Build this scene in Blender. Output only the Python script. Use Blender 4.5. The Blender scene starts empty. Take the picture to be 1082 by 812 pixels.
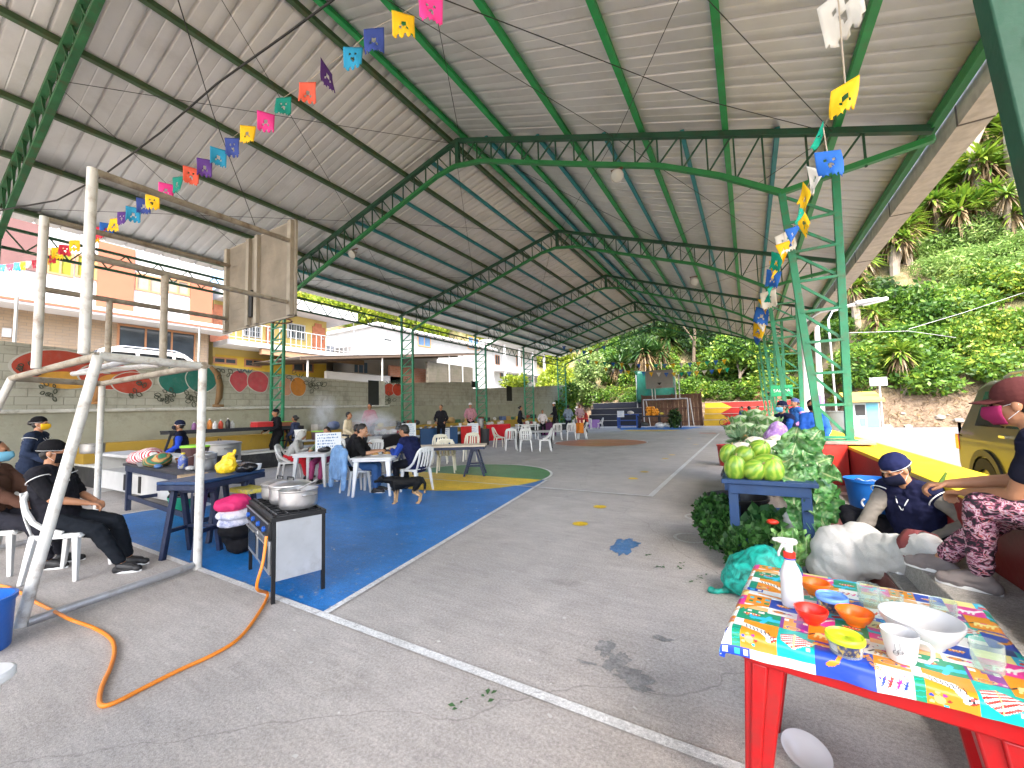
import bpy, bmesh, math, random
import numpy as np
from mathutils import Vector, Matrix, noise
random.seed(7); RNG = np.random.default_rng(7)
PI = math.pi; R = math.radians
sc = bpy.context.scene; COL = sc.collection

# ------------------------------------------------------------------ camera
CAM = dict(f=423.94, yaw=.5315, pit=.0715, rol=-.0284, h=1.4807)
_y, _p, _r = CAM['yaw'], CAM['pit'], CAM['rol']
_fw = Vector((-math.sin(_y)*math.cos(_p), math.cos(_y)*math.cos(_p), math.sin(_p)))
_rt = Vector((math.cos(_y), math.sin(_y), 0)); _up = _rt.cross(_fw)
_r2 = _rt*math.cos(_r)+_up*math.sin(_r); _u2 = -_rt*math.sin(_r)+_up*math.cos(_r)
EYE = Vector((0, 0, CAM['h']))
def ray(x, y): return _fw*CAM['f']+_r2*(x-541)+_u2*(406-y)
def onz(x, y, z=0): d = ray(x, y); return EYE+d*((z-EYE.z)/d.z)
def ony(x, y, Y): d = ray(x, y); return EYE+d*(Y/d.y)
def onx(x, y, X): d = ray(x, y); return EYE+d*(X/d.x)
cam = bpy.data.cameras.new('camera'); co = bpy.data.objects.new('camera', cam); COL.objects.link(co)
cam.sensor_fit = 'HORIZONTAL'; cam.sensor_width = 36; cam.lens = CAM['f']/1082*36; cam.clip_end = 2000; cam.clip_start = .05
_m = Matrix((_r2, _u2, -_fw)).transposed().to_4x4(); _m.translation = EYE; co.matrix_world = _m
sc.camera = co

# ------------------------------------------------------------------ materials
MATS = {}
def M(name, col, rough=.6, var=.12, scale=6., bump=.15, bscale=40., metal=0., spec=.5, coat=0., trans=0., ior=1.45, dirt=None, dirt_amt=.5, dscale=3., objvar=0., sheen=0., alpha=1., emit=0.):
    """one procedural surface: base colour broken by noise, dirt in patches, fine bump"""
    if name in MATS: return MATS[name]
    m = bpy.data.materials.new(name); m.use_nodes = True; MATS[name] = m
    nt = m.node_tree; N = nt.nodes; L = nt.links; b = N['Principled BSDF']
    b.inputs['Roughness'].default_value = rough; b.inputs['Metallic'].default_value = metal
    b.inputs['Specular IOR Level'].default_value = spec; b.inputs['Coat Weight'].default_value = coat
    b.inputs['Transmission Weight'].default_value = trans; b.inputs['IOR'].default_value = ior
    b.inputs['Alpha'].default_value = alpha
    if sheen: b.inputs['Sheen Weight'].default_value = sheen
    tc = N.new('ShaderNodeTexCoord')
    n = N.new('ShaderNodeTexNoise'); n.inputs['Scale'].default_value = scale; n.inputs['Detail'].default_value = 6
    L.new(tc.outputs['Object'], n.inputs['Vector'])
    mr = N.new('ShaderNodeMapRange'); mr.inputs['From Min'].default_value = .25; mr.inputs['From Max'].default_value = .75
    mr.inputs['To Min'].default_value = 1-var; mr.inputs['To Max'].default_value = 1+var
    L.new(n.outputs['Fac'], mr.inputs['Value'])
    mul = N.new('ShaderNodeVectorMath'); mul.operation = 'SCALE'; mul.inputs[0].default_value = col[:3]
    L.new(mr.outputs[0], mul.inputs['Scale'])
    cur = mul.outputs[0]
    if objvar:
        oi = N.new('ShaderNodeObjectInfo'); m2 = N.new('ShaderNodeMapRange')
        m2.inputs['To Min'].default_value = 1-objvar; m2.inputs['To Max'].default_value = 1+objvar
        L.new(oi.outputs['Random'], m2.inputs['Value']); s2 = N.new('ShaderNodeVectorMath'); s2.operation = 'SCALE'
        L.new(cur, s2.inputs[0]); L.new(m2.outputs[0], s2.inputs['Scale']); cur = s2.outputs[0]
    if dirt:
        d = N.new('ShaderNodeTexNoise'); d.inputs['Scale'].default_value = dscale; d.inputs['Detail'].default_value = 8; d.inputs['Roughness'].default_value = .7
        L.new(tc.outputs['Object'], d.inputs['Vector'])
        r2 = N.new('ShaderNodeMapRange'); r2.inputs['From Min'].default_value = .5; r2.inputs['From Max'].default_value = .68
        r2.inputs['To Max'].default_value = dirt_amt
        L.new(d.outputs['Fac'], r2.inputs['Value'])
        mx = N.new('ShaderNodeMix'); mx.data_type = 'RGBA'; L.new(r2.outputs[0], mx.inputs[0]); L.new(cur, mx.inputs[6]); mx.inputs[7].default_value = (*dirt[:3], 1)
        cur = mx.outputs[2]
    L.new(cur, b.inputs['Base Color'])
    if bump:
        bn = N.new('ShaderNodeTexNoise'); bn.inputs['Scale'].default_value = bscale; bn.inputs['Detail'].default_value = 4
        L.new(tc.outputs['Object'], bn.inputs['Vector'])
        bp = N.new('ShaderNodeBump'); bp.inputs['Strength'].default_value = bump; bp.inputs['Distance'].default_value = .01
        L.new(bn.outputs['Fac'], bp.inputs['Height']); L.new(bp.outputs[0], b.inputs['Normal'])
    return m
def leafmat(name, c1, c2, c3=None, rough=.5, trl=.35):
    """leaf: each leaf (mesh island) picks its own green between c1 and c2; light passes through"""
    if name in MATS: return MATS[name]
    m = bpy.data.materials.new(name); m.use_nodes = True; MATS[name] = m
    nt = m.node_tree; N = nt.nodes; L = nt.links; b = N['Principled BSDF']; out = N['Material Output']
    g = N.new('ShaderNodeNewGeometry'); cr = N.new('ShaderNodeValToRGB')
    cr.color_ramp.elements[0].color = (*c1, 1); cr.color_ramp.elements[1].color = (*c2, 1)
    if c3:
        e = cr.color_ramp.elements.new(.9); e.color = (*c2, 1); cr.color_ramp.elements[2].color = (*c3, 1)
    tc = N.new('ShaderNodeTexCoord'); n = N.new('ShaderNodeTexNoise'); n.inputs['Scale'].default_value = .35; n.inputs['Detail'].default_value = 3
    L.new(tc.outputs['Object'], n.inputs['Vector'])
    ad = N.new('ShaderNodeMath'); ad.operation = 'MULTIPLY_ADD'; ad.inputs[1].default_value = 1.6; ad.inputs[2].default_value = -.8
    L.new(n.outputs['Fac'], ad.inputs[0])
    a2 = N.new('ShaderNodeMath'); a2.operation = 'ADD'; a2.use_clamp = True
    L.new(g.outputs['Random Per Island'], a2.inputs[0]); L.new(ad.outputs[0], a2.inputs[1])
    L.new(a2.outputs[0], cr.inputs[0]); L.new(cr.outputs[0], b.inputs['Base Color'])
    b.inputs['Roughness'].default_value = rough; b.inputs['Specular IOR Level'].default_value = .35
    t = N.new('ShaderNodeBsdfTranslucent'); L.new(cr.outputs[0], t.inputs['Color'])
    mx = N.new('ShaderNodeMixShader'); mx.inputs[0].default_value = trl
    L.new(b.outputs[0], mx.inputs[1]); L.new(t.outputs[0], mx.inputs[2]); L.new(mx.outputs[0], out.inputs['Surface'])
    return m
def attrmat(name, rough=.4, coat=0., bump=.05, worn=0., worncol=(.3, .3, .29), bscale=60):
    """printed or painted pattern held in the mesh as face colours"""
    if name in MATS: return MATS[name]
    m = bpy.data.materials.new(name); m.use_nodes = True; MATS[name] = m
    nt = m.node_tree; N = nt.nodes; L = nt.links; b = N['Principled BSDF']
    a = N.new('ShaderNodeVertexColor'); a.layer_name = 'print'; cur = a.outputs[0]
    tc = N.new('ShaderNodeTexCoord'); n = N.new('ShaderNodeTexNoise'); n.inputs['Scale'].default_value = bscale; n.inputs['Detail'].default_value = 5
    L.new(tc.outputs['Object'], n.inputs['Vector'])
    bp = N.new('ShaderNodeBump'); bp.inputs['Strength'].default_value = bump; bp.inputs['Distance'].default_value = .01
    L.new(n.outputs['Fac'], bp.inputs['Height']); L.new(bp.outputs[0], b.inputs['Normal'])
    L.new(cur, b.inputs['Base Color']); b.inputs['Roughness'].default_value = rough; b.inputs['Coat Weight'].default_value = coat
    return m

# ------------------------------------------------------------------ objects
def tag(o, label=None, cat=None, group=None, kind=None):
    if label: o['label'] = label
    if cat: o['category'] = cat
    if group: o['group'] = group
    if kind: o['kind'] = kind
    return o
def thing(name, label, cat, loc=(0, 0, 0), rz=0., group=None):
    o = bpy.data.objects.new(name, None); COL.objects.link(o); o.empty_display_size = .1
    o.location = loc; o.rotation_euler = (0, 0, rz)
    return tag(o, label, cat, group)
def wm(o):
    m = o.matrix_basis.copy()
    while o.parent: o = o.parent; m = o.matrix_basis @ m
    return m
def dup(root, loc=None, rz=None, label=None, group=None, scale=None):
    r = root.copy(); COL.objects.link(r)
    if loc is not None: r.location = loc
    if rz is not None: r.rotation_euler = (0, 0, rz)
    if scale is not None: r.scale = (scale,)*3 if isinstance(scale, (int, float)) else scale
    if label: r['label'] = label
    if group: r['group'] = group
    for ch in list(root.children):
        c = ch.copy(); COL.objects.link(c); c.parent = r
        for g in ch.children:
            d = g.copy(); COL.objects.link(d); d.parent = c
    return r

class MB:
    """collects shapes, then links them as one mesh object"""
    def __init__(s): s.V = []; s.F = []; s.I = []; s.mi = 0
    def add(s, V, F):
        o = len(s.V); s.V += [tuple(v) for v in V]; s.F += [tuple(i+o for i in f) for f in F]; s.I += [s.mi]*len(F); return s
    def mat(s, i): s.mi = i; return s
    def box(s, c, d, rz=0., m=None):
        x, y, z = d[0]/2, d[1]/2, d[2]/2
        P = [Vector((a*x, b*y, e*z)) for a, b, e in ((-1,-1,-1),(1,-1,-1),(1,1,-1),(-1,1,-1),(-1,-1,1),(1,-1,1),(1,1,1),(-1,1,1))]
        q = m if m else Matrix.Rotation(rz, 3, 'Z')
        return s.add([q@p+Vector(c) for p in P], [(3,2,1,0),(4,5,6,7),(0,1,5,4),(1,2,6,5),(2,3,7,6),(3,0,4,7)])
    def box2(s, a, b):
        return s.box([(a[i]+b[i])/2 for i in range(3)], [abs(b[i]-a[i]) for i in range(3)])
    def bar(s, p0, p1, w, h, up=(0, 0, 1)):
        p0 = Vector(p0); p1 = Vector(p1); d = p1-p0; l = d.length
        if l < 1e-6: return s
        d.normalize(); u = Vector(up)
        if abs(d.dot(u)) > .98: u = Vector((0, 1, 0))
        sd = d.cross(u).normalized(); u = sd.cross(d)
        m = Matrix((sd, d, u)).transposed()
        return s.box((p0+p1)/2, (w, l, h), m=m)
    def tube(s, pts, r, seg=8, cap=True, closed=False):
        pts = [Vector(p) for p in pts]; n = len(pts); rr = r if isinstance(r, (list, tuple)) else [r]*n
        V = []; F = []; prev = None
        for i, p in enumerate(pts):
            if closed: t = pts[(i+1) % n]-pts[i-1]
            else: t = pts[min(i+1, n-1)]-pts[max(i-1, 0)]
            t.normalize()
            if prev is None:
                a = Vector((0, 0, 1)) if abs(t.z) < .9 else Vector((1, 0, 0)); u = t.cross(a).normalized()
            else:
                u = prev-t*prev.dot(t)
                u = u.normalized() if u.length > 1e-6 else t.orthogonal().normalized()
            prev = u; v = t.cross(u)
            for k in range(seg):
                a = 2*PI*k/seg; V.append(p+(u*math.cos(a)+v*math.sin(a))*rr[i])
        for i in range(n if closed else n-1):
            j = (i+1) % n
            for k in range(seg):
                k2 = (k+1) % seg; F.append((i*seg+k, i*seg+k2, j*seg+k2, j*seg+k))
        if cap and not closed:
            F.append(tuple(range(seg))[::-1]); F.append(tuple((n-1)*seg+k for k in range(seg)))
        return s.add(V, F)
    def lathe(s, prof, c=(0, 0, 0), seg=24, cap0=True, cap1=False, sx=1., sy=1., m=None):
        V = []; F = []; n = len(prof); c = Vector(c)
        for r, z in prof:
            for k in range(seg):
                a = 2*PI*k/seg; v = Vector((r*math.cos(a)*sx, r*math.sin(a)*sy, z)); V.append((m@v if m else v)+c)
        for i in range(n-1):
            for k in range(seg):
                k2 = (k+1) % seg; F.append((i*seg+k, i*seg+k2, (i+1)*seg+k2, (i+1)*seg+k))
        if cap0: F.append(tuple(range(seg))[::-1])
        if cap1: F.append(tuple((n-1)*seg+k for k in range(seg)))
        return s.add(V, F)
    def ell(s, c, rad, seg=14, rings=9, m=None, fn=None):
        V = []; F = []; c = Vector(c)
        for i in range(rings+1):
            th = PI*i/rings
            for k in range(seg):
                ph = 2*PI*k/seg; d = Vector((math.sin(th)*math.cos(ph), math.sin(th)*math.sin(ph), math.cos(th)))
                f = fn(d, ph, th) if fn else 1.
                v = Vector((d.x*rad[0], d.y*rad[1], d.z*rad[2]))*f; V.append((m@v if m else v)+c)
        for i in range(rings):
            for k in range(seg):
                k2 = (k+1) % seg; F.append((i*seg+k, (i+1)*seg+k, (i+1)*seg+k2, i*seg+k2))
        return s.add(V, F)
    def cap(s, p0, r0, p1, r1, seg=10):
        """tapered capsule"""
        p0 = Vector(p0); p1 = Vector(p1); d = p1-p0; l = d.length
        d = d.normalized() if l > 1e-6 else Vector((0, 0, 1))
        q = Vector((0, 0, 1)).rotation_difference(d).to_matrix(); prof = []
        for i in range(5): a = -PI/2+PI/2*i/4; prof.append((r0*math.cos(a)+1e-4, r0*math.sin(a)))
        for i in range(5): a = PI/2*i/4; prof.append((r1*math.cos(a)+1e-4, l+r1*math.sin(a)))
        return s.lathe(prof, p0, seg, True, True, m=q)
    def prism(s, pts, h, axis='z', off=0.):
        """polygon in a plane pushed to thickness h"""
        n = len(pts)
        def P(a, b, t): return {'z': (a, b, t), 'x': (t, a, b), 'y': (a, t, b)}[axis]
        V = [P(a, b, off) for a, b in pts]+[P(a, b, off+h) for a, b in pts]
        F = [tuple(range(n))[::-1], tuple(range(n, 2*n))]+[(i, (i+1) % n, n+(i+1) % n, n+i) for i in range(n)]
        return s.add(V, F)
    def grid(s, fn, nu, nv):
        V = [fn(i/nu, j/nv) for j in range(nv+1) for i in range(nu+1)]
        F = [(j*(nu+1)+i, j*(nu+1)+i+1, (j+1)*(nu+1)+i+1, (j+1)*(nu+1)+i) for j in range(nv) for i in range(nu)]
        return s.add(V, F)
    def build(s, name, mats, parent=None, world=False, sharp=35., bev=0., solid=0., label=None, sub=0, smooth=True):
        me = bpy.data.meshes.new(name); V = s.V
        if world and parent is not None:
            im = wm(parent).inverted(); V = [im@Vector(v) for v in V]
        me.from_pydata(V, [], s.F); 
        if not isinstance(mats, (list, tuple)): mats = [mats]
        for m in mats: me.materials.append(m)
        if len(mats) > 1: me.polygons.foreach_set('material_index', s.I)
        bm = bmesh.new(); bm.from_mesh(me); bmesh.ops.recalc_face_normals(bm, faces=bm.faces) if not solid else None; bm.to_mesh(me); bm.free()
        if smooth:
            me.polygons.foreach_set('use_smooth', [True]*len(me.polygons)); me.set_sharp_from_angle(angle=R(sharp))
        o = bpy.data.objects.new(name, me); COL.objects.link(o); o.parent = parent
        if solid: md = o.modifiers.new('solid', 'SOLIDIFY'); md.thickness = solid; md.offset = 0
        if bev: md = o.modifiers.new('bevel', 'BEVEL'); md.width = bev; md.segments = 2; md.limit_method = 'ANGLE'; md.angle_limit = R(40); md.harden_normals = False
        if sub: md = o.modifiers.new('sub', 'SUBSURF'); md.levels = sub; md.render_levels = sub
        if label: o['label'] = label
        return o

def remesh(mb, name, mat, parent, vox, smooth=3, world=False, disp=None, label=None, sf=.6):
    """fuse overlapping shapes of mb into one continuous skin"""
    me = bpy.data.meshes.new('tmp'); V = mb.V
    if world and parent is not None:
        im = wm(parent).inverted(); V = [im@Vector(v) for v in V]
    me.from_pydata(V, [], mb.F)
    bm = bmesh.new(); bm.from_mesh(me); bmesh.ops.recalc_face_normals(bm, faces=bm.faces); bm.to_mesh(me); bm.free()
    t = bpy.data.objects.new('tmp', me); COL.objects.link(t)
    md = t.modifiers.new('r', 'REMESH'); md.mode = 'VOXEL'; md.voxel_size = vox; md.adaptivity = 0
    if smooth: s2 = t.modifiers.new('s', 'SMOOTH'); s2.iterations = smooth; s2.factor = sf
    dg = bpy.context.evaluated_depsgraph_get(); ev = t.evaluated_get(dg)
    out = bpy.data.meshes.new_from_object(ev); bpy.data.objects.remove(t); bpy.data.meshes.remove(me)
    out.name = name
    if disp:
        nv = len(out.vertices); nn = [v.normal.copy() for v in out.vertices]
        for v, nr in zip(out.vertices, nn): v.co += nr*disp(v.co)
        out.update()
    out.materials.clear(); out.materials.append(mat)
    out.polygons.foreach_set('use_smooth', [True]*len(out.polygons))
    o = bpy.data.objects.new(name, out); COL.objects.link(o); o.parent = parent
    if label: o['label'] = label
    return o
def struct(mb, name, mat, **k):
    o = mb.build(name, mat, **k); o['kind'] = 'structure'; return o
def leaf_cloud(name, Vt, Ft, mat, parent=None):
    me = bpy.data.meshes.new(name); me.vertices.add(len(Vt)); me.vertices.foreach_set('co', np.asarray(Vt, np.float32).ravel())
    n = len(Ft); k = Ft.shape[1]; me.loops.add(n*k); me.loops.foreach_set('vertex_index', Ft.astype(np.int32).ravel())
    me.polygons.add(n); me.polygons.foreach_set('loop_start', np.arange(0, n*k, k, dtype=np.int32))
    me.update(calc_edges=True); me.materials.append(mat)
    o = bpy.data.objects.new(name, me); COL.objects.link(o); o.parent = parent; return o
def rand_leaves(C, size, rng, up=.3, aspect=.5):
    """one pointed, slightly folded leaf (two triangles sharing a midrib -> quad) at each centre"""
    n = len(C); d = rng.normal(size=(n, 3)); d[:, 2] -= .25; d /= np.linalg.norm(d, axis=1)[:, None]
    r = rng.normal(size=(n, 3)); r[:, 2] *= up; s = np.cross(d, r); s /= np.linalg.norm(s, axis=1)[:, None]+1e-9
    L = size*rng.uniform(.6, 1.3, (n, 1)); w = L*aspect*.5
    nn = np.cross(d, s)
    V = np.stack([C, C+d*L*.45+s*w+nn*L*.06, C+d*L, C+d*L*.45-s*w+nn*L*.06], 1).reshape(-1, 3)
    F = np.arange(4*n).reshape(n, 4); return V, F
# ------------------------------------------------------------------ people
SKIN = M('skin', (.36, .17, .09), .5, .08, 12, .05, 80); SKIN2 = M('skin_fair', (.45, .24, .14), .5, .08, 12, .05, 80)
HAIR = M('hair_black', (.012, .01, .009), .5, .3, 30, .4, 90)
EYEM = M('eye_dark', (.02, .012, .01), .15, 0, 1, 0)
SHOEM = M('shoe_black', (.015, .015, .016), .5); SOLE = M('shoe_sole', (.7, .7, .68), .6)
_cl = {}
def cloth(col, var=.12):
    k = tuple(round(c, 3) for c in col)
    if k not in _cl: _cl[k] = M('cloth_%d' % len(_cl), tuple(c*.8 if max(col) < .1 else c for c in col), .9, var, 5, .5, 22, spec=.15)
    return _cl[k]
def ik(a, b, l1, l2, hint):
    a = Vector(a); b = Vector(b); d = b-a; L = d.length
    if L > (l1+l2)*.998: b = a+d*((l1+l2)*.998/L); d = b-a; L = d.length
    t = (l1*l1-l2*l2+L*L)/(2*L); h = math.sqrt(max(0, l1*l1-t*t)); u = d.normalized()
    p = Vector(hint); p = p-u*p.dot(u)
    if p.length < 1e-5: p = u.orthogonal()
    return a+u*t+p.normalized()*h, b
def hand(mb, wrist, d, n, side, curl=.5, s=1., fat=1.):
    """palm, four unequal bent fingers and a thumb; d points along the hand, n out of the back of it"""
    d = Vector(d).normalized(); n = Vector(n); n = (n-d*n.dot(d)).normalized(); x = d.cross(n)*side
    w = Vector(wrist)
    for k in (-1, -.35, .35, 1):
        mb.cap(w+x*.012*k*s+d*.01*s, .014*s*fat, w+d*.082*s+x*.029*k*s, .0125*s*fat, 8)
    for k, ln in ((-1, .058), (-.35, .074), (.35, .08), (1, .07)):
        p0 = w+d*.084*s+x*.029*k*s; c = curl*(1+.12*k); dd = (d*math.cos(c*.9)-n*math.sin(c*.9)); p1 = p0+dd*ln*.5*s
        d2 = (d*math.cos(c*1.9)-n*math.sin(c*1.9)); p2 = p1+d2*ln*.3*s; d3 = (d*math.cos(c*2.6)-n*math.sin(c*2.6)); p3 = p2+d3*ln*.24*s
        mb.cap(p0, .0105*s*fat, p1, .0095*s*fat, 8); mb.cap(p1, .0095*s*fat, p2, .0085*s*fat, 8); mb.cap(p2, .0085*s*fat, p3, .0075*s*fat, 8)
    t0 = w+d*.022*s+x*.024*s; t1 = t0+(d*.65+x*.75-n*.25).normalized()*.038*s; t2 = t1+(d*.9+x*.2-n*.35).normalized()*.034*s
    mb.cap(t0, .014*s*fat, t1, .0115*s*fat, 8); mb.cap(t1, .0115*s*fat, t2, .009*s*fat, 8)
def person(label, loc, rz, pel, neck, hands, feet, shirt, pants, group=None, s=1., vox=.013, skin=None, sleeve=1., head=(0, 0), mask=None, cap=None, capcol=(.01, .01, .012), hair='short', vest=None, apron=None, shoe=None, curl=.6, elb=(.6, -.7, -.5), knee=((-.15, 1, .4), (.15, 1, .4)), hipw=1., shirtdisp=.009, bare_legs=False, pantsmat=None, collar=False, foot_dir=None, piping=None, skirt=None, skiphands=False):
    t = thing('person', label, 'person', loc, rz, group); skin = skin or SKIN
    P = Vector(pel); Nk = Vector(neck); up = (Nk-P).normalized(); X = Vector((1, 0, 0))
    tw = up.cross(Vector((0, 1, 0)))
    fwd = X.cross(up)*-1 if False else up.cross(X)
    if fwd.y < 0: fwd = -fwd
    b = MB()
    Ch = P+(Nk-P)*.66; Be = P+(Nk-P)*.3
    hw = .085*s*hipw; sw = .165*s
    # torso
    def torso(m, e, arms=0, hips=True, nk=True):
        m.cap(P-X*hw*.75, .115*s*hipw+e, P+X*hw*.75, .115*s*hipw+e); m.cap(P-X*.05*s+up*.02, .11*s+e, Be-X*.05*s, .105*s*hipw+e); m.cap(P+X*.05*s+up*.02, .11*s+e, Be+X*.05*s, .105*s*hipw+e)
        m.cap(Be-X*.055*s, .1*s*hipw+e, Ch-X*.075*s, .1*s+e); m.cap(Be+X*.055*s, .1*s*hipw+e, Ch+X*.075*s, .1*s+e)
        m.cap(Be, .105*s*hipw+e, Ch+fwd*.01, .105*s+e)
        m.cap(Ch-X*.07*s, .095*s+e, Nk-X*.06*s-up*.05*s, .075*s+e*.8); m.cap(Ch+X*.07*s, .095*s+e, Nk+X*.06*s-up*.05*s, .075*s+e*.8)
        m.cap(Nk-X*sw*.9-up*.045*s, .058*s+e, Nk-up*.0*s, .05*s+e*.4); m.cap(Nk+X*sw*.9-up*.045*s, .058*s+e, Nk-up*.0*s, .05*s+e*.4)
    torso(b, 0)
    hy, hp = head
    hm = Matrix.Rotation(hy, 3, 'Z') @ Matrix.Rotation(hp, 3, 'X')
    hd = (hm@Vector((0, 0, 1))+up*.6).normalized()
    Hc = Nk+hd*.165*s+hm@Vector((0, .025*s, 0))
    b.cap(Nk-up*.03*s, .056*s, Hc-hm@Vector((0, .01, .03))*s, .05*s)
    def H(x, y, z): return Hc+hm@Vector((x, y, z))*s
    b.ell(H(0, -.012, .025), (.076*s, .094*s, .095*s), m=hm); b.ell(H(0, .015, -.03), (.064*s, .078*s, .088*s), m=hm)
    b.cap(H(0, .055, -.085), .028*s, H(0, .05, -.07), .032*s)
    b.cap(H(0, .088, .01), .011*s, H(0, .103, -.025), .015*s)          # nose
    b.cap(H(-.035, .075, .028), .013*s, H(.035, .075, .028), .013*s)    # brow
    b.cap(H(-.022, .082, -.058), .009*s, H(.022, .082, -.058), .009*s)  # lips
    b.cap(H(-.04, .06, -.02), .025*s, H(.04, .06, -.02), .025*s)        # cheeks
    for q in (-1, 1):
        b.ell(H(.076*q, -.01, -.01), (.011*s, .022*s, .033*s), 8, 6, m=hm)
    # limbs
    A = []; Lg = []
    for i, q in enumerate((-1, 1)):
        sh = Nk+X*sw*q-up*.05*s; e, w = ik(sh, hands[i], .285*s, .255*s, (elb[0]*q, elb[1], elb[2])); A.append((sh, e, w))
        b.cap(sh, .05*s, e, .038*s); b.cap(e, .039*s, e.lerp(w, .4), .038*s); b.cap(e.lerp(w, .4), .038*s, w, .026*s)
        hd_ = (w-e).normalized(); nrm = Vector((0, 0, 1)) if abs(hd_.z) < .8 else Vector((q, .3, 0))
        if not skiphands: hand(b, w, hd_, nrm, -q, curl, s*.98, 1. if vox < .009 else 1.25)
        hp_ = P+X*hw*q; k, an = ik(hp_, feet[i], .42*s, .41*s, knee[i]); Lg.append((hp_, k, an))
        b.cap(hp_, .088*s*hipw, k, .056*s); b.cap(k, .056*s, k.lerp(an, .35)-0*X, .054*s); b.cap(k.lerp(an, .35), .054*s, an, .034*s)
        fd = Vector(foot_dir[i]) if foot_dir else Vector((.15*q, 1, 0)); fd.normalize()
        b.cap(an-Vector((0, 0, .035*s)), .034*s, an+fd*.13*s-Vector((0, 0, .055*s)), .025*s)
    remesh(b, 'body', skin, t, vox if vox > .009 else vox*.8, 3)
    e = .014*s+vox*.3
    dsp = (lambda c: shirtdisp*(noise.noise(Vector((c.x*8, c.y*8, c.z*13)))+.8*noise.noise(Vector((c.x*16, c.y*16, c.z*30)))+.3*noise.noise(c*45))) if shirtdisp else None
    # trousers
    m = MB()
    m.cap(P-X*hw*.75, .118*s*hipw+e, P+X*hw*.75, .118*s*hipw+e); m.cap(P, .115*s*hipw+e, P+up*.07*s, .11*s*hipw+e)
    for hp_, k, an in Lg:
        m.cap(hp_, .09*s*hipw+e, k, .06*s+e*.8); m.cap(k, .06*s+e*.8, an+(k-an)*.12, .045*s+e*.6)
    remesh(m, 'trousers', pantsmat or cloth(pants), t, vox, 3, disp=dsp)
    # shirt
    m = MB(); torso(m, e*1.1)
    if sleeve > 0:
        for sh, el, w in A:
            m.cap(sh, .052*s+e, el if sleeve >= .5 else sh.lerp(el, sleeve*2), .042*s+e)
            if sleeve > .5: m.cap(el, .042*s+e, el.lerp(w, (sleeve-.5)*1.9), .031*s+e)
    m.cap(P-X*.06*s-up*.03, .115*s*hipw+e*1.4, P+X*.06*s-up*.03, .115*s*hipw+e*1.4)
    remesh(m, 'shirt', cloth(shirt), t, vox, 3, disp=dsp)
    if vest:
        m = MB(); torso(m, e*1.1+.011); 
        for sh, el, w in A: m.cap(sh, .05*s+e+.008, sh.lerp(el, .08), .05*s+e+.008)
        m.cap(P-X*.06*s-up*.05, .118*s*hipw+e*1.6+.01, P+X*.06*s-up*.05, .118*s*hipw+e*1.6+.01)
        v = remesh(m, 'vest', cloth(vest), t, vox, 3, disp=dsp)
        if piping:
            m = MB(); wp = M('piping_white', (.75, .75, .75), .6)
            for q in (-1, 1):
                sh = A[0 if q < 0 else 1][0]; pts = []
                ax = (A[0 if q < 0 else 1][1]-sh).normalized(); c0 = sh+ax*.045*s; u = ax.orthogonal().normalized(); w2 = ax.cross(u)
                rr = .062*s+e+.008
                pts = [c0+(u*math.cos(a)+w2*math.sin(a))*rr for a in np.linspace(0, 2*PI, 17)[:-1]]
                m.tube(pts, .0045, 5, closed=True)
                m.tube([Nk+X*q*.06*s-fwd*.02, Nk+X*q*.055*s+fwd*.07*s-up*.04*s, Nk+X*q*.03*s+fwd*.125*s-up*.1*s, Nk+X*q*.004*s+fwd*.14*s-up*.16*s], .004, 5)
            m.build('piping', wp, t)
    if apron:
        m = MB(); f2 = fwd
        def ap(u, v):
            a = (u-.5)*2.2; c = P.lerp(Nk, .82-v*.82-0) if v < .75 else P-up*.0
            c = P+(Nk-P)*.8*(1-v/.62) if v < .62 else P-Vector((0, 0, (v-.62)*1.1*s))
            rr = .155*s*hipw+e+.012+ (.03*s if v > .55 else 0)
            return c+X*math.sin(a)*rr*1.25+f2*math.cos(a)*rr*.95
        m.grid(ap, 12, 14); m.build('apron', cloth(apron), t, solid=.006)
    # shoes
    sm = shoe or SHOEM
    for i, (hp_, k, an) in enumerate(Lg):
        m = MB(); so = MB(); q = (-1, 1)[i]; fd = Vector(foot_dir[i]) if foot_dir else Vector((.15*q, 1, 0)); fd.normalize(); sd = Vector((fd.y, -fd.x, 0)); g = an-Vector((0, 0, .058*s))
        m.cap(g-fd*.045*s, .036*s+.004, an+Vector((0, 0, -.02*s)), .042*s); m.cap(g-fd*.04*s, .036*s+.004, g+fd*.08*s, .041*s+.003); m.cap(g+fd*.08*s-sd*.008*s, .042*s, g+fd*.145*s, .038*s); m.cap(an-fd*.01*s-Vector((0, 0, .022*s)), .047*s, g+fd*.095*s+Vector((0, 0, .016*s)), .043*s)
        pts = []
        for j in range(18):
            a = 2*PI*j/18; lx = math.cos(a); ly = math.sin(a); c = g+fd*(.052+lx*.132)*s+sd*ly*(.041+.006*lx)*s; pts.append(c)
        zb = -.033*s
        so.add([p+Vector((0, 0, zb)) for p in pts]+[p+Vector((0, 0, zb+.024*s)) for p in pts], [tuple(range(18))[::-1], tuple(range(18, 36))]+[(j, (j+1) % 18, 18+(j+1) % 18, 18+j) for j in range(18)])
        sh_ = remesh(m, 'shoe', sm, t, max(vox*.6, .005), 3); so.build('sole', SOLE, sh_, bev=.003)
    # head wear
    m = MB()
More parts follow.
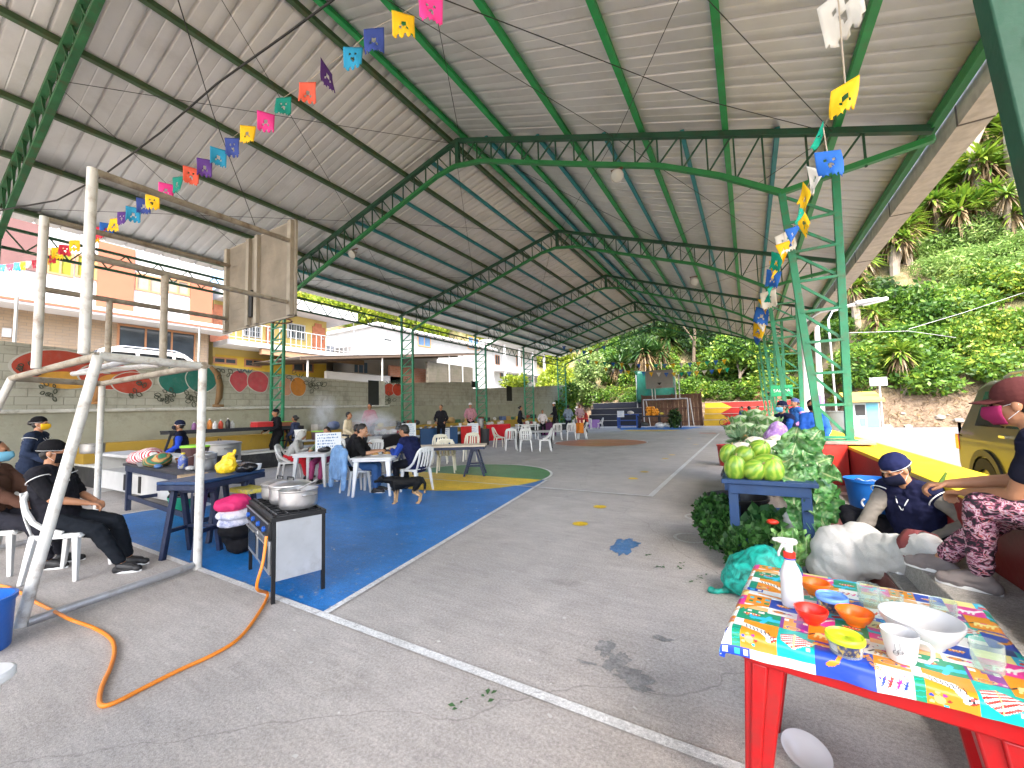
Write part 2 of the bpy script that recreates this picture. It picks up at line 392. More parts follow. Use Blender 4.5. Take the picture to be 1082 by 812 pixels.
    if hair in ('short', 'long', 'bun', 'pony'):
        m.ell(H(0, -.026, .042), (.083*s, .092*s, .092*s), m=hm); m.ell(H(0, -.045, -.0), (.08*s, .066*s, .085*s), m=hm)
        if hair == 'long': m.cap(H(-.03, -.07, -.02), .055*s, H(-.03, -.085, -.2), .04*s); m.cap(H(.03, -.07, -.02), .055*s, H(.03, -.085, -.2), .04*s)
        if hair == 'bun': m.ell(H(0, -.13, .02), (.045*s, .04*s, .045*s))
        if hair == 'pony': m.cap(H(0, -.09, .0), .03*s, H(0, -.13, -.16), .035*s); m.cap(H(0, -.13, -.16), .035*s, H(0, -.1, -.3), .015*s)
        if cap: m.V = [tuple(Hc+(Vector(v)-Hc)*.96) for v in m.V]
        remesh(m, 'hair', HAIR, t, max(vox*.8, .006), 2, disp=lambda c: .005*noise.noise(c*40))
    cm = cloth(capcol)
    if cap == 'scrub':
        m = MB(); m.ell(H(0, -.022, .052), (.09*s, .106*s, .088*s), m=hm, seg=18); m.cap(H(-.03, -.09, .02), .035*s, H(.03, -.09, .02), .035*s)
        remesh(m, 'cap', cm, t, max(vox*.7, .006), 2, disp=lambda c: .004*noise.noise(c*25))
        m = MB(); m.tube([H(.0935*s/s*math.sin(a), -.022+.11*math.cos(a), .052-.028+.008*math.cos(a)) for a in np.linspace(0, 2*PI, 25)[:-1]], .0018*s, 5, closed=True); m.build('cap_piping', M('piping_white', (.75, .75, .75), .6), t)
    elif cap == 'baseball':
        m = MB(); m.ell(H(0, -.02, .05), (.092*s, .108*s, .096*s), m=hm, seg=20, rings=12); remesh(m, 'cap', cm, t, max(vox*.7, .006), 2)
        m = MB()
        def brim(u, v):
            a = (u-.5)*2.3; r0 = 1.; ln = .085*v*(math.cos(a*.75)); return H(math.sin(a)*(.086+.0*v), -.015+math.cos(a)*.098+ln, .04-.012*v-.02*(math.sin(a))**2)
        m.grid(brim, 14, 5); m.build('cap_brim', cm, t, solid=.005)
    elif cap == 'hood':
        m = MB(); m.ell(H(0, -.025, .02), (.1*s, .115*s, .125*s), m=hm); m.cap(H(0, -.05, -.05), .09*s, Nk-fwd*.02, .1*s); remesh(m, 'hood', cm, t, vox, 3, disp=lambda c: .005*noise.noise(c*16))
    if mask:
        m = MB()
        def mk(u, v):
            a = (u-.5)*2.5; z = .0+(-.1)*v; bul = .012*math.sin(PI*v)+.006
            r = 1-.16*max(0, v-.5)*2
            return H(math.sin(a)*(.07+bul)*r, .012+math.cos(a)*(.082+bul+(.022 if v < .75 else .012)*math.exp(-(a*2.2)**2))*r, z)
        m.grid(mk, 16, 9); mo = m.build('face_mask', cloth(mask), t, solid=.004)
        for q in (-1, 1):
            m = MB(); m.tube([H(.066*q, .035, -.005), H(.08*q, .0, .005), H(.083*q, -.02, .0), H(.08*q, -.015, -.035), H(.066*q, .03, -.075)], .0016*s, 5)
            m.build('mask_strap', M('piping_white', (.75, .75, .75), .6), t)
    for q in (-1, 1): m = MB(); m.ell(H(.031*q, .083, .008), (.013*s, .008*s, .008*s), 8, 6, m=hm); m.build('eye', EYEM, t)
    return t
def stand(label, x, y, rz, shirt, pants, z=0, **k):
    s = k.get('s', 1.); hz = k.pop('hz', 1.)
    hands = k.pop('hands', [(-.2, .2, .95*s), (.2, .22, .95*s)])
    return person(label, (x, y, z), rz, (0, -.02, .88*s), (0, .03, 1.4*s), hands, [(-.09, 0, .085*s), (.09, .04, .085*s)], shirt, pants, **k)
def sit(label, x, y, rz, shirt, pants, z=0, seat=.45, lean=0., **k):
    s = k.get('s', 1.); hands = k.pop('hands', [(-.12, .34, seat+.2), (.12, .34, seat+.2)])
    feet = k.pop('feet', [(-.11, .4, .085*s), (.11, .4, .085*s)])
    p = (0, -.03, seat+.1*s)
    return person(label, (x, y, z), rz, p, (0, -.05+.52*math.sin(lean)*s, seat+.1*s+.51*math.cos(lean)*s), hands, feet, shirt, pants, **k)
# ------------------------------------------------------------------ light and sky
w = bpy.data.worlds.new('World'); sc.world = w; w.use_nodes = True
nt = w.node_tree; bg = nt.nodes['Background']; sk = nt.nodes.new('ShaderNodeTexSky'); sk.sky_type = 'NISHITA'; sk.sun_disc = False
SUN_EL, SUN_AZ = 52, 148   # azimuth: direction the light comes from, clockwise from +Y
sk.sun_elevation = R(SUN_EL); sk.sun_rotation = R(SUN_AZ); sk.dust_density = 4; sk.air_density = 1; sk.ozone_density = .6
nt.links.new(sk.outputs[0], bg.inputs[0]); bg.inputs[1].default_value = .15
sl = bpy.data.lights.new('sun', 'SUN'); so_ = bpy.data.objects.new('sun', sl); COL.objects.link(so_)
sl.energy = 1.5; sl.angle = R(12); sl.color = (1, .95, .87)
_d = Vector((math.sin(R(SUN_AZ))*math.cos(R(SUN_EL)), math.cos(R(SUN_AZ))*math.cos(R(SUN_EL)), math.sin(R(SUN_EL))))
so_.rotation_euler = _d.to_track_quat('Z', 'Y').to_euler()
sc.view_settings.view_transform = 'Standard'; sc.view_settings.look = 'None'; sc.view_settings.exposure = 3.05; sc.view_settings.gamma = 1
sc.cycles.use_denoising = True; sc.cycles.max_bounces = 8; sc.cycles.diffuse_bounces = 5; sc.cycles.transparent_max_bounces = 8
sc.cycles.sample_clamp_indirect = 8; sc.cycles.volume_bounces = 1; sc.cycles.caustics_reflective = False; sc.cycles.caustics_refractive = False

# ------------------------------------------------------------------ painted and paved surfaces
def concrete(name, c, paint=None, wear=.5, wsc=2.2, streak=1.):
    """trowelled slab: blotches, fine pits, hairline cracks; paint, when given, is worn through to it"""
    m = bpy.data.materials.new(name); m.use_nodes = True; nt = m.node_tree; N = nt.nodes; L = nt.links; b = N['Principled BSDF']
    tc = N.new('ShaderNodeTexCoord')
    def nz(s, d=6, ro=.6, vec=None):
        n = N.new('ShaderNodeTexNoise'); n.inputs['Scale'].default_value = s; n.inputs['Detail'].default_value = d; n.inputs['Roughness'].default_value = ro
        L.new(vec or tc.outputs['Object'], n.inputs['Vector']); return n.outputs['Fac']
    def rng(v, a, e, lo, hi):
        r = N.new('ShaderNodeMapRange'); r.inputs['From Min'].default_value = a; r.inputs['From Max'].default_value = e
        r.inputs['To Min'].default_value = lo; r.inputs['To Max'].default_value = hi; L.new(v, r.inputs['Value']); return r.outputs[0]
    def mul(a, e):
        q = N.new('ShaderNodeMath'); q.operation = 'MULTIPLY'; L.new(a, q.inputs[0]); L.new(e, q.inputs[1]); return q.outputs[0]
    f = mul(mul(rng(nz(.45, 5), .3, .7, .84, 1.12), rng(nz(3., 8, .7), .3, .7, .88, 1.1)), mul(rng(nz(60., 4, .7), .3, .7, .7, 1.28), rng(nz(240., 2), .3, .7, .8, 1.2)))
    # broom and foot streaks
    mp = N.new('ShaderNodeMapping'); mp.inputs['Scale'].default_value = (2.2, 16, 1); mp.inputs['Rotation'].default_value = (0, 0, R(35)); L.new(tc.outputs['Object'], mp.inputs[0])
    f = mul(f, rng(nz(1.2, 6, .6, mp.outputs[0]), .35, .65, 1-.09*streak, 1+.05*streak))
    # dark spills
    f = mul(f, rng(nz(1.1, 7, .65), .6, .74, 1., .66)); f = mul(f, rng(nz(14, 9, .8), .6, .72, 1., 1.25)); f = mul(f, rng(nz(23, 9, .8), .28, .4, .7, 1.)); f = mul(f, rng(nz(5, 9, .75), .58, .7, 1., .82))
    v = N.new('ShaderNodeTexVoronoi'); v.feature = 'DISTANCE_TO_EDGE'; v.inputs['Scale'].default_value = .33
    dn = N.new('ShaderNodeTexNoise'); dn.inputs['Scale'].default_value = 1.3; dn.inputs['Detail'].default_value = 6; L.new(tc.outputs['Object'], dn.inputs['Vector'])
    mxv = N.new('ShaderNodeMix'); mxv.data_type = 'RGBA'; mxv.inputs[0].default_value = .35; L.new(tc.outputs['Object'], mxv.inputs[6]); L.new(dn.outputs['Color'], mxv.inputs[7]); L.new(mxv.outputs[2], v.inputs['Vector'])
    f = mul(f, rng(v.outputs['Distance'], 0., .0014, .7, 1.))
    sc_ = N.new('ShaderNodeVectorMath'); sc_.operation = 'SCALE'; sc_.inputs[0].default_value = c; L.new(f, sc_.inputs['Scale']); cur = sc_.outputs[0]
    if paint:
        p = N.new('ShaderNodeVectorMath'); p.operation = 'SCALE'; p.inputs[0].default_value = paint
        L.new(mul(f, rng(nz(1.6, 6), .3, .7, .84, 1.16)), p.inputs['Scale'])
        k = rng(nz(wsc*6, 10, .75), .5+.12*(1-wear), .56+.12*(1-wear), 0, .9)
        k = mul(k, rng(nz(.8, 4), .38, .6, .1, 1)) if wear < .9 else rng(k, 0, .9, .45, 1)
        mx = N.new('ShaderNodeMix'); mx.data_type = 'RGBA'; L.new(k, mx.inputs[0]); L.new(p.outputs[0], mx.inputs[6]); L.new(cur, mx.inputs[7]); cur = mx.outputs[2]
        b.inputs['Roughness'].default_value = .42
    else:
        L.new(rng(nz(2., 5), .3, .7, .55, .85), b.inputs['Roughness'])
    L.new(cur, b.inputs['Base Color'])
    bp = N.new('ShaderNodeBump'); bp.inputs['Strength'].default_value = .5; bp.inputs['Distance'].default_value = .005
    L.new(nz(70, 5, .7), bp.inputs['Height']); L.new(bp.outputs[0], b.inputs['Normal'])
    MATS[name] = m; return m
CONC = concrete('court_concrete', (.41, .38, .35))
BLUE = concrete('court_blue', (.3, .29, .28), (.012, .17, .5), .42)
YEL = concrete('court_yellow', (.3, .29, .28), (.75, .49, .02), .2); GRN = concrete('court_green', (.3, .29, .28), (.03, .2, .07), .2)
WHT = concrete('court_white', (.3, .29, .28), (.66, .66, .64), .55, 3.); ORA = concrete('court_orange', (.3, .29, .28), (.45, .15, .09), .5)
FADE = concrete('court_faded_white', (.3, .29, .28), (.5, .5, .48), .8, 3.); BLUEF = concrete('court_blue_blot', (.3, .29, .28), (.06, .17, .36), .8, 3)
SMEAR = concrete('court_dark_smear', (.3, .29, .28), (.2, .2, .2), .98, 2.)
def sheet(name, pts, mat, z):
    b = MB(); b.add([(x, y, z) for x, y in pts], [tuple(range(len(pts)))]); return struct(b, name, mat, smooth=False)
def strip(name, a, b_, wd, mat, z):
    a = Vector(a); b_ = Vector(b_); n = (b_-a).normalized(); n = Vector((-n.y, n.x))*wd/2
    return sheet(name, [a+n, a-n, b_-n, b_+n][::-1], mat, z)
EARTH = M('dry_earth', (.24, .17, .1), .95, .35, .8, .6, 9, dirt=(.16, .13, .07), dscale=1.1)
ROADM = M('pale_road', (.115, .11, .112), .85, .1, 1.5, .2, 60, dirt=(.15, .13, .125), dscale=.6, dirt_amt=.5)

sheet('ground', [(-300, -200), (300, -200), (300, 500), (-300, 500)], EARTH, -.02)
sheet('court_floor', [(-15, -14), (.76, -14), (.76, 37.5), (-15, 37.5)], CONC, .0)
sheet('road', [(1.7, -40), (9.5, -40), (9.5, 18), (60, 18), (60, 31.4), (1.7, 31.4)], ROADM, .004)
k0, k1 = -2.86, -9.0; yb = 1.95; yf = 7.95
sheet('key_area', [(k1, yb), (k0, yb), (-3.87, yf), (-8.0, yf)], BLUE, .004)
cx = -5.93
def arc(a0, a1, r, n=40): return [(cx+r*math.cos(R(a0+(a1-a0)*i/n)), yf+r*math.sin(R(a0+(a1-a0)*i/n))) for i in range(n+1)]
sheet('half_circle_yellow', arc(180, 360, 1.95), YEL, .008)
sheet('half_circle_green', arc(0, 180, 1.95), GRN, .008)
def band(name, pts, wd, mat, z, closed=False):
    b = MB(); n = len(pts); V = []
    for i, p in enumerate(pts):
        a = Vector(pts[max(i-1, 0)]); c = Vector(pts[min(i+1, n-1)])
        if closed: a = Vector(pts[i-1]); c = Vector(pts[(i+1) % n])
        t = (c-a).normalized(); q = Vector((-t.y, t.x))*wd/2; p = Vector(p)
        V += [(*(p+q), z), (*(p-q), z)]
    F = [(2*i, 2*i+1, (2*i+3) % (2*n), (2*i+2) % (2*n)) for i in range(n if closed else n-1)]
    b.add(V, F); return struct(b, name, mat, smooth=False)
band('court_line', arc(0, 180, 1.97), .06, WHT, .012)
strip('court_line', (-14.6, yb), (.74, yb), .06, WHT, .012)
strip('court_line', (k0, yb+.03), (-3.87, yf), .06, WHT, .012); strip('court_line', (k1, yb+.03), (-8.0, yf), .06, WHT, .012)
strip('court_line', (-10.5, 7.1), (-1.516, 7.1), .05, WHT, .016); strip('court_line', (-1.53, 7.075), (-1.53, 25.1), .09, WHT, .012)
strip('court_line', (-13, 18.0), (.3, 18.0), .05, FADE, .012)
b = MB(); b.add([(-6+2.05*math.cos(a), 18+2.05*math.sin(a), .006) for a in np.linspace(0, 2*PI, 49)[:-1]], [tuple(range(48))]); struct(b, 'centre_circle', ORA, smooth=False)
band('court_line', [(-6+2.08*math.cos(a), 18+2.08*math.sin(a)) for a in np.linspace(0, 2*PI, 49)[:-1]], .06, WHT, .012, True)
strip('court_line', (-2.55, 25.4), (-1.7, 25.4), .7, ORA, .008)
sheet('key_area', [(-9.5, 33.6), (-3, 33.6), (-4, 29.5), (-8.2, 29.5)], BLUE, .004)
sheet('half_circle_yellow', [(-6+2*math.cos(a), 29.5-2*math.sin(a)) for a in np.linspace(0, PI, 24)][::-1], YEL, .008)
def spot(name, x, y, rx, ry, mat, z=.006, ring=False, seed=0, rag=0.):
    c = onz(x, y); rg = random.Random(seed); pts = []
    for i in range(56):
        a = 2*PI*i/56; f = 1+rag*(.7*noise.noise(Vector((math.cos(a)*1.2+seed, math.sin(a)*1.2, seed)))+.45*noise.noise(Vector((math.cos(a)*4+seed, math.sin(a)*4, seed)))); pts.append((c.x+rx*math.cos(a)*f, c.y+ry*math.sin(a)*f))
    if ring: return band(name, pts, .035, mat, z, True)
    return sheet(name, pts, mat, z)
spot('painted_dot', 613, 554, .1, .1, YEL); spot('painted_dot', 634, 536, .1, .1, YEL)
for x, y in ((669, 506), (681, 499), (703, 485), (710, 481), (728, 464), (735, 470)): spot('painted_dot', x, y, .1, .1, YEL)
spot('blue_paint_blot', 661, 577, .13, .25, BLUEF, .005, seed=3, rag=1.1)
for i, (x, y, rx, ry) in enumerate(((640, 685, .05, .09), (652, 700, .06, .1), (668, 716, .09, .07), (676, 728, .06, .03), (700, 676, .06, .03), (622, 702, .06, .012))): spot('dark_smear', x, y, rx, ry, SMEAR, .004+.0006*i, seed=11+i*3, rag=.9)
spot('painted_ring', 730, 569, .17, .17, FADE, .006, True); spot('painted_ring', 739, 547, .17, .17, FADE, .006, True)
# little scraps trodden on the floor
b = MB(); rg = random.Random(4)
for i in range(230):
    x = rg.uniform(-4.2, .5); y = rg.uniform(1.1, 7.5); s = rg.uniform(.004, .014); a = rg.uniform(0, 6.3)
    b.add([(x+s*1.7*math.cos(a+q)*f, y+s*math.sin(a+q)*f, .006+.003*(q > 2)) for q, f in ((0, 1), (1.7, .6), (3.2, 1), (4.6, .7))], [(0, 1, 2, 3)])
o = struct(b, 'floor_scraps', M('scrap', (.5, .49, .46), .8, .4, 3)); o['kind'] = 'stuff'
b = MB(); rg = random.Random(9)
for x, y in ((487, 745), (520, 738), (700, 600), (688, 588), (718, 597), (722, 601), (745, 568), (741, 610), (736, 615)):
    c = onz(x, y); 
    for j in range(4):
        a = rg.uniform(0, 6.3); p = c+Vector((rg.uniform(-.04, .04), rg.uniform(-.04, .04), .008)); s = rg.uniform(.012, .03)
        b.add([p, p+Vector((s*math.cos(a), s*math.sin(a), .006)), p+Vector((1.6*s*math.cos(a+.5), 1.6*s*math.sin(a+.5), .002)), p+Vector((s*math.cos(a+1), s*math.sin(a+1), .004))], [(0, 1, 2, 3)])
o = struct(b, 'leaf_scraps', M('leaf_scrap', (.05, .12, .04), .7)); o['kind'] = 'stuff'

# ------------------------------------------------------------------ side platform and painted low wall
PLAT = concrete('platform_concrete', (.3, .285, .27)); MAR = M('maroon_paint', (.13, .025, .02), .5, .25, 4, .25, 30, dirt=(.2, .12, .1), dscale=5, dirt_amt=.6)
b = MB(); b.box2((.76, -14, 0), (1.2, 34, .3)); struct(b, 'platform', PLAT, bev=.006)
b = MB(); b.box2((.84, 2.3, .3), (1.2, 4.1, .46)); struct(b, 'step', PLAT, bev=.008)
b = MB(); b.box2((.748, -13.9, 0), (.757, 33.9, .285)); struct(b, 'platform_riser', MAR)
b = MB()
for y in (5.95, 6.75): b.add([(.77, y, .304), (1.19, y-.1, .304), (1.19, y+.12, .304), (.77, y+.2, .304)], [(0, 1, 2, 3)])
struct(b, 'platform_stripe', WHT, smooth=False)
REDP = M('red_paint', (.56, .03, .02), .4, .15, 3, .2, 30, dirt=(.3, .06, .04), dscale=4, dirt_amt=.7); YELP = M('yellow_paint', (.72, .5, .015), .42, .1, 3, .2, 40, dirt=(.45, .33, .05), dscale=5, dirt_amt=.6)
DRED = M('dark_red_paint', (.2, .015, .015), .45, .2, 3, .2, 30, dirt=(.1, .03, .03), dscale=4)
wl = thing('low_wall', 'yellow topped low wall with dark red side along the road edge', 'wall', (1.4, 8, 0))
b = MB(); b.box2((1.2, -14, 0), (1.62, 33, .82)); b.build('wall_body', DRED, wl, world=True, bev=.005)
b = MB(); b.box2((1.19, -14, .82), (1.66, 33, .862)); b.build('wall_top', YELP, wl, world=True, bev=.006); b = MB(); b.box2((1.621, -14, .02), (1.626, 33, .81)); b.build('road_face', YELP, wl, world=True)
for i in range(6):
    y = 1.65+6.15*i
    b = MB(); b.box2((.80, y-.33, .3), (1.186, y+.33, .885)); o = b.build('pedestal', REDP, wl, world=True, bev=.008)
    b = MB(); b.box2((.79, y-.345, .885), (1.5, y+.345, .92)); b.build('pedestal_cap', M('worn_cap', (.38, .2, .17), .7, .3, 6, .3, 30, dirt=(.45, .42, .4), dscale=8), wl, world=True, bev=.006)

# ------------------------------------------------------------------ canopy
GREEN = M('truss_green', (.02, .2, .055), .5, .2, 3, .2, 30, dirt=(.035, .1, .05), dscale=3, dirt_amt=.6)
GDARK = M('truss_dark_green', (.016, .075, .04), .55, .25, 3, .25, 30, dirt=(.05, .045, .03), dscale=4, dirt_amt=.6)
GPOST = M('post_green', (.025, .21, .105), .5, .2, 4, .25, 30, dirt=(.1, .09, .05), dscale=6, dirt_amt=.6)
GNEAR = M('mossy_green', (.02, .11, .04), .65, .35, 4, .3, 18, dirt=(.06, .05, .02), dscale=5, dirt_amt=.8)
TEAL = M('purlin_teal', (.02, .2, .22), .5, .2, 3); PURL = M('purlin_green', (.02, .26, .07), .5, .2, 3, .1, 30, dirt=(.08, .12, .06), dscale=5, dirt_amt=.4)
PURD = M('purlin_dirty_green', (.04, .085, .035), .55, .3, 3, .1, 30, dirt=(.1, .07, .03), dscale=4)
SHEET = M('roof_sheet', (.58, .58, .575), .45, .08, 1.2, .12, 120, metal=.25, dirt=(.44, .43, .41), dscale=1.3, dirt_amt=.45)
canopy = thing('court_canopy', 'large green steel canopy with lattice trusses and grey metal sheet roof', 'canopy', (-6, 14, 0))
RZ = 8.44; SL, SR = .25, .365; XR = -6.
def zt(x): return RZ-SL*(XR-x) if x < XR else RZ-SR*(x-XR)
Y0, Y1 = -7.5, 33.6
def roofsheet(xa, xb, name):
    ys = []; per = .41; y = Y0
    while y < Y1:
        ys += [(y, 0), (y+.16, 0), (y+.168, .005), (y+.178, .005), (y+.186, 0), (y+.345, 0), (y+.358, .035), (y+.382, .035), (y+.395, 0)]; y += per
    b = MB(); nx = 2
    V = []; F = []
    for i in range(nx+1):
        x = xa+(xb-xa)*i/nx
        for yy, h in ys: V.append((x, yy, zt(x)+.165+h))
    n = len(ys)
    for i in range(nx):
        for j in range(n-1): F.append((i*n+j, i*n+j+1, (i+1)*n+j+1, (i+1)*n+j))
    b.add(V, F); return b.build(name, SHEET, canopy, world=True, solid=.002, sharp=20)
roofsheet(XR, 2.62, 'roof_panel'); roofsheet(XR, -14.75, 'roof_panel')
b = MB(); b.add([(XR-.35, Y0, zt(XR-.35)+.225), (XR, Y0, RZ+.245), (XR+.35, Y0, zt(XR+.35)+.225), (XR-.35, Y1, zt(XR-.35)+.225), (XR, Y1, RZ+.245), (XR+.35, Y1, zt(XR+.35)+.225)], [(0, 1, 4, 3), (1, 2, 5, 4)]); b.build('ridge_cap', SHEET, canopy, world=True, solid=.003)
PR = [-5.8, -4.53, -3.02, -1.48, -.07, 1.45]; PL = [-6.2, -7.77, -9.31, -10.95, -12.5, -14.3]
def purlin(x, y0, y1, mat, h=.1, w=.1):
    b = MB(); b.box2((x-w/2, y0, zt(x)+.055), (x+w/2, y1, zt(x)+.055+h)); b.build('purlin', mat, canopy, world=True, bev=.006)
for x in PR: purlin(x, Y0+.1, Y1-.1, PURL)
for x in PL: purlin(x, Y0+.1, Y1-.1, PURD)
for x in [(PR[i]+PR[i+1])/2 for i in range(5)]+[(PL[i]+PL[i+1])/2 for i in range(5)]: purlin(x, 7.85, Y1-.1, TEAL, .09, .075)
b = MB(); b.box2((2.46, Y0, zt(2.5)+.0), (2.56, Y1, zt(2.5)+.15)); b.build('eave_beam', GREEN, canopy, world=True, bev=.006)
b = MB()
for (x0, x1, z0, z1) in ((2.64, 2.655, 5.17, 5.47), (2.64, 2.98, 5.155, 5.17), (2.965, 2.98, 5.17, 5.42)): b.box2((x0, Y0, z0), (x1, Y1, z1))
gt = b.build('gutter', M('gutter_grey', (.5, .47, .44), .7, .2, 6, .2, 40, dirt=(.36, .32, .28), dscale=5), canopy, world=True)
y = Y0
while y < Y1: b = MB(); b.box2((2.632, y, 5.148), (2.988, y+.03, 5.44)); b.V = [tuple(Vector(v)-Vector((-6, 14, 0))) for v in b.V]; b.build('gutter_joint', M('gutter_dark', (.1, .09, .08), .7), gt); y += 3.0
BC_L = [(-13.62, 5.55), (-12.77, 5.88), (-11.07, 6.42), (-8.91, 7.07), (-6.7, 7.72), (-6.1, 7.79)]
BC_R = [(-6.1, 7.79), (-5.3, 7.65), (-3.04, 6.78), (-1.14, 6.06), (-.21, 5.56), (.66, 4.98)]
def interp(pts, x):
    for (a, za), (c, zc) in zip(pts, pts[1:]):
        if a <= x <= c: return za+(zc-za)*(x-a)/(c-a)
    return pts[0][1] if x < pts[0][0] else pts[-1][1]
for i in range(-1, 6):
    y = 1.65+6.15*i; near = i <= 0
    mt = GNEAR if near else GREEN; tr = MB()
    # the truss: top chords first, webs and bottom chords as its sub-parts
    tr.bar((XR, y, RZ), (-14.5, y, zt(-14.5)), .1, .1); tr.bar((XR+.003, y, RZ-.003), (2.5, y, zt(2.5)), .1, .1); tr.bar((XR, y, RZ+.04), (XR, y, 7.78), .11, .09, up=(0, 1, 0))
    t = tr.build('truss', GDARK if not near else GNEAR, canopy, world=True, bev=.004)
    c = MB(); allb = BC_L+BC_R[1:]
    for p, q in zip(allb, allb[1:]): c.bar((p[0], y, p[1]), (q[0], y, q[1]), .1, .085)
    c.bar((.66, y+.003, 4.97), (1.36, y+.003, 5.06), .09, .08); c.bar((1.36, y, 5.07), (2.5, y, 5.2), .1, .085)
    im = wm(t).inverted(); c.V = [tuple(Vector(v)-Vector((-6, 14, 0))) for v in c.V]
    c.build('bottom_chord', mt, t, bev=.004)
    wb = MB(); step = .42; xs = list(np.arange(-13.4, .7, step))
    for j, x in enumerate(xs):
        zb = interp(allb, x); 
        wb.bar((x, y+.02, zb), (x, y+.02, zt(x)), .028, .028, up=(0, 1, 0))
        if j < len(xs)-1:
            x2 = xs[j+1]
            if x < XR: wb.bar((x2, y-.02, interp(allb, x2)), (x, y-.02, zt(x)), .026, .026)
            else: wb.bar((x, y-.02, zb), (x2, y-.02, zt(x2)), .026, .026)
    for x in (1.05, 1.75): wb.bar((x, y+.02, 5.05), (x, y+.02, zt(x)), .03, .03, up=(0, 1, 0))
    wb.bar((.7, y-.02, 5.0), (1.36, y-.02, zt(1.36)), .03, .03); wb.bar((1.36, y-.02, 5.1), (1.75, y-.02, zt(1.75)), .03, .03)
    wb.V = [tuple(Vector(v)-Vector((-6, 14, 0))) for v in wb.V]
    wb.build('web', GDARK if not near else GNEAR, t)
    # columns: two legs laced together
    def column(legs, mat, zb, nlace, spread=.0):
        (xa0, xa1), (xb0, xb1), zta, ztb = legs
        c = MB(); c.bar((xa0, y, zb), (xa1, y, zta), .1, .075, up=(0, 1, 0)); c.bar((xb0, y, zb), (xb1, y, ztb), .1, .075, up=(0, 1, 0))
        c.box2((min(xa0, xb0)-.09, y-.11, zb-.0), (max(xa0, xb0)+.09, y+.11, zb+.014))
        col = c.build('column', mat, canopy, world=True, bev=.005)
        l = MB(); zz = np.linspace(zb+.05, zta-.1, nlace+1)
        def at(k0, k1, z, zt_): f = (z-zb)/(zt_-zb); return k0+(k1-k0)*f
        for j in range(nlace):
            za, zc = zz[j], zz[j+1]
            l.bar((at(xa0, xa1, zc, zta), y+.028, zc), (at(xb0, xb1, za, ztb), y+.028, za), .04, .035, up=(0, 1, 0))
            l.bar((at(xa0, xa1, za, zta), y-.028, za), (at(xb0, xb1, za, ztb), y-.028, za), .04, .035, up=(0, 1, 0))
        l.V = [tuple(Vector(v)-Vector((-6, 14, 0))) for v in l.V]; l.build('lacing', mat, col)
    if i >= 0: column(((.93, .67) if i else (.82, .54), (1.27, 1.38), 5.02, 5.1), GPOST if i > 0 else GDARK, .92, 8)
    if i >= 0: column(((-13.66, -13.62), (-14.35, -14.35), 5.6, 6.3), GPOST if i > 0 else GDARK, 0, 13)
# long eave lattice on the house side
for i in range(-1, 5):
    ya = 1.65+6.15*i+.06; yc = ya+6.03; b = MB()
    b.bar((-13.75, ya, 5.83), (-13.75, yc, 5.83), .06, .06); b.bar((-13.75, ya, 5.38), (-13.75, yc, 5.38), .06, .06)
    n = 9; s = (yc-ya)/n
    for j in range(n):
        b.bar((-13.73, ya+j*s, 5.83), (-13.73, ya+(j+.5)*s, 5.38), .026, .026); b.bar((-13.76, ya+(j+1)*s, 5.83), (-13.76, ya+(j+.5)*s, 5.38), .026, .026)
    b.build('eave_truss', GDARK, canopy, world=True)
# tie rods crossing under the sheets
b = MB()
for i in range(0, 5):
    ya = 1.65+6.15*i
    for xa, xc in ((-14.2, -10), (-10, -6.1), (-5.9, -2), (-2, 1.4)):
        b.tube([(xa, ya, zt(xa)-.02), (xc, ya+6.15, zt(xc)-.02)], .006, 5); b.tube([(xc, ya, zt(xc)-.02), (xa, ya+6.15, zt(xa)-.02)], .006, 5)
b.build('tie_rods', M('rod_dark', (.03, .035, .03), .6), canopy, world=True)
# cables slung under the roof
def sag(a, c, dip, n=14): a = Vector(a); c = Vector(c); return [a.lerp(c, i/n)-Vector((0, 0, dip*4*(i/n)*(1-i/n))) for i in range(n+1)]
BLK = M('cable_black', (.012, .012, .012), .6, 0, 1, 0)
pts = [ray(x, y).normalized()*d+EYE for x, y, d in ((420, -60, 5.6), (352, 0, 6.2), (300, 38, 6.8), (230, 88, 7.8), (170, 140, 8.9), (110, 185, 10.2), (60, 212, 11.6), (-20, 226, 13.5))]
tag(MB().tube(pts, .014, 6).build('cable', BLK), 'thick black cable slung under the near roof to the left corner', 'cable')
for lab, P_ in (('thin wire running from the near roof down behind the basketball backboard', ((185, -10, 6), (225, 120, 8), (270, 240, 10.5))), ('thin wire crossing under the right roof slope to the first right column', ((470, 0, 5.5), (600, 50, 6.5), (740, 105, 7.6), (868, 138, 8.6)))):
    pts = [ray(x, y).normalized()*d+EYE for x, y, d in P_]; tag(MB().tube(pts, .006, 5).build('wire', BLK), lab, 'wire')
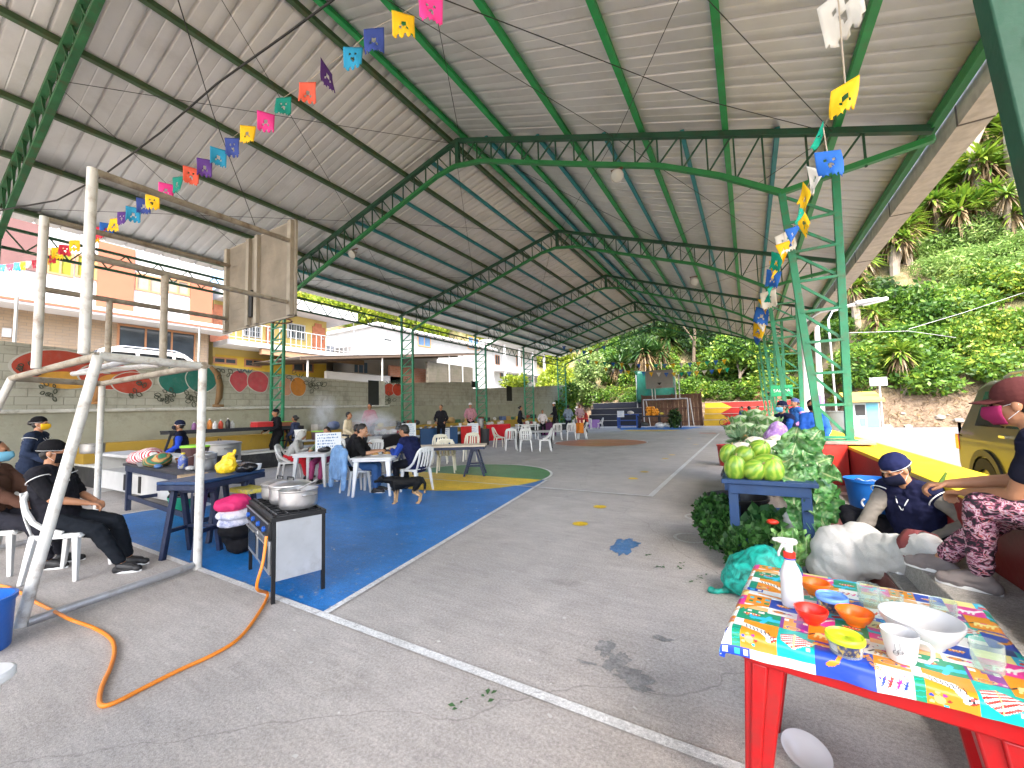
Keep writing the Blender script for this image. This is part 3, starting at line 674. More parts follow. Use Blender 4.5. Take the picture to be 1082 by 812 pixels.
# ------------------------------------------------------------------ left boundary wall with fruit murals
BLOCK = bpy.data.materials.new('painted_block'); BLOCK.use_nodes = True
def blockmat(m, c, mortar, bw=.4, bh=.2, axis='x', dirt=(.17, .16, .12)):
    nt = m.node_tree; N = nt.nodes; L = nt.links; b = N['Principled BSDF']
    tc = N.new('ShaderNodeTexCoord'); sp = N.new('ShaderNodeSeparateXYZ'); cb = N.new('ShaderNodeCombineXYZ'); L.new(tc.outputs['Object'], sp.inputs[0])
    L.new(sp.outputs['Y' if axis == 'x' else 'X'], cb.inputs[0]); L.new(sp.outputs['Z'], cb.inputs[1])
    br = N.new('ShaderNodeTexBrick'); br.inputs['Scale'].default_value = 1; br.inputs['Brick Width'].default_value = bw; br.inputs['Row Height'].default_value = bh
    br.inputs['Mortar Size'].default_value = .009; br.inputs['Mortar Smooth'].default_value = .6; L.new(cb.outputs[0], br.inputs['Vector'])
    br.inputs['Color1'].default_value = (*c, 1); br.inputs['Color2'].default_value = (c[0]*.9, c[1]*.9, c[2]*.88, 1); br.inputs['Mortar'].default_value = (*mortar, 1)
    n = N.new('ShaderNodeTexNoise'); n.inputs['Scale'].default_value = 1.3; n.inputs['Detail'].default_value = 9; n.inputs['Roughness'].default_value = .7; L.new(tc.outputs['Object'], n.inputs['Vector'])
    r = N.new('ShaderNodeMapRange'); r.inputs['From Min'].default_value = .48; r.inputs['From Max'].default_value = .72; r.inputs['To Max'].default_value = .75; L.new(n.outputs['Fac'], r.inputs['Value'])
    mx = N.new('ShaderNodeMix'); mx.data_type = 'RGBA'; L.new(r.outputs[0], mx.inputs[0]); L.new(br.outputs['Color'], mx.inputs[6]); mx.inputs[7].default_value = (*dirt, 1); L.new(mx.outputs[2], b.inputs['Base Color'])
    bp = N.new('ShaderNodeBump'); bp.inputs['Strength'].default_value = .6; bp.inputs['Distance'].default_value = .01; 
    ma = N.new('ShaderNodeMath'); ma.operation = 'MULTIPLY_ADD'; ma.inputs[1].default_value = -1.2; L.new(br.outputs['Fac'], ma.inputs[0]); n2 = N.new('ShaderNodeTexNoise'); n2.inputs['Scale'].default_value = 22; n2.inputs['Detail'].default_value = 5; L.new(tc.outputs['Object'], n2.inputs['Vector']); L.new(n2.outputs['Fac'], ma.inputs[2])
    L.new(ma.outputs[0], bp.inputs['Height']); L.new(bp.outputs[0], b.inputs['Normal']); b.inputs['Roughness'].default_value = .85
blockmat(BLOCK, (.42, .42, .36), (.25, .25, .21))
XW = -15.
bw = thing('boundary_wall', 'long grey green block wall painted with fruit along the house side', 'wall', (XW, 10, 0))
top = [onx(x, y, XW) for x, y in ((0, 360), (108, 373), (215, 385), (320, 398), (400, 405), (470, 404), (497, 404))]
top2 = [onx(x, y, XW) for x, y in ((499, 411), (560, 409), (600, 407))]
pf = [(-14., top[0].z+.25)]+[(p.y, p.z) for p in top]+[(p.y, p.z) for p in top2]+[(37, top2[-1].z)]
pf = [(-14., 0)]+pf+[(37, 0)]
b = MB(); b.prism(pf[::-1], -.22, 'x', XW)
b.build('wall_body', BLOCK, bw, world=True)
def ledz(y): return 1.72+.012*(y-2) if y > 2 else 1.72
LED = M('ledge_white', (.55, .55, .51), .7, .15, 4, .3, 20, dirt=(.28, .27, .22), dscale=5, dirt_amt=.8)
b = MB(); b.grid(lambda u, v: (XW+.2, -14+51*u, v*(1.62+.012*51*u)), 12, 2); b.grid(lambda u, v: (XW+.2*(1-v), -14+51*u, 1.62+.012*51*u), 12, 1); b.build('wall_base', M('wall_base_paint', (.36, .36, .29), .85, .2, 2, .5, 14, dirt=(.15, .14, .1), dscale=2), bw, world=True)
b = MB(); b.bar((XW+.14, -14, 1.64), (XW+.14, 13.5, 1.64+.012*27.5), .3, .09); b.build('ledge', LED, bw, world=True, bev=.02)
# murals, a few millimetres of paint proud of the wall
OFF = [.004]
def mural(name, px, col, rx, ry, seed=0, rag=.05, off=.008, heart=0., rot=0.):
    OFF[0] += .0007; off = OFF[0]
    c = onx(px[0], px[1], XW); pts = []
    for i in range(36):
        a = 2*PI*i/36; f = 1+rag*noise.noise(Vector((math.cos(a)*1.3+seed, math.sin(a)*1.3, seed*1.7)))
        y = math.cos(a)*rx*f*(1-heart*.35*(math.sin(a) < 0)*(-math.sin(a))); z = math.sin(a)*ry*f
        pts.append((c.y+y*math.cos(rot)-z*math.sin(rot), c.z+z*math.cos(rot)+y*math.sin(rot)))
    b = MB(); b.prism(pts, off, 'x', XW); return b.build(name, mcol(col), bw, world=True)
def mcol(c): return M('mural_%d_%d_%d' % tuple(int(v*255) for v in c), c, .75, .14, 5, .5, 20, dirt=(c[0]*.6+.1, c[1]*.6+.1, c[2]*.6+.09), dscale=6, dirt_amt=.5)
PW = (.52, .52, .48)
def fruit(cols, px, rx, ry, seed, rot=0., heart=.5, name='fruit_mural'):
    mural(name, px, PW, rx*1.07, ry*1.07, seed, off=.004, heart=heart, rot=rot); mural(name, px, cols, rx, ry, seed, heart=heart, rot=rot)
RED_, TEA_, ORA_, PNK_, BRN_ = (.42, .06, .035), (.02, .16, .13), (.55, .22, .04), (.5, .08, .1), (.25, .15, .07)
fruit(RED_, (62, 388), .75, .42, 1, heart=0); mural('fruit_mural', (70, 402), (.6, .32, .05), .5, .22, 2, off=.012)
fruit(RED_, (118, 398), .62, .36, 3, heart=0); mural('fruit_mural', (122, 402), (.6, .28, .05), .32, .16, 4, off=.012); fruit(RED_, (140, 405), .42, .3, 5, heart=0)
fruit(TEA_, (186, 402), .42, .4, 6, heart=.2); fruit(TEA_, (213, 401), .42, .42, 7, heart=.2)
fruit(PNK_, (253, 403), .3, .37, 8, rot=.0, heart=1.1); fruit(PNK_, (273, 404), .36, .39, 9, rot=.45, heart=1.0)
fruit((.58, .3, .2), (302, 409), .27, .33, 10, heart=.1); fruit(ORA_, (315, 409), .31, .36, 11, heart=0)
fruit((.55, .06, .03), (411, 412), .34, .3, 12, heart=.2); fruit((.55, .06, .03), (420, 412), .34, .3, 13, heart=.2)
SO = [.034]
def stroke(pts, wd, col, name='mural_stroke'):
    SO[0] += .0001
    P_ = [onx(x, y, XW) for x, y in pts]; b = MB(); V = []; n = len(P_)
    for i, p in enumerate(P_):
        t = (P_[min(i+1, n-1)]-P_[max(i-1, 0)]).normalized(); q = Vector((0, -t.z, t.y))*wd*(.55 if i in (0, n-1) else 1)/2
        V += [(XW+SO[0], p.y+q.y, p.z+q.z), (XW+SO[0], p.y-q.y, p.z-q.z)]
    b.add(V, [(2*i, 2*i+1, 2*i+3, 2*i+2) for i in range(n-1)]); b.build(name, mcol(col), bw, world=True, solid=.006)
stroke([(222, 388), (229, 395), (232, 408), (231, 420), (228, 428)], .2, BRN_); stroke([(224, 429), (236, 429)], .16, BRN_)
stroke([(104, 403), (104, 415), (100, 425)], .22, (.35, .17, .06)); stroke([(96, 426), (110, 426)], .12, (.35, .17, .06))
INK = (.06, .07, .05); rg = random.Random(3)
def leafmark(x, y, s):
    a = rg.uniform(0, 6.3); dx, dy = math.cos(a)*s, math.sin(a)*s; nx, ny = -dy*.3, dx*.3; P_ = []
    for t in range(9): f = t/8; w_ = math.sin(PI*f); P_.append((x+dx*f+nx*w_, y+dy*f+ny*w_))
    for t in range(1, 9): f = 1-t/8; w_ = -math.sin(PI*f); P_.append((x+dx*f+nx*w_, y+dy*f+ny*w_))
    stroke(P_, .02, INK)
for cx_, cy_, n_, sp in ((30, 392, 8, 13), (45, 412, 8, 15), (150, 412, 8, 16), (175, 420, 12, 10), (205, 420, 12, 10), (332, 407, 10, 9), (303, 399, 5, 8), (240, 396, 5, 9), (412, 420, 6, 8), (423, 404, 5, 6)):
    for j in range(n_): leafmark(cx_+rg.uniform(-sp, sp), cy_+rg.uniform(-sp*.5, sp*.5), rg.uniform(4, 7))
for x, y in ((254, 394), (262, 394), (316, 399), (411, 406), (420, 406), (205, 392), (182, 392)):
    for dx in (-3, 0, 3): stroke([(x+dx*.4, y), (x+dx*1.4, y-3.5)], .05, (.05, .12, .16) if x < 300 else (.05, .12, .06))
# metal door and vents in the wall
b = MB(); p0 = onx(389, 402, XW); p1 = onx(400, 431, XW); b.box2((XW, p0.y, p1.z), (XW+.03, p1.y, p0.z)); b.build('steel_door', M('door_black', (.02, .022, .025), .5), bw, world=True)
b = MB(); b.box2((XW, p1.y, p1.z), (XW+.05, p1.y+.35, p0.z)); b.build('door_post', LED, bw, world=True)
for x0, y0, x1, y1 in ((498, 403, 505, 410), (535, 408, 541, 424)):
    b = MB(); a = onx(x0, y0, XW); c = onx(x1, y1, XW); b.box2((XW, a.y, c.z), (XW+.02, c.y, a.z)); b.build('wall_opening', M('opening_dark', (.02, .02, .018), .9), bw, world=True)
# stepped seating under the wall
bl = thing('bleacher', 'low stepped seating with yellow riser and black base under the fruit wall', 'bleacher', (-14, 16, 0))
BLKP = M('black_paint', (.022, .022, .024), .6, .3, 3, .3, 20, dirt=(.1, .1, .09), dscale=4, dirt_amt=.5)
b = MB(); b.box2((-14.8, 3.2, 0), (-12.9, 31, .46)); b.build('lower_step', BLKP, bl, world=True, bev=.01)
b = MB(); b.box2((-14.8, 3.2, .46), (-12.86, 31, .51)); b.build('step_edge', LED, bl, world=True, bev=.01)
b = MB(); b.box2((-14.8, 3.2, .51), (-14.15, 31, 1.0)); b.build('upper_step', M('ochre_paint', (.4, .25, .03), .6, .15, 3, .2, 20, dirt=(.25, .17, .05), dscale=3), bl, world=True, bev=.01)

# ------------------------------------------------------------------ street and houses beyond the wall
b = MB(); b.box2((-60, -40, 0), (-15.25, 62, 2.0)); struct(b, 'street', M('street_grey', (.3, .3, .29), .85, .15, 2))
WHITE = M('house_white', (.5, .49, .49), .8, .05, 1.5, .15, 25); PINK = M('house_salmon', (.3, .1, .055), .8, .06, 2, .15, 25); PURP = M('house_mauve', (.14, .07, .065), .8, .1, 2, .15, 25)
LIME = M('curtain_lime', (.2, .2, .008), .7, .2, 8, .2, 12); CURT = M('curtain_beige', (.24, .21, .165), .7, .15, 8, .2, 12); GLASS = M('window_glass', (.05, .06, .07), .08, .3, 2, 0, spec=.7); FRAME = M('frame_brown', (.36, .17, .08), .5, .1, 6)
STONE = bpy.data.materials.new('stone_cladding'); STONE.use_nodes = True; blockmat(STONE, (.36, .26, .17), (.22, .18, .14), .34, .11, 'x', (.28, .23, .18))
CREAM = M('house_yellow', (.42, .32, .1), .8, .06, 2, .15, 25); OCHRE = M('house_ochre', (.5, .34, .04), .8, .06, 2, .15, 25); RED_D = M('door_wood', (.38, .13, .06), .45, .2, 6, .1, 30); RAIL = M('rail_grey', (.42, .42, .41), .4, .1, 4, 0, metal=.3)
def fr(X, x0, y0, x1, y1):
    """facade rectangle seen in the photo -> (y0, y1, z0, z1) on the plane x = X"""
    a = onx(x0, y0, X); c = onx(x1, y1, X); return a.y, c.y, c.z, a.z
def fbox(name, X, px, mat, par, d0=0., d1=.05, bev=0., raw=False):
    y0, y1, z0, z1 = px if raw else fr(X, *px)
    b = MB(); b.box2((X+d0, y0, z0), (X+d1, y1, z1)); return b.build(name, mat, par, world=True, bev=bev), (y0, y1, z0, z1)
def window(X, px, par, pane=GLASS, frame=FRAME, mull=2, bars=0, name='window'):
    y0, y1, z0, z1 = fr(X, *px); c = wm(par).translation
    f = MB(); t = .07
    for a in ((y0, y1, z0, z0+t), (y0, y1, z1-t, z1), (y0, y0+t, z0+t, z1-t), (y1-t, y1, z0+t, z1-t)): f.box2((X-.02, a[0], a[2]), (X+.05, a[1], a[3]))
    for j in range(1, mull): yy = y0+(y1-y0)*j/mull; f.box2((X-.02, yy-.03, z0+t), (X+.045, yy+.03, z1-t))
    for j in range(bars): yy = y0+(y1-y0)*(j+.5)/bars; f.box2((X+.06, yy-.012, z0), (X+.085, yy+.012, z1))
    if bars:
        for zz in (z0+.02, (z0+z1)/2, z1-.02): f.box2((X+.062, y0, zz-.014), (X+.083, y1, zz+.014))
    fo = f.build(name, frame, par, world=True)
    g = MB(); g.box2((X-.015, y0+t, z0+t), (X+.012, y1-t, z1-t)); g.V = [tuple(Vector(v)-c) for v in g.V]; g.build('pane', pane, fo)
X1 = -21.5
h1 = thing('house', 'salmon and white two storey house with lime curtains and stone clad ground floor', 'house', (X1, 4, 2))
y_end = fr(X1, 222, 300, 226, 350)[0]
z_can = fr(X1, 0, 322, 10, 350)[3]
b = MB(); b.box2((X1-8, -12, 2), (X1, y_end, z_can+5.2)); b.build('wall', WHITE, h1, world=True)
fbox('wall_cladding', X1, (-12, y_end-.02, 2.0, z_can-.1), STONE, h1, .0, .06, raw=True)
b = MB(); b.box2((X1, -12, z_can-.1), (X1+1.1, y_end+.5, z_can+.22)); b.build('canopy_slab', WHITE, h1, world=True, bev=.03)
b = MB(); b.box2((X1+1.1, -12, z_can+.0), (X1+1.13, y_end+.5, z_can+.07)); b.build('slab_trim', PINK, h1, world=True)
fbox('wall_panel', X1, (0, 228, 41, 288), PURP, h1, 0, .08); fbox('wall_panel', X1, (104, 255, 140, 334), PINK, h1, 0, .08); fbox('wall_panel', X1, (201, 299, 223, 345), PINK, h1, 0, .08)
window(X1, (50, 262, 77, 294), h1, LIME); window(X1, (80, 268, 102, 297), h1, LIME, mull=1); window(X1, (143, 288, 172, 312), h1, CURT); window(X1, (175, 293, 200, 314), h1, CURT)
window(X1+.06, (124, 342, 206, 384), h1, GLASS, mull=3)
fbox('wall_panel', X1, (206, 345, 217, 388), STONE, h1, .06, .12)
fbox('meter_box', X1+.06, (2, 347, 11, 357), M('meter_grey', (.5, .5, .5), .5), h1, 0, .12)
# red poles and utility pole in the street
for px_, lab in ((14, 'thin grey street pole standing before the salmon house'), (210, 'thin dark pole at the corner of the salmon house')):
    c = onx(px_, 380, -16.2); tag(MB().tube([(-16.2, c.y, 1.9), (-16.2, c.y, onx(px_, 313 if px_ == 14 else 346, -16.2).z)], .035, 8).build('pole', RAIL), lab, 'pole')
# yellow house
X2 = -22.5
h2 = thing('house', 'yellow two storey house with barred balcony and wooden doors', 'house', (X2, 15, 2))
ya, yc_, _, _ = fr(X2, 228, 330, 362, 350); sl0 = fr(X2, 300, 372, 360, 378); zsl = (sl0[2]+sl0[3])/2
rf0 = fr(X2, 300, 330, 360, 345); zrf = (rf0[2]+rf0[3])/2
ywall = fr(X2, 345, 344, 346, 380)[0]
b = MB(); b.box2((X2-8, y_end+.6, 2), (X2, ywall, zrf)); b.build('wall', CREAM, h2, world=True)
b = MB(); b.box2((X2-8, y_end+.6, zrf), (X2+1.5, yc_, zrf+.55)); b.build('roof', WHITE, h2, world=True, bev=.02)
b = MB(); b.box2((X2, y_end+.6, zsl-.2), (X2+1.4, yc_+.3, zsl+.05)); b.build('balcony_slab', WHITE, h2, world=True, bev=.02)
b = MB(); b.box2((X2+1.1, y_end+2.2, zsl-.5), (X2+1.35, yc_+.6, zsl-.22)); b.build('balcony_beam', M('wood_beam', (.3, .19, .11), .7), h2, world=True)
fbox('wall_panel', X2, (y_end+.7, ywall-.02, 2, zsl-.55), OCHRE, h2, 0, .03, raw=True)
for px_ in ((222, 327, 240, 371), (281, 344, 287, 371), (330, 345, 343, 371)):
    o, rr = fbox('door', X2, (*fr(X2, *px_)[:2], zsl+.05, fr(X2, *px_)[3]), RED_D, h2, 0, .06, raw=True)
    cc = wm(h2).translation; hb = MB(); hb.box2((X2+.062, rr[1]-.2, rr[2]+.95), (X2+.1, rr[1]-.12, rr[2]+1.05)); hb.V = [tuple(Vector(v)-cc) for v in hb.V]; hb.build('handle', RAIL, o)
    f = MB()
    for j in range(3): f.box2((X2+.061, rr[0]+.12, rr[2]+.2+j*.62), (X2+.075, rr[1]-.25, rr[2]+.65+j*.62))
    f.V = [tuple(Vector(v)-cc) for v in f.V]; f.build('door_panel', RED_D, o)
for px_ in ((257, 343, 275, 358), (303, 341, 322, 360)): window(X2, px_, h2, GLASS, RAIL, 2, 7)
for px_ in ((225, 377, 250, 386), (258, 379, 276, 389), (309, 382, 331, 394)): window(X2+.04, px_, h2, GLASS, FRAME, 2)
b = MB(); yy = y_end+.7
while yy < yc_+.2: b.tube([(X2+1.32, yy, zsl+.05), (X2+1.32, yy, zsl+.95)], .018, 5); yy += .3
b.tube([(X2+1.32, y_end+.6, zsl+.96), (X2+1.32, yc_+.3, zsl+.96)], .03, 6); b.tube([(X2+1.32, y_end+.6, zsl+.2), (X2+1.32, yc_+.3, zsl+.2)], .02, 6); b.build('balcony_railing', RAIL, h2, world=True)
b = MB(); pz = onx(354, 373, X2+1.2); b.tube([(X2+1.2, yc_, zsl), (X2+1.2, yc_-.1, zrf)], .04, 6); b.build('downpipe', RAIL, h2, world=True)
# white house behind a steel lean-to
X3 = -24
GBLK = bpy.data.materials.new('white_block'); GBLK.use_nodes = True; blockmat(GBLK, (.4, .39, .38), (.27, .265, .26), .4, .2, 'x', (.3, .29, .27))
h3 = thing('house', 'white block house with wooden framed windows behind a steel lean-to', 'house', (X3, 26, 2))
r3 = fr(X3, 385, 352, 520, 420); yL = fr(X3, 345, 380, 346, 400)[0]; yR = fr(X3, 521, 360, 522, 400)[0]; z3 = fr(X3, 425, 350, 440, 360)[3]
b = MB(); yM = fr(X3, 399, 360, 400, 380)[0]; zL = fr(X3, 350, 364, 360, 370)[3]; b.box2((X3-9, yM, 2), (X3, yR, z3)); b.box2((X3-7, yL, 2), (X3-.5, yM-.01, zL)); b.build('wall', GBLK, h3, world=True)
b = MB(); b.box2((X3-9, yM-.3, z3), (X3+.4, yR+.4, z3+.2)); b.build('roof', WHITE, h3, world=True, bev=.02)
b = MB(); b.box2((X3, yL+.5, 2), (X3+2.6, yL+8, zL-.3)); b.build('side_wall', WHITE, h3, world=True)
for px_ in ((441, 351, 455, 368), (494, 355, 506, 371)): window(X3, px_, h3, M('glass_blue', (.12, .2, .32), .1, .2, 2, 0), M('frame_orange', (.5, .26, .08), .5), 2)
window(X3, (405, 357, 414, 362), h3, GLASS, RAIL, 1)
window(X3+2.6, (373, 381, 389, 396), h3, M('glass_blue', (.12, .2, .32), .1, .2, 2, 0), WHITE, 3)
X4 = -18.5
ln = thing('lean_to', 'rusty steel sheet lean-to roof on thin posts beside the white house', 'shelter', (X4, 20, 2))
A = [onx(310, 378, X4), onx(500, 374, X4)]
z0_, z1_ = A[0].z, A[1].z
b = MB(); b.grid(lambda u, v: (X4+.6-7*v, A[0].y+(A[1].y-A[0].y)*u, A[0].z+(A[1].z-A[0].z)*u+.1*v), 8, 2); b.build('roof_sheet', M('rust_sheet', (.13, .11, .1), .6, .3, 3, .2, 20, metal=.3), ln, world=True, solid=.03)
b = MB()
for v in (0, .3, .6, .95): b.bar((X4+.55-7*v, A[0].y, A[0].z+.1*v-.1), (X4+.55-7*v, A[1].y, A[1].z+.1*v-.1), .07, .12)
b.build('rafters', M('rust_beam', (.1, .07, .05), .7), ln, world=True)
for px_ in (325, 404, 475, 489):
    c = onx(px_, 400, X4+.5); f = (c.y-A[0].y)/(A[1].y-A[0].y); b = MB(); b.tube([(X4+.5, c.y, 2), (X4+.5, c.y, A[0].z+(A[1].z-A[0].z)*f-.1)], .05, 8); b.build('post', RAIL, ln, world=True)
# brick stub walls and rubble below it
BRK = bpy.data.materials.new('raw_brick'); BRK.use_nodes = True; blockmat(BRK, (.4, .16, .09), (.3, .27, .23), .3, .12, 'x', (.28, .22, .18))
OLDW = bpy.data.materials.new('old_block'); OLDW.use_nodes = True; blockmat(OLDW, (.1, .09, .07), (.06, .055, .045), .4, .2, 'x', (.045, .05, .025))
for (x0, y0, x1, y1), mt_, lab in (((345, 392, 425, 404), WHITE, 'low white wall under the lean-to roof'), ((412, 386, 452, 404), BRK, 'unfinished red brick wall beside the lean-to'), ((452, 382, 500, 405), OLDW, 'dark mossy block wall at the right end of the lean-to')):
    y_0, y_1, z_0, z_1 = fr(-18.2 if mt_ is OLDW else -19.5, x0, y0, x1, y1); X_ = -18.2 if mt_ is OLDW else -19.5
    b = MB(); b.box2((X_-.2, y_0, 2), (X_, y_1, z_1)); tag(b.build('block_wall', mt_, bev=.02), lab, 'wall')
h5 = thing('house', 'distant white house with columned porch beyond the second left column', 'house', (-24, 40, 2))
y_0, y_1, z_0, z_1 = fr(-24, 518, 362, 572, 404)
b = MB(); b.box2((-32, y_0+1, 2), (-24.6, y_1, z_1)); b.build('wall', WHITE, h5, world=True)
b = MB(); b.box2((-32, y_0, z_1), (-23, y_1+1, z_1+.4)); b.build('roof', WHITE, h5, world=True)
b = MB(); b.box2((-24.6, y_0+.6, z_1-3.1), (-23.2, y_1, z_1-2.9)); b.build('porch_slab', WHITE, h5, world=True)
for f in (.1, .4, .7, 1.): b = MB(); b.tube([(-23.4, y_0+.8+(y_1-y_0-1)*f, 2), (-23.4, y_0+.8+(y_1-y_0-1)*f, z_1)], .16, 10); b.build('porch_column', WHITE, h5, world=True)
for px_ in ((523, 375, 528, 386), (545, 375, 551, 388), (528, 392, 548, 402)): window(-24.6, px_, h5, GLASS, FRAME, 2)
# car parked in the street, its roof showing over the wall
def car(label, loc, rz, paint, s=1., group=None):
    c = thing('parked_car', label, 'car', loc, rz, group)
    prof = [(-2.2, .55), (-2.2, .95), (-2.05, 1.05), (-1.75, 1.62), (-1.5, 1.7), (.35, 1.68), (1.0, 1.15), (1.95, 1.0), (2.18, .8), (2.2, .5), (2.1, .3), (-2.1, .3)]
    b = MB(); hw = .88; n = len(prof)
    def wid(z): return hw*(1-.16*max(0, (z-1.0)/.7))
    V = [(x, -wid(z), z) for x, z in prof]+[(x, wid(z), z) for x, z in prof]
    b.add(V, [tuple(range(n)), tuple(range(n, 2*n))[::-1]]+[(i, (i+1) % n, n+(i+1) % n, n+i) for i in range(n)])
    b.build('body', paint, c, bev=.06)
    gm = M('car_glass', (.01, .012, .014), .05, 0, 1, 0, spec=.8); lp = M('tail_red', (.5, .02, .02), .15, .1, 10, 0, coat=1)
    for q in (-1, 1):
        for pts in (((-1.62, 1.1), (-1.5, 1.55), (-.95, 1.56), (-.95, 1.1)), ((-.85, 1.1), (-.85, 1.56), (.0, 1.55), (.0, 1.1)), ((.1, 1.1), (.1, 1.54), (.33, 1.52), (.82, 1.13))):
            b = MB(); b.add([(x, q*(wid(z)+.006), z) for x, z in pts]+[(x, q*(wid(z)-.02), z) for x, z in pts], [(0, 1, 2, 3), (4, 5, 6, 7), (0, 1, 5, 4), (1, 2, 6, 5), (2, 3, 7, 6), (3, 0, 4, 7)]); b.build('side_window', gm, c)
        b = MB(); b.box2((-2.215, q*.78-.09, .74), (-2.1, q*.86+.025*q, .96)); b.box2((-2.09, q*.84-.04, .94), (-1.98, q*.85+.03*q, 1.13)); b.build('taillight', lp, c, bev=.03)
        b = MB(); b.box2((2.0, q*.75-.16, .72), (2.22, q*.75+.12, .9)); b.build('headlight', M('headlight_clear', (.7, .7, .72), .1, 0, 1, 0), c, bev=.03)
        b = MB(); b.box2((.7, q*.93-.08, 1.08), (.86, q*.93+.1, 1.22)); b.build('wing_mirror', paint, c, bev=.03)
        for x in (-.88, .05): b = MB(); b.box2((x-.07, q*.87-.03, .98), (x+.07, q*.87+.03, 1.01)); b.build('door_handle', M('chrome', (.6, .6, .6), .2, 0, 1, 0, metal=1), c)
        for x in (-1.38, 1.38):
            wh = MB(); mm = Matrix.Rotation(R(90), 3, 'X'); wh.lathe([(.2, -.1), (.33, -.1), (.35, -.06), (.35, .06), (.33, .1), (.2, .1)], (x, q*.8, .35), 28, False, False, m=mm); w_ = wh.build('wheel', M('tyre', (.015, .015, .016), .8), c)
            rm = MB(); rm.lathe([(.2, -.08), (.2, .06), (.06, .09*1)], (x, q*.8, .35), 20, True, True, m=mm); rm.build('rim', M('alloy', (.4, .4, .42), .3, 0, 1, 0, metal=.9), w_)
            ar = MB(); ar.lathe([(.355, -.02), (.44, -.02), (.44, .02), (.355, .02)], (x, q*.885, .36), 28, False, False, m=mm); ar.build('wheel_arch', M('arch_black', (.02, .02, .02), .5), c)
    b = MB(); b.add([(-2.06, -.72, 1.08), (-2.06, .72, 1.08), (-1.775, .66, 1.585), (-1.775, -.66, 1.585)], [(0, 1, 2, 3)]); b.build('rear_window', gm, c, solid=.02)
    b = MB(); b.add([(.97, -.74, 1.19), (.97, .74, 1.19), (.42, .66, 1.64), (.42, -.66, 1.64)], [(0, 1, 2, 3)]); b.build('windscreen', gm, c, solid=.02)
    for q in (-1, 1): b = MB(); b.tube([(-1.4, q*.62, 1.72), (-1.2, q*.63, 1.77), (.1, q*.63, 1.76), (.3, q*.62, 1.7)], .02, 6); b.build('roof_rail', M('rail_silver', (.55, .55, .56), .3, 0, 1, 0, metal=.8), c)
    c.scale = (s, s, s); return c
pc = onx(172, 374, -17.6)
car('white car parked in the street showing only its roof above the fruit wall', (-17.6, pc.y, pc.z-1.72), R(90), M('car_white', (.7, .7, .72), .25, .02, 2, 0, coat=.6))
car('dark olive suv parked on the road behind the yellow topped wall', (3.55, 6.4, 0), R(-90), M('car_olive', (.05, .052, .034), .35, .1, 2, 0, coat=.3), 1.02)
# ------------------------------------------------------------------ hill
def sstep(a, c, x): t = min(1, max(0, (x-a)/(c-a))); return t*t*(3-2*t)
def hillbase(x):
    if x < -15: return 38.5+22*sstep(-15, -24, x)-48*sstep(-34, -52, x)
    return 38.5-6.3*sstep(3.5, 6.5, x)
def hz(x, y):
    d = y-hillbase(x)
    if d < 0: h = 0
    else:
        sl = 1.0+.25*noise.noise(Vector((x*.06, y*.06, 3)))
        h = min(1.8, d*1.6) if d < 1.1 else 1.76+(d-1.1)*sl
        h += min(1, d*.4)*(.9*noise.noise(Vector((x*.25, y*.25, 1)))+.3*noise.noise(Vector((x*.9, y*.9, 5))))
        h = min(h, 62+.1*d)
    if x < -15: h = max(h*.62, 0)+ (2.0 if d > -1 else 0)
    return max(h, -.03)
b = MB()
def hp(u, v):
    x = -130+260*u; yb_ = hillbase(x); y = yb_-.6+140*v**2; return (x, y, hz(x, y)-.02)
b.grid(hp, 300, 90)
HILLM = bpy.data.materials.new('hill_soil'); HILLM.use_nodes = True
nt = HILLM.node_tree; N = nt.nodes; L = nt.links; bb = N['Principled BSDF']; tc = N.new('ShaderNodeTexCoord')
n1 = N.new('ShaderNodeTexNoise'); n1.inputs['Scale'].default_value = .9; n1.inputs['Detail'].default_value = 9; n1.inputs['Roughness'].default_value = .75; L.new(tc.outputs['Object'], n1.inputs['Vector'])
cr = N.new('ShaderNodeValToRGB'); cr.color_ramp.elements[0].position = .35; cr.color_ramp.elements[0].color = (.06, .075, .02, 1); cr.color_ramp.elements[1].position = .62; cr.color_ramp.elements[1].color = (.25, .18, .1, 1)
e = cr.color_ramp.elements.new(.48); e.color = (.13, .12, .045, 1); L.new(n1.outputs['Fac'], cr.inputs[0])
sp = N.new('ShaderNodeSeparateXYZ'); L.new(tc.outputs['Object'], sp.inputs[0]); mr = N.new('ShaderNodeMapRange'); mr.inputs['From Min'].default_value = 1.6; mr.inputs['From Max'].default_value = 3.2; L.new(sp.outputs['Z'], mr.inputs['Value'])
n2 = N.new('ShaderNodeTexNoise'); n2.inputs['Scale'].default_value = 4; n2.inputs['Detail'].default_value = 8; n2.inputs['Roughness'].default_value = .8; L.new(tc.outputs['Object'], n2.inputs['Vector'])
c2 = N.new('ShaderNodeValToRGB'); c2.color_ramp.elements[0].position = .38; c2.color_ramp.elements[0].color = (.1, .065, .04, 1); c2.color_ramp.elements[1].position = .66; c2.color_ramp.elements[1].color = (.27, .2, .135, 1); L.new(n2.outputs['Fac'], c2.inputs[0])
mx = N.new('ShaderNodeMix'); mx.data_type = 'RGBA'; L.new(mr.outputs[0], mx.inputs[0]); L.new(c2.outputs[0], mx.inputs[6]); L.new(cr.outputs[0], mx.inputs[7]); L.new(mx.outputs[2], bb.inputs['Base Color']); bb.inputs['Roughness'].default_value = .95
bp = N.new('ShaderNodeBump'); bp.inputs['Strength'].default_value = 1; bp.inputs['Distance'].default_value = .25; L.new(n2.outputs['Fac'], bp.inputs['Height']); L.new(bp.outputs[0], bb.inputs['Normal'])
struct(b, 'hillside', HILLM, sharp=180)

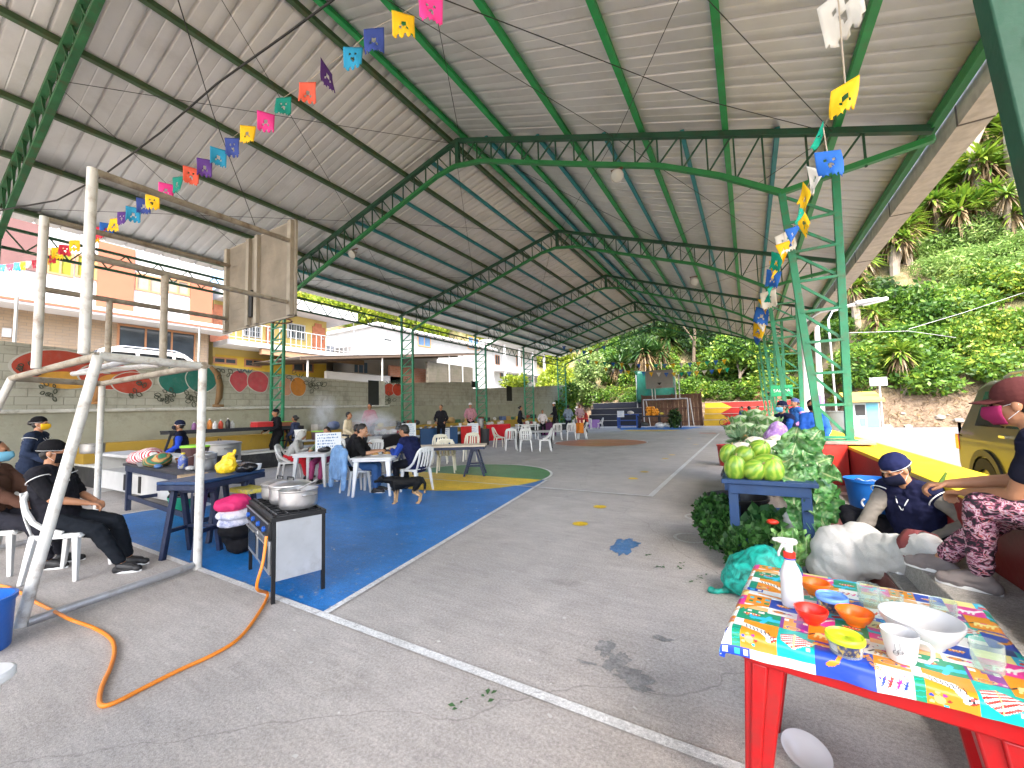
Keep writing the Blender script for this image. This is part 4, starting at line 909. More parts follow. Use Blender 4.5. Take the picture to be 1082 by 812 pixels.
# ------------------------------------------------------------------ leaves
LBUSH = leafmat('leaf_bush', (.025, .08, .01), (.13, .24, .022), (.29, .34, .04))
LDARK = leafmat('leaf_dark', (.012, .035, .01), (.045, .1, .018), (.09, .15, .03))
LYEL = leafmat('leaf_yellow', (.1, .16, .012), (.26, .32, .02), (.4, .4, .05), trl=.45)
LYUC = leafmat('leaf_yucca', (.05, .12, .012), (.2, .29, .03), (.36, .38, .07), trl=.3)
LFERN = leafmat('leaf_feathery', (.08, .17, .025), (.2, .31, .07), (.3, .4, .12), trl=.4)
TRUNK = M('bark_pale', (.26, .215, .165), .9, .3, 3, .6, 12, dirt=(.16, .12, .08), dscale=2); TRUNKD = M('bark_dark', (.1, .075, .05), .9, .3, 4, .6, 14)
DRYL = leafmat('leaf_dry', (.1, .065, .03), (.24, .17, .085), trl=.2)
def shell(n, rng, r=(1, 1, 1), lump=.35, seed=0):
    """points filling an uneven clumped crown"""
    d = rng.normal(size=(n, 3)); d /= np.linalg.norm(d, axis=1)[:, None]
    k = 9; cd = rng.normal(size=(k, 3)); cd /= np.linalg.norm(cd, axis=1)[:, None]
    dot = np.max(d@cd.T, axis=1); rad = (1-lump)+lump*np.clip((dot-.55)/.45, 0, 1)
    rr = rad*rng.uniform(.45, 1, n)**.45
    return d*rr[:, None]*np.array(r)
def clump(n, rng, r, size, lump=.4, aspect=.5):
    return rand_leaves(shell(n, rng, r, lump), size, rng, aspect=aspect)
def merge(parts):
    V = []; F = []; o = 0
    for v, f in parts: V.append(v); F.append(f+o); o += len(v)
    return np.concatenate(V), np.concatenate(F)
rng = np.random.default_rng(3)
bushes = [clump(1500, rng, (1, 1, .8), .17, .5) for _ in range(4)]
feath = [clump(1900, rng, (1, 1, .7), .15, .35, .28) for _ in range(2)]
def place(tmpl, c, s, rz, sz=None):
    v, f = tmpl; ca, sa = math.cos(rz), math.sin(rz); m = np.array([[ca, sa, 0], [-sa, ca, 0], [0, 0, 1]])
    return (v*(np.array([s, s, sz or s])))@m+np.array(c), f
def scatter(name, label, boxes, tmpls, mat, smin, smax, seed):
    r = random.Random(seed); parts = []
    for (x0, x1, d0, d1, n) in boxes:
        for _ in range(n):
            x = r.uniform(x0, x1); d = r.uniform(d0, d1); y = hillbase(x)+d; s = r.uniform(smin, smax); parts.append(place(r.choice(tmpls), (x, y, hz(x, y)+s*.25), s, r.uniform(0, 6.3), s*r.uniform(.7, 1.1)))
    v, f = merge(parts); o = leaf_cloud(name, v, f, mat); tag(o, label, 'undergrowth', kind='stuff')
# right of the court: thick shrubs above the dry bank
scatter('hillside_shrubs', 'dense green shrubs covering the slope above the dry bank', [(4.5, 24, 1.6, 9, 95), (20, 46, 1.2, 12, 60)], bushes, LBUSH, 1.1, 2.2, 1)
scatter('feathery_shrubs', 'pale feathery bushes in the middle of the right slope', [(12, 26, 7.5, 13, 45), (24, 44, 9, 18, 35)], feath, LFERN, 1.2, 2.3, 2)
scatter('far_vegetation', 'bright yellow green growth high on the hill', [(2, 62, 16, 46, 190), (0, 75, 40, 75, 130)], bushes, LYEL, 1.9, 4.6, 3)
# behind the court end
scatter('slope_plants', 'green plants covering the slope behind the court end', [(-15, 5, .8, 6, 62), (-16, 6, 5, 14, 90)], bushes, LBUSH, .8, 1.9, 4)
scatter('slope_ground_cover', 'low leafy cover at the foot of the slope behind the red bleacher', [(-3, 7, .2, 3, 46)], bushes, LBUSH, .35, .7, 5)
scatter('dark_growth', 'dark leaved growth high behind the court end', [(-19, 9, 6, 24, 110)], bushes, LDARK, 1.4, 2.8, 6)
scatter('left_hill_growth', 'yellow green scrub on the hill behind the houses', [(-75, -17, .5, 34, 130), (-75, -44, 1, 45, 110)], bushes, LYEL, 1.6, 3.6, 7)
# dry grass and litter on the bank
r = random.Random(8); C_ = []
for _ in range(5200):
    x = r.uniform(4.5, 40); d = r.uniform(-.3, 2.4); y = hillbase(x)+d; C_.append((x, y, hz(x, y)+.02))
v, f = rand_leaves(np.array(C_), .34, np.random.default_rng(5), aspect=.16); tag(leaf_cloud('dry_grass', v, f, DRYL), 'dry straw coloured grass on the roadside bank', 'dry grass', kind='stuff')
b = MB()
for _ in range(60):
    x = r.uniform(4.5, 26); d = r.uniform(-.5, 1.1); s = r.uniform(.08, .3); y = hillbase(x)+d
    sd = r.random()*9; b.ell((x, y, hz(x, y)), (s, s*.8, s*.6), 8, 6, fn=lambda q, p, t: 1+.35*noise.noise(q*1.5+Vector((sd, 0, 0))))
tag(b.build('bank_rubble', M('rubble', (.22, .19, .16), .9, .3, 5, .4, 12)), 'pale stones and rubble lying along the bank foot', 'rubble', kind='stuff')

# ------------------------------------------------------------------ trees that can be told apart
def swords(n, rng, ln, wd, droop=.5, zmin=-.5):
    """rosette of sword leaves, each bent over"""
    V = []; F = []; o = 0
    for i in range(n):
        az = rng.uniform(0, 2*PI); el = rng.uniform(zmin, 1.25); l = ln*rng.uniform(.75, 1.1)
        d = np.array([math.cos(az)*math.cos(el), math.sin(az)*math.cos(el), math.sin(el)]); s = np.array([-math.sin(az), math.cos(az), 0])
        p = [d*l*t+np.array([0, 0, -droop*l*t*t*.5]) for t in (0, .35, .7, 1)]; w_ = [wd*.35, wd*.5, wd*.4, .004]
        for q, ww in zip(p, w_): V += [q+s*ww, q-s*ww]
        for k in range(3): F.append((o+2*k, o+2*k+1, o+2*k+3, o+2*k+2))
        o += 8
    return np.array(V), np.array(F)
rng = np.random.default_rng(11)
rosettes = [swords(75, rng, 1, .1, .6) for _ in range(3)]; skirt = [swords(60, rng, .9, .1, 1.7, -1.2) for _ in range(2)]
def trunkmb(pts, r0, r1, seg=8):
    n = len(pts); return [r0+(r1-r0)*i/(n-1) for i in range(n)]
def yucca(label, x, y, z, h, heads, rr, seed, group, mat=None, lean=.15):
    rg = random.Random(seed); t = thing('yucca', label, 'yucca', (x, y, z), 0, group); mb = MB(); parts = []; dry = []
    for k in range(heads):
        a = rg.uniform(0, 6.3); q = Vector((math.cos(a), math.sin(a), 0)); hh = h*rg.uniform(.6, 1.05); off = rg.uniform(.0, lean+.12*heads)*h*.5
        pts = [Vector((0, 0, -.6)), q*off*.25+Vector((0, 0, hh*.3)), q*off*.7+Vector((0, 0, hh*.68)), q*off+Vector((0, 0, hh))]; s_ = 1
        mb.tube(pts, [.2*rr, .15*rr, .11*rr, .1*rr], 7); s = rr*rg.uniform(.85, 1.2); parts.append(place(rosettes[rg.randrange(3)], pts[-1], s, rg.uniform(0, 6.3))); dry.append(place(skirt[rg.randrange(2)], pts[-1]-Vector((0, 0, .15)), s*.8, rg.uniform(0, 6.3)))
    mb.build('trunk', TRUNK, t); v, f = merge(parts); leaf_cloud('crown', v, f, mat or LYUC, t); v, f = merge(dry); leaf_cloud('dry_skirt', v, f, DRYL, t); return t
def at(x, y, Y): p = ony(x, y, Y); return p
rg = random.Random(21)
ylist = []
for px_, py_, Yd, h, hd, rr in ((955, 395, 33.6, 2.3, 3, 1.25), (931, 345, 36, 3.4, 2, 1.1), (906, 352, 38, 4.5, 3, 1.4), (930, 268, 44, 5, 3, 1.7), (958, 262, 47, 5.5, 3, 1.8), (990, 258, 48, 5, 3, 1.8), (1022, 262, 47, 5.5, 3, 1.9), (1050, 262, 46, 5, 3, 1.8), (1074, 255, 47, 6, 3, 1.9), (972, 232, 52, 5, 3, 1.9), (1008, 226, 54, 5, 3, 1.9), (1040, 226, 53, 5, 3, 2.), (945, 292, 42, 4, 3, 1.5), (913, 310, 41, 5, 3, 1.5), (1070, 300, 43, 4, 2, 1.5), (918, 285, 43, 5, 3, 1.6), (938, 240, 50, 6, 3, 2.), (998, 278, 45, 4, 3, 1.7), (1030, 285, 44, 4, 3, 1.7), (1060, 282, 44, 4, 3, 1.8), (960, 285, 43, 4, 3, 1.6), (1056, 238, 51, 6, 3, 2.1), (1078, 232, 52, 6, 3, 2.), (990, 240, 51, 6, 3, 2.)):
    p = ony(px_, py_, Yd); ylist.append((p.x, Yd, h, hd, rr))
for i, (x, y, h, hd, rr) in enumerate(ylist):
    g = hz(x, y); lab = ('short yucca with bright sword leaves beside the road sign' if i == 0 else 'slender two headed yucca above the blue kiosk' if i == 1 else None)
    yucca(lab or 'spiky yucca with dry leaf skirt on the slope among other yuccas', x, y, g, h, hd, rr, 40+i, None if lab else 'yuccas crowded on the right slope')
for i, (px_, Yd, h, hd, rr, lab) in enumerate(((653, 42, 376, 2, 2.1, 'dark spiky yucca left of the far backboard'), (664, 43.5, 398, 3, 1.7, 'low dark yucca clump behind the navy bleacher'), (686, 42, 366, 3, 2., 'tall dark yucca rising behind the green tarp'), (706, 45, 352, 2, 2.2, 'leaning yucca whose crown reaches the roof line'))):
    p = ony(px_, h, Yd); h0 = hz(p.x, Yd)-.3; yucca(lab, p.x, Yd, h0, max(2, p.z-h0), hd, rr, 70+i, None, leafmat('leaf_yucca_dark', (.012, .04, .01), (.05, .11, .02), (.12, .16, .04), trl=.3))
def bare_tree(name, label, x, y, z, paths, r0, leaves=0, size=.4, mat=None, crown=(0, 0, 0), seed=0, group=None, crowns=None):
    t = thing(name, label, 'tree', (x, y, z), 0, group); mb = MB()
    for i, (pts, ra, rb) in enumerate(paths):
        P_ = [Vector(p) for p in pts]; pp = []
        for a, c in zip(P_, P_[1:]): pp += [a.lerp(c, k/4) for k in range(4)]
        pp.append(P_[-1]); pp = [p+Vector((noise.noise(p*.7+Vector((seed, 0, 0))), noise.noise(p*.7+Vector((0, seed, 9))), 0))*.22*min(1, k/3) for k, p in enumerate(pp)]
        mb.tube(pp, trunkmb(pp, ra, rb), 8)
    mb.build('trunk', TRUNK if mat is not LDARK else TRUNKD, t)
    if crowns:
        rn = np.random.default_rng(seed+1); parts = []
        for (c, rad, n) in crowns:
            v, f = clump(n, rn, rad, size, .5); parts.append((v+np.array(c), f))
        v, f = merge(parts); leaf_cloud('crown', v, f, mat or LBUSH, t)
    return t
def tree_at(px_, py_, Yd): p = ony(px_, py_, Yd); return p.x, Yd, hz(p.x, Yd)-.3
# tall pale trunks high on the right
x, y, z = tree_at(1043, 205, 46)
bare_tree('pale_tree', 'tall pale barked tree with a forked bare trunk above the yuccas', x, y, z, [([(0, 0, 0), (-.6, 0, 6), (-2.4, 0, 11), (-2.8, 0, 18), (-2.2, 0, 26)], .36, .18), ([(-1.6, 0, 9), (-5, .5, 11), (-8, 0, 16), (-9, 0, 21)], .24, .06), ([(-2.7, 0, 16), (-5.5, 0, 19), (-6, 0, 25)], .2, .05), ([(-.6, 0, 6), (1, 0, 10), (2.5, .5, 16)], .2, .06)], .4, mat=LYEL, size=.8, seed=2, crowns=[((-6, 1, 27), (5, 4, 3.2), 900), ((-1, 1, 29), (5, 4, 3.5), 900), ((3, 1, 20), (3, 3, 2.4), 500)])
x, y, z = tree_at(1076, 215, 45.5)
bare_tree('pale_tree', 'thick pale trunk at the right edge with branching top', x, y, z, [([(0, 0, 0), (.1, 0, 7), (-.2, 0, 13), (-.9, 0, 19), (-.3, 0, 26)], .5, .22), ([(-.2, 0, 13), (2, 0, 18), (4, 0, 25)], .35, .1)], .4, mat=LYEL, size=.8, seed=5, crowns=[((0, 1, 28), (6, 4, 4), 1100), ((5, 1, 25), (4, 4, 3), 600)])
x, y, z = tree_at(985, 215, 60)
bare_tree('leafy_tree', 'yellow green leafy tree high on the hill beside the roof edge', x, y, z, [([(0, 0, 0), (.5, 0, 7), (0, 0, 13)], .4, .15)], .4, mat=LYEL, size=.9, seed=7, crowns=[((0, 0, 13), (6, 5, 4.5), 1500), ((-5, 0, 10), (4.5, 4, 3), 900), ((5, 0, 16), (5, 4, 4), 1100)])
x, y, z = tree_at(1065, 160, 66)
bare_tree('leafy_tree', 'blue green tree at the top of the hill by the right edge', x, y, z, [([(0, 0, 0), (.5, 0, 8), (0, 0, 15)], .4, .15)], .4, mat=leafmat('leaf_bluegreen', (.03, .07, .05), (.1, .17, .12)), size=.9, seed=9, crowns=[((0, 0, 15), (7, 5, 5), 1600), ((-4, 0, 9), (5, 4, 3), 900)])
# behind the court end
def at_end(px_, Yd): p = ony(px_, 425, Yd); return p.x, Yd, hz(p.x, Yd)-.2
x, y, z = at_end(782, 40.5)
bare_tree('leafy_tree', 'broad leafy bush tree behind the red bleacher', x, y, z, [([(0, 0, 0), (.2, 0, 2), (-.2, 0, 3.5)], .16, .07), ([(.1, 0, 1.5), (1.2, 0, 3)], .1, .04)], .2, mat=LBUSH, size=.34, seed=12, crowns=[((0, 0, 4), (2.3, 1.8, 2.2), 2600), ((1.7, 0, 3), (1.5, 1.3, 1.3), 1200), ((-1.4, 0, 3), (1.3, 1.2, 1.2), 900)])
x, y, z = at_end(735, 43)
bare_tree('leafy_tree', 'dark leaved tree right of the far backboard with drooping pale branches', x, y, z, [([(0, 0, 0), (.3, 0, 4), (-.3, 0, 8.5)], .18, .08), ([(.2, 0, 3), (-1.6, 0, 6.5), (-1.9, 0, 10)], .09, .04)], .2, mat=LDARK, size=.4, seed=14, crowns=[((0, 0, 8.5), (2.8, 2, 2), 1900), ((1.5, 0, 6.2), (2.2, 1.6, 1.6), 1300)])
x, y, z = at_end(625, 39.5)
bare_tree('leafy_tree', 'pale flowering tree left of the navy bleacher', x, y, z, [([(0, 0, 0), (.2, 0, 2.5), (0, 0, 4.4)], .14, .06)], .2, mat=leafmat('leaf_pale', (.08, .15, .03), (.24, .32, .1), (.4, .45, .25), trl=.4), size=.36, seed=15, crowns=[((0, 0, 4.6), (1.8, 1.6, 2.), 1700), ((-.6, 0, 2.6), (1.6, 1.4, 1.5), 1200)])
x, y, z = -21.5, 50, 1.8
p = onx(588, 405, -20); 
bare_tree('leafy_tree', 'bright yellow green tree over the far end of the fruit wall', -20, p.y, 1.6, [([(0, 0, 0), (.2, 0, 2.), (0, 0, 3.6)], .16, .07)], .2, mat=LYEL, size=.36, seed=16, crowns=[((0, 0, 4), (2.2, 2.6, 1.9), 2300), ((0, -1.8, 3), (1.8, 1.8, 1.4), 1300), ((0, 2, 2.6), (1.8, 1.8, 1.3), 1200)])
for px_, lab in ((551, 'banana like bush above the gap in the fruit wall'), (540, 'leafy yellow bush behind the wall vent')):
    p = onx(px_, 404, -16.4); t = bare_tree('bush', lab, -16.4, p.y, p.z-1., [([(0, 0, -.6), (0, 0, .8)], .06, .03)], .1, mat=LYEL, size=.3, seed=int(px_), crowns=[((0, 0, 1.), (.8, 1.0, .8), 500)]); t['category'] = 'bush'
p = onx(590, 440, -14.4); t = bare_tree('bush', 'green creeper bush growing at the far corner of the fruit wall', -14.3, 33.6, 0, [([(0, 0, 0), (0, 0, 2.)], .08, .03)], .1, mat=LBUSH, size=.3, seed=31, crowns=[((0, 0, 1.6), (.9, 1.6, 1.4), 1500), ((.2, 1.2, 3), (.9, 1.2, 1.2), 900)]); t['category'] = 'bush'
# ------------------------------------------------------------------ goal with basketball frame
PIPE = M('pipe_white_worn', (.58, .57, .53), .45, .12, 6, .15, 60, dirt=(.22, .14, .09), dscale=7, dirt_amt=.7); PIPED = M('pipe_grime', (.3, .26, .2), .6, .3, 6, .2, 40, dirt=(.14, .09, .05), dscale=9, dirt_amt=.8)
GALV = M('galvanised', (.5, .51, .53), .35, .15, 8, .1, 50, metal=.6, dirt=(.25, .2, .17), dscale=6)
goal = thing('goal_frame', 'white pipe goal carrying the tall basketball backboard frame in front', 'goal', (-5.5, 1.5, 0))
def pipe(name, a, c, r=.04, mat=PIPE, par=None, k=.88):
    return MB().tube([a, c], r*k, 12).build(name, mat, par or goal, world=True)
GX, GF, GB, GY, GZ = -4.88, -7.93, -4.65, 1.95, 2.06
pipe('post', (GX, GY, 0), (GX, GY, GZ), .042); pipe('post', (GF, GY, 0), (GF, GY, GZ), .042)
pipe('crossbar', (GX+.04, GY, GZ), (GF-.04, GY, GZ), .042, PIPED)
pipe('top_bar', (GX, GY, GZ), (-4.72, 1.13, GZ), .042); pipe('top_bar', (GF, GY, GZ), (-7.55, 1.08, GZ), .042, PIPED)
pipe('top_bar', (-4.71, 1.13, GZ), (-7.56, 1.08, GZ), .038, PIPED)
pipe('stay', (-4.72, 1.13, GZ), (GB, .77, .03), .042); pipe('stay', (-7.55, 1.08, GZ), (-7.75, .55, .03), .042)
pipe('ground_bar', (GX, GY-.04, .05), (GB, .8, .05), .038, GALV); pipe('ground_bar', (GF, GY-.04, .05), (-7.75, .6, .05), .038, GALV)
pipe('top_bar', (-4.9, 1.4, GZ+.01), (-6.45, 1.4, GZ+.01), .03, GALV); pipe('top_bar', (-4.95, 1.62, GZ-.01), (-6.45, 1.35, GZ-.01), .03, PIPE)
for xb, zt_, arm_end in ((-4.66, 3.64, (-5.31, 3.08, 3.93)), (-6.16, 3.64, (-6.92, 3.08, 3.92))):
    far = xb < -5; mt = PIPED if far else PIPE
    pipe('backboard_post', (xb, 1.03, GZ), (xb, 1.03, zt_), .042, PIPE); pipe('backboard_arm', (xb, 1.05, zt_-.02), arm_end, .036, PIPED)
    lo = (arm_end[0]-.02, 3.08, 3.07); pipe('backboard_arm', (xb, 1.05, 2.88), lo, .034, PIPED)
    f = .27; st = Vector((xb, 1.05, 2.88)).lerp(Vector(lo), f); pipe('strut', (st.x+.02, st.y, GZ), st, .034, PIPED)
TLX, BRX = -7.22, -5.27
BW = M('backboard_wood', (.22, .185, .14), .8, .25, 3, .4, 18, dirt=(.16, .14, .11), dscale=2)
b = MB()
for k in range(13): z0 = 2.9+k*1.33/13; b.box2((TLX, 3.15, z0+.0007), (BRX, 3.175, z0+1.33/13-.0007))
bd = b.build('backboard', BW, goal, world=True)
b = MB()
for x in (TLX+.13, TLX+.8, TLX+1.04, BRX-.06): b.box2((x-.04, 3.1, 2.895), (x+.04, 3.149, 4.235))
b.box2((TLX-.02, 3.151, 2.88), (BRX+.02, 3.18, 2.9)); b.box2((TLX-.02, 3.151, 4.23), (BRX+.02, 3.18, 4.25)); b.box2((BRX, 3.151, 2.88), (BRX+.02, 3.18, 4.25))
b.V = [tuple(Vector(v)-Vector((-5.5, 1.5, 0))) for v in b.V]; b.build('batten', M('batten_wood', (.3, .265, .21), .8, .25, 4, .4, 18, dirt=(.2, .17, .13), dscale=3), bd)
b = MB(); b.box2((TLX+.84, 3.11, 3.02), (TLX+.93, 3.149, 3.42)); b.V = [tuple(Vector(v)-Vector((-5.5, 1.5, 0))) for v in b.V]; b.build('slot', BLK, bd)
b = MB(); b.tube([(-6.25+.22*math.cos(a), 3.18+.27+.22*math.sin(a), 3.02) for a in np.linspace(0, 2*PI, 21)[:-1]], .012, 6, closed=True); b.build('hoop', M('hoop_rust', (.25, .1, .06), .6), goal, world=True)

# ------------------------------------------------------------------ plastic chairs
CHW = M('chair_white', (.66, .66, .64), .38, .05, 3, .05, 30, dirt=(.45, .43, .39), dscale=4, dirt_amt=.45); CHC = M('chair_cream', (.66, .62, .5), .4, .06, 3)
def taper(mb, p0, s0, p1, s1):
    (x0, y0, z0), (x1, y1, z1) = p0, p1; V = []
    for (x, y, z), (a, c) in ((p0, s0), (p1, s1)): V += [(x-a/2, y-c/2, z), (x+a/2, y-c/2, z), (x+a/2, y+c/2, z), (x-a/2, y+c/2, z)]
    mb.add(V, [(3, 2, 1, 0), (4, 5, 6, 7), (0, 1, 5, 4), (1, 2, 6, 5), (2, 3, 7, 6), (3, 0, 4, 7)])
def make_chair(label, mat):
    t = thing('plastic_chair', label, 'chair', (0, 0, 0), 0, 'plastic chairs set around the court')
    b = MB()
    def seat(u, v):
        x = (u-.5)*2; y = v*.42-.2; w_ = .205+.012*v; z = .445-.014*math.sin(PI*v)*(1-x*x)+(.0 if v < .9 else -.03*(v-.9)*10)
        return (x*w_, y, z-.012*abs(x)**6)
    b.grid(seat, 10, 10); b.box2((-.2, -.19, .405), (-.18, .19, .44)); b.box2((.18, -.19, .405), (.2, .19, .44)); b.box2((-.2, .175, .4), (.2, .2, .435)); b.build('seat', mat, t, solid=.012)
    b = MB()
    path = [(-.2, .06, .45), (-.222, -.05, .49), (-.228, -.15, .57), (-.225, -.215, .68), (-.205, -.255, .78), (-.15, -.275, .835), (-.07, -.285, .853), (0, -.287, .857)]
    path = path+[(-x, y, z) for x, y, z in path[:-1][::-1]]; P_ = [Vector(p) for p in path]; pp = []
    for i in range(len(P_)-1): pp += [P_[i], (P_[i]+P_[i+1])/2]
    pp.append(P_[-1]); b.tube(pp, .019, 8)
    def slat(x0, x1, xt0, xt1):
        def fn(u, v): z = .45+.4*v; x = (x0+(x1-x0)*u)*(1-v)+(xt0+(xt1-xt0)*u)*v; return (x, -.19-.098*v-.02*math.sin(PI*v)*1.0, z)
        b.grid(fn, 3, 8)
    slat(-.2, -.15, -.2, -.13); slat(-.105, -.055, -.085, -.045); slat(-.025, .025, -.02, .02); slat(.055, .105, .045, .085); slat(.15, .2, .13, .2)
    b.grid(lambda u, v: ((u-.5)*.36*(1-.25*v), -.27-.012*v, .77+.08*v), 6, 2)
    b.build('backrest', mat, t, solid=.009)
    for x, y, sx, sy in ((-.19, .17, -.03, .03), (.19, .17, .03, .03), (-.19, -.17, -.035, -.06), (.19, -.17, .035, -.06)):
        b = MB(); taper(b, (x+sx, y+sy, 0), (.034, .034), (x, y, .43), (.055, .05)); b.build('leg', mat, t, bev=.006)
    return t
FR_, FL_, FA_, FC_ = R(-59.5), R(120.5), R(30.5), R(210.5)
chairW = make_chair('white plastic chair under the seated woman in black beside the goal', CHW)
chairC = make_chair('cream plastic chair at the left end of the middle white table', CHC)
chairs = []
def chair(label, c, rz, first=[True], cream=False, z=0):
    src = chairC if cream else chairW
    key = 'c' if cream else 'w'
    if key in chairs: o = dup(src, (c[0], c[1], z), rz, label)
    else: chairs.append(key); o = src; o.location = (c[0], c[1], z); o.rotation_euler = (0, 0, rz); o['label'] = label
    return o
def g(x, y): p = onz(x, y); return (p.x, p.y)
ph1 = math.atan2(-.74, .67)
chair('white plastic chair under the seated woman in black beside the goal', (-5.92, 1.29), ph1)
chair('white plastic chair behind the woman in black at the left edge', (-6.72, .98), ph1+.1)
cJ = g(376, 521); chair('white plastic chair with a denim jacket over its back', cJ, FR_+.75)
cB = g(440, 519); chair('white plastic chair under the man in the blue jacket', cB, FL_-.55)
cH = g(306, 507); chair('white plastic chair under the person in the grey hood', cH, FR_+.25)
cW2 = g(336, 497); cM2 = g(371, 503)
chair('white plastic chair under the man eating beside the man in black', cM2, FR_+.2)
chair('white plastic chair turned to the camera behind the eaters table', g(354, 495), FC_+.2); chair('white plastic chair far side between two eating men', g(392, 500), FC_-.2)
chair('cream plastic chair with its back to the camera at the trestle table', g(472, 499), FA_+.05, cream=True)
chair('cream plastic chair across the trestle table at its left', g(465, 490), FC_+.1, cream=True); chair('cream plastic chair across the trestle table beside its right trestle', g(498, 487), FC_-.1, cream=True)
mid = [('cream plastic chair at the left end of the middle white table', (528, 473), FR_+.3, 1), ('white plastic chair with back to camera at the left of the middle dark legged table', (540, 476), FA_+.1, 0), ('white plastic chair with back to camera at the centre of the middle dark legged table', (556, 477), FA_-.05, 0), ('white plastic chair beyond the middle dark legged table', (556, 468), FC_, 0), ('white plastic chair facing left at the right end of the middle dark legged table', (576, 477), FL_, 0),
       ('white plastic chair on the left rim of the orange court circle', (589, 465), FA_, 0), ('white plastic chair on the orange court circle second from its left rim', (604, 465), FA_-.1, 0), ('white plastic chair holding an orange cloth on the court circle', (615, 464), FL_, 0), ('white plastic chair left of the purple covered table', (610, 457), FR_, 0), ('white plastic chair in front of the purple covered table', (622, 454), FA_, 0), ('white plastic chair facing left beyond the purple covered table', (634, 453), FL_, 0)]
for lab, px_, rz, cr_ in mid: chair(lab, g(*px_), rz, cream=bool(cr_))
p = g(615, 464); b = MB(); b.grid(lambda u, v: (p[0]+(u-.5)*.42, p[1]-.25+.06*math.sin(9*u)*.4-.05*v, .86-.55*v), 10, 8); tag(b.build('cloth', cloth((.6, .2, .03)), solid=.012), 'orange cloth hung over a white chair on the court circle', 'cloth')
# denim jacket over the chair back
DENIM = M('denim', (.16, .3, .52), .85, .3, 9, .5, 60, dirt=(.35, .5, .68), dscale=6, dirt_amt=.5)
jk = thing('denim_jacket', 'faded blue denim jacket hanging over a white chair back', 'jacket', (*cJ, 0), FR_+.75); jk.scale = (1.15, 1.1, 1.06)
b = MB(); b.cap((-.2, -.29, .8), .055, (.2, -.29, .8), .055); b.cap((-.19, -.31, .78), .05, (-.17, -.34, .34), .04); b.cap((.19, -.31, .78), .05, (.17, -.34, .34), .04)
for x in (-.13, -.06, 0, .06, .13): b.cap((x, -.315, .8), .05, (x*1.1, -.35, .32), .035)
b.cap((-.1, -.3, .87), .035, (.1, -.3, .87), .035); remesh(b, 'jacket_body', DENIM, jk, .012, 3, disp=lambda c: .012*noise.noise(Vector((c.x*16, c.y*8, c.z*5)))+.006*noise.noise(c*25))
for q in (-1, 1):
    b = MB(); b.cap((.23*q, -.29, .78), .06, (.28*q, -.31, .5), .05); b.cap((.28*q, -.31, .5), .05, (.27*q, -.33, .16), .045); remesh(b, 'sleeve', DENIM, jk, .012, 3, disp=lambda c: .01*noise.noise(Vector((c.x*10, c.y*10, c.z*16))))

# ------------------------------------------------------------------ tables
TBW = M('table_white', (.68, .68, .67), .4, .05, 3); NAVY = M('navy_paint', (.009, .017, .05), .5, .2, 5, .25, 30, dirt=(.05, .06, .09), dscale=6, dirt_amt=.5); NAVYB = M('blue_paint', (.012, .042, .12), .5, .2, 5, .25, 30, dirt=(.03, .06, .11), dscale=6, dirt_amt=.5); DKW = M('dark_wood', (.02, .022, .03), .6, .3, 6, .3, 20); RAWW = M('raw_plank', (.42, .3, .18), .75, .2, 5, .3, 14, dirt=(.25, .17, .1), dscale=5)
def plastic_table(label, c, rz, w_=.78, d=.78, h=.72, mat=TBW, legmat=None, group='white plastic dining tables'):
    t = thing('plastic_table', label, 'table', (*c, 0), rz, group); b = MB(); r = .07; pts = []
    for cx_, cy_, a0 in ((w_/2-r, d/2-r, 0), (-w_/2+r, d/2-r, 90), (-w_/2+r, -d/2+r, 180), (w_/2-r, -d/2+r, 270)):
        for k in range(6): a = R(a0+18*k); pts.append((cx_+r*math.cos(a), cy_+r*math.sin(a)))
    b.prism(pts, .03, 'z', h-.03); b.prism([(x*.94, y*.94) for x, y in pts], .045, 'z', h-.074); b.build('table_top', mat, t, bev=.008)
    for sx in (-1, 1):
        for sy in (-1, 1): b = MB(); taper(b, (sx*(w_/2-.05), sy*(d/2-.05), 0), (.045, .045), (sx*(w_/2-.1), sy*(d/2-.1), h-.07), (.085, .085)); b.build('leg', legmat or mat, t, bev=.01)
    return t
tR = g(402.7, 526); tL = g(338.5, 516)
dR = Vector((.862, .507)); dA = Vector((-.507, .862))
plastic_table('white plastic table with only its rounded corner showing at the bottom left', (-2.17, -.17), R(35))
tRc = Vector(tR)-dR*.22+dA*.42; tLc = Vector(tL)-dR*.3+dA*.42
plastic_table('white plastic table between the man in black and the man in blue', tRc, R(33)); plastic_table('white plastic table before the woman in the striped navy jacket', tLc, R(33))
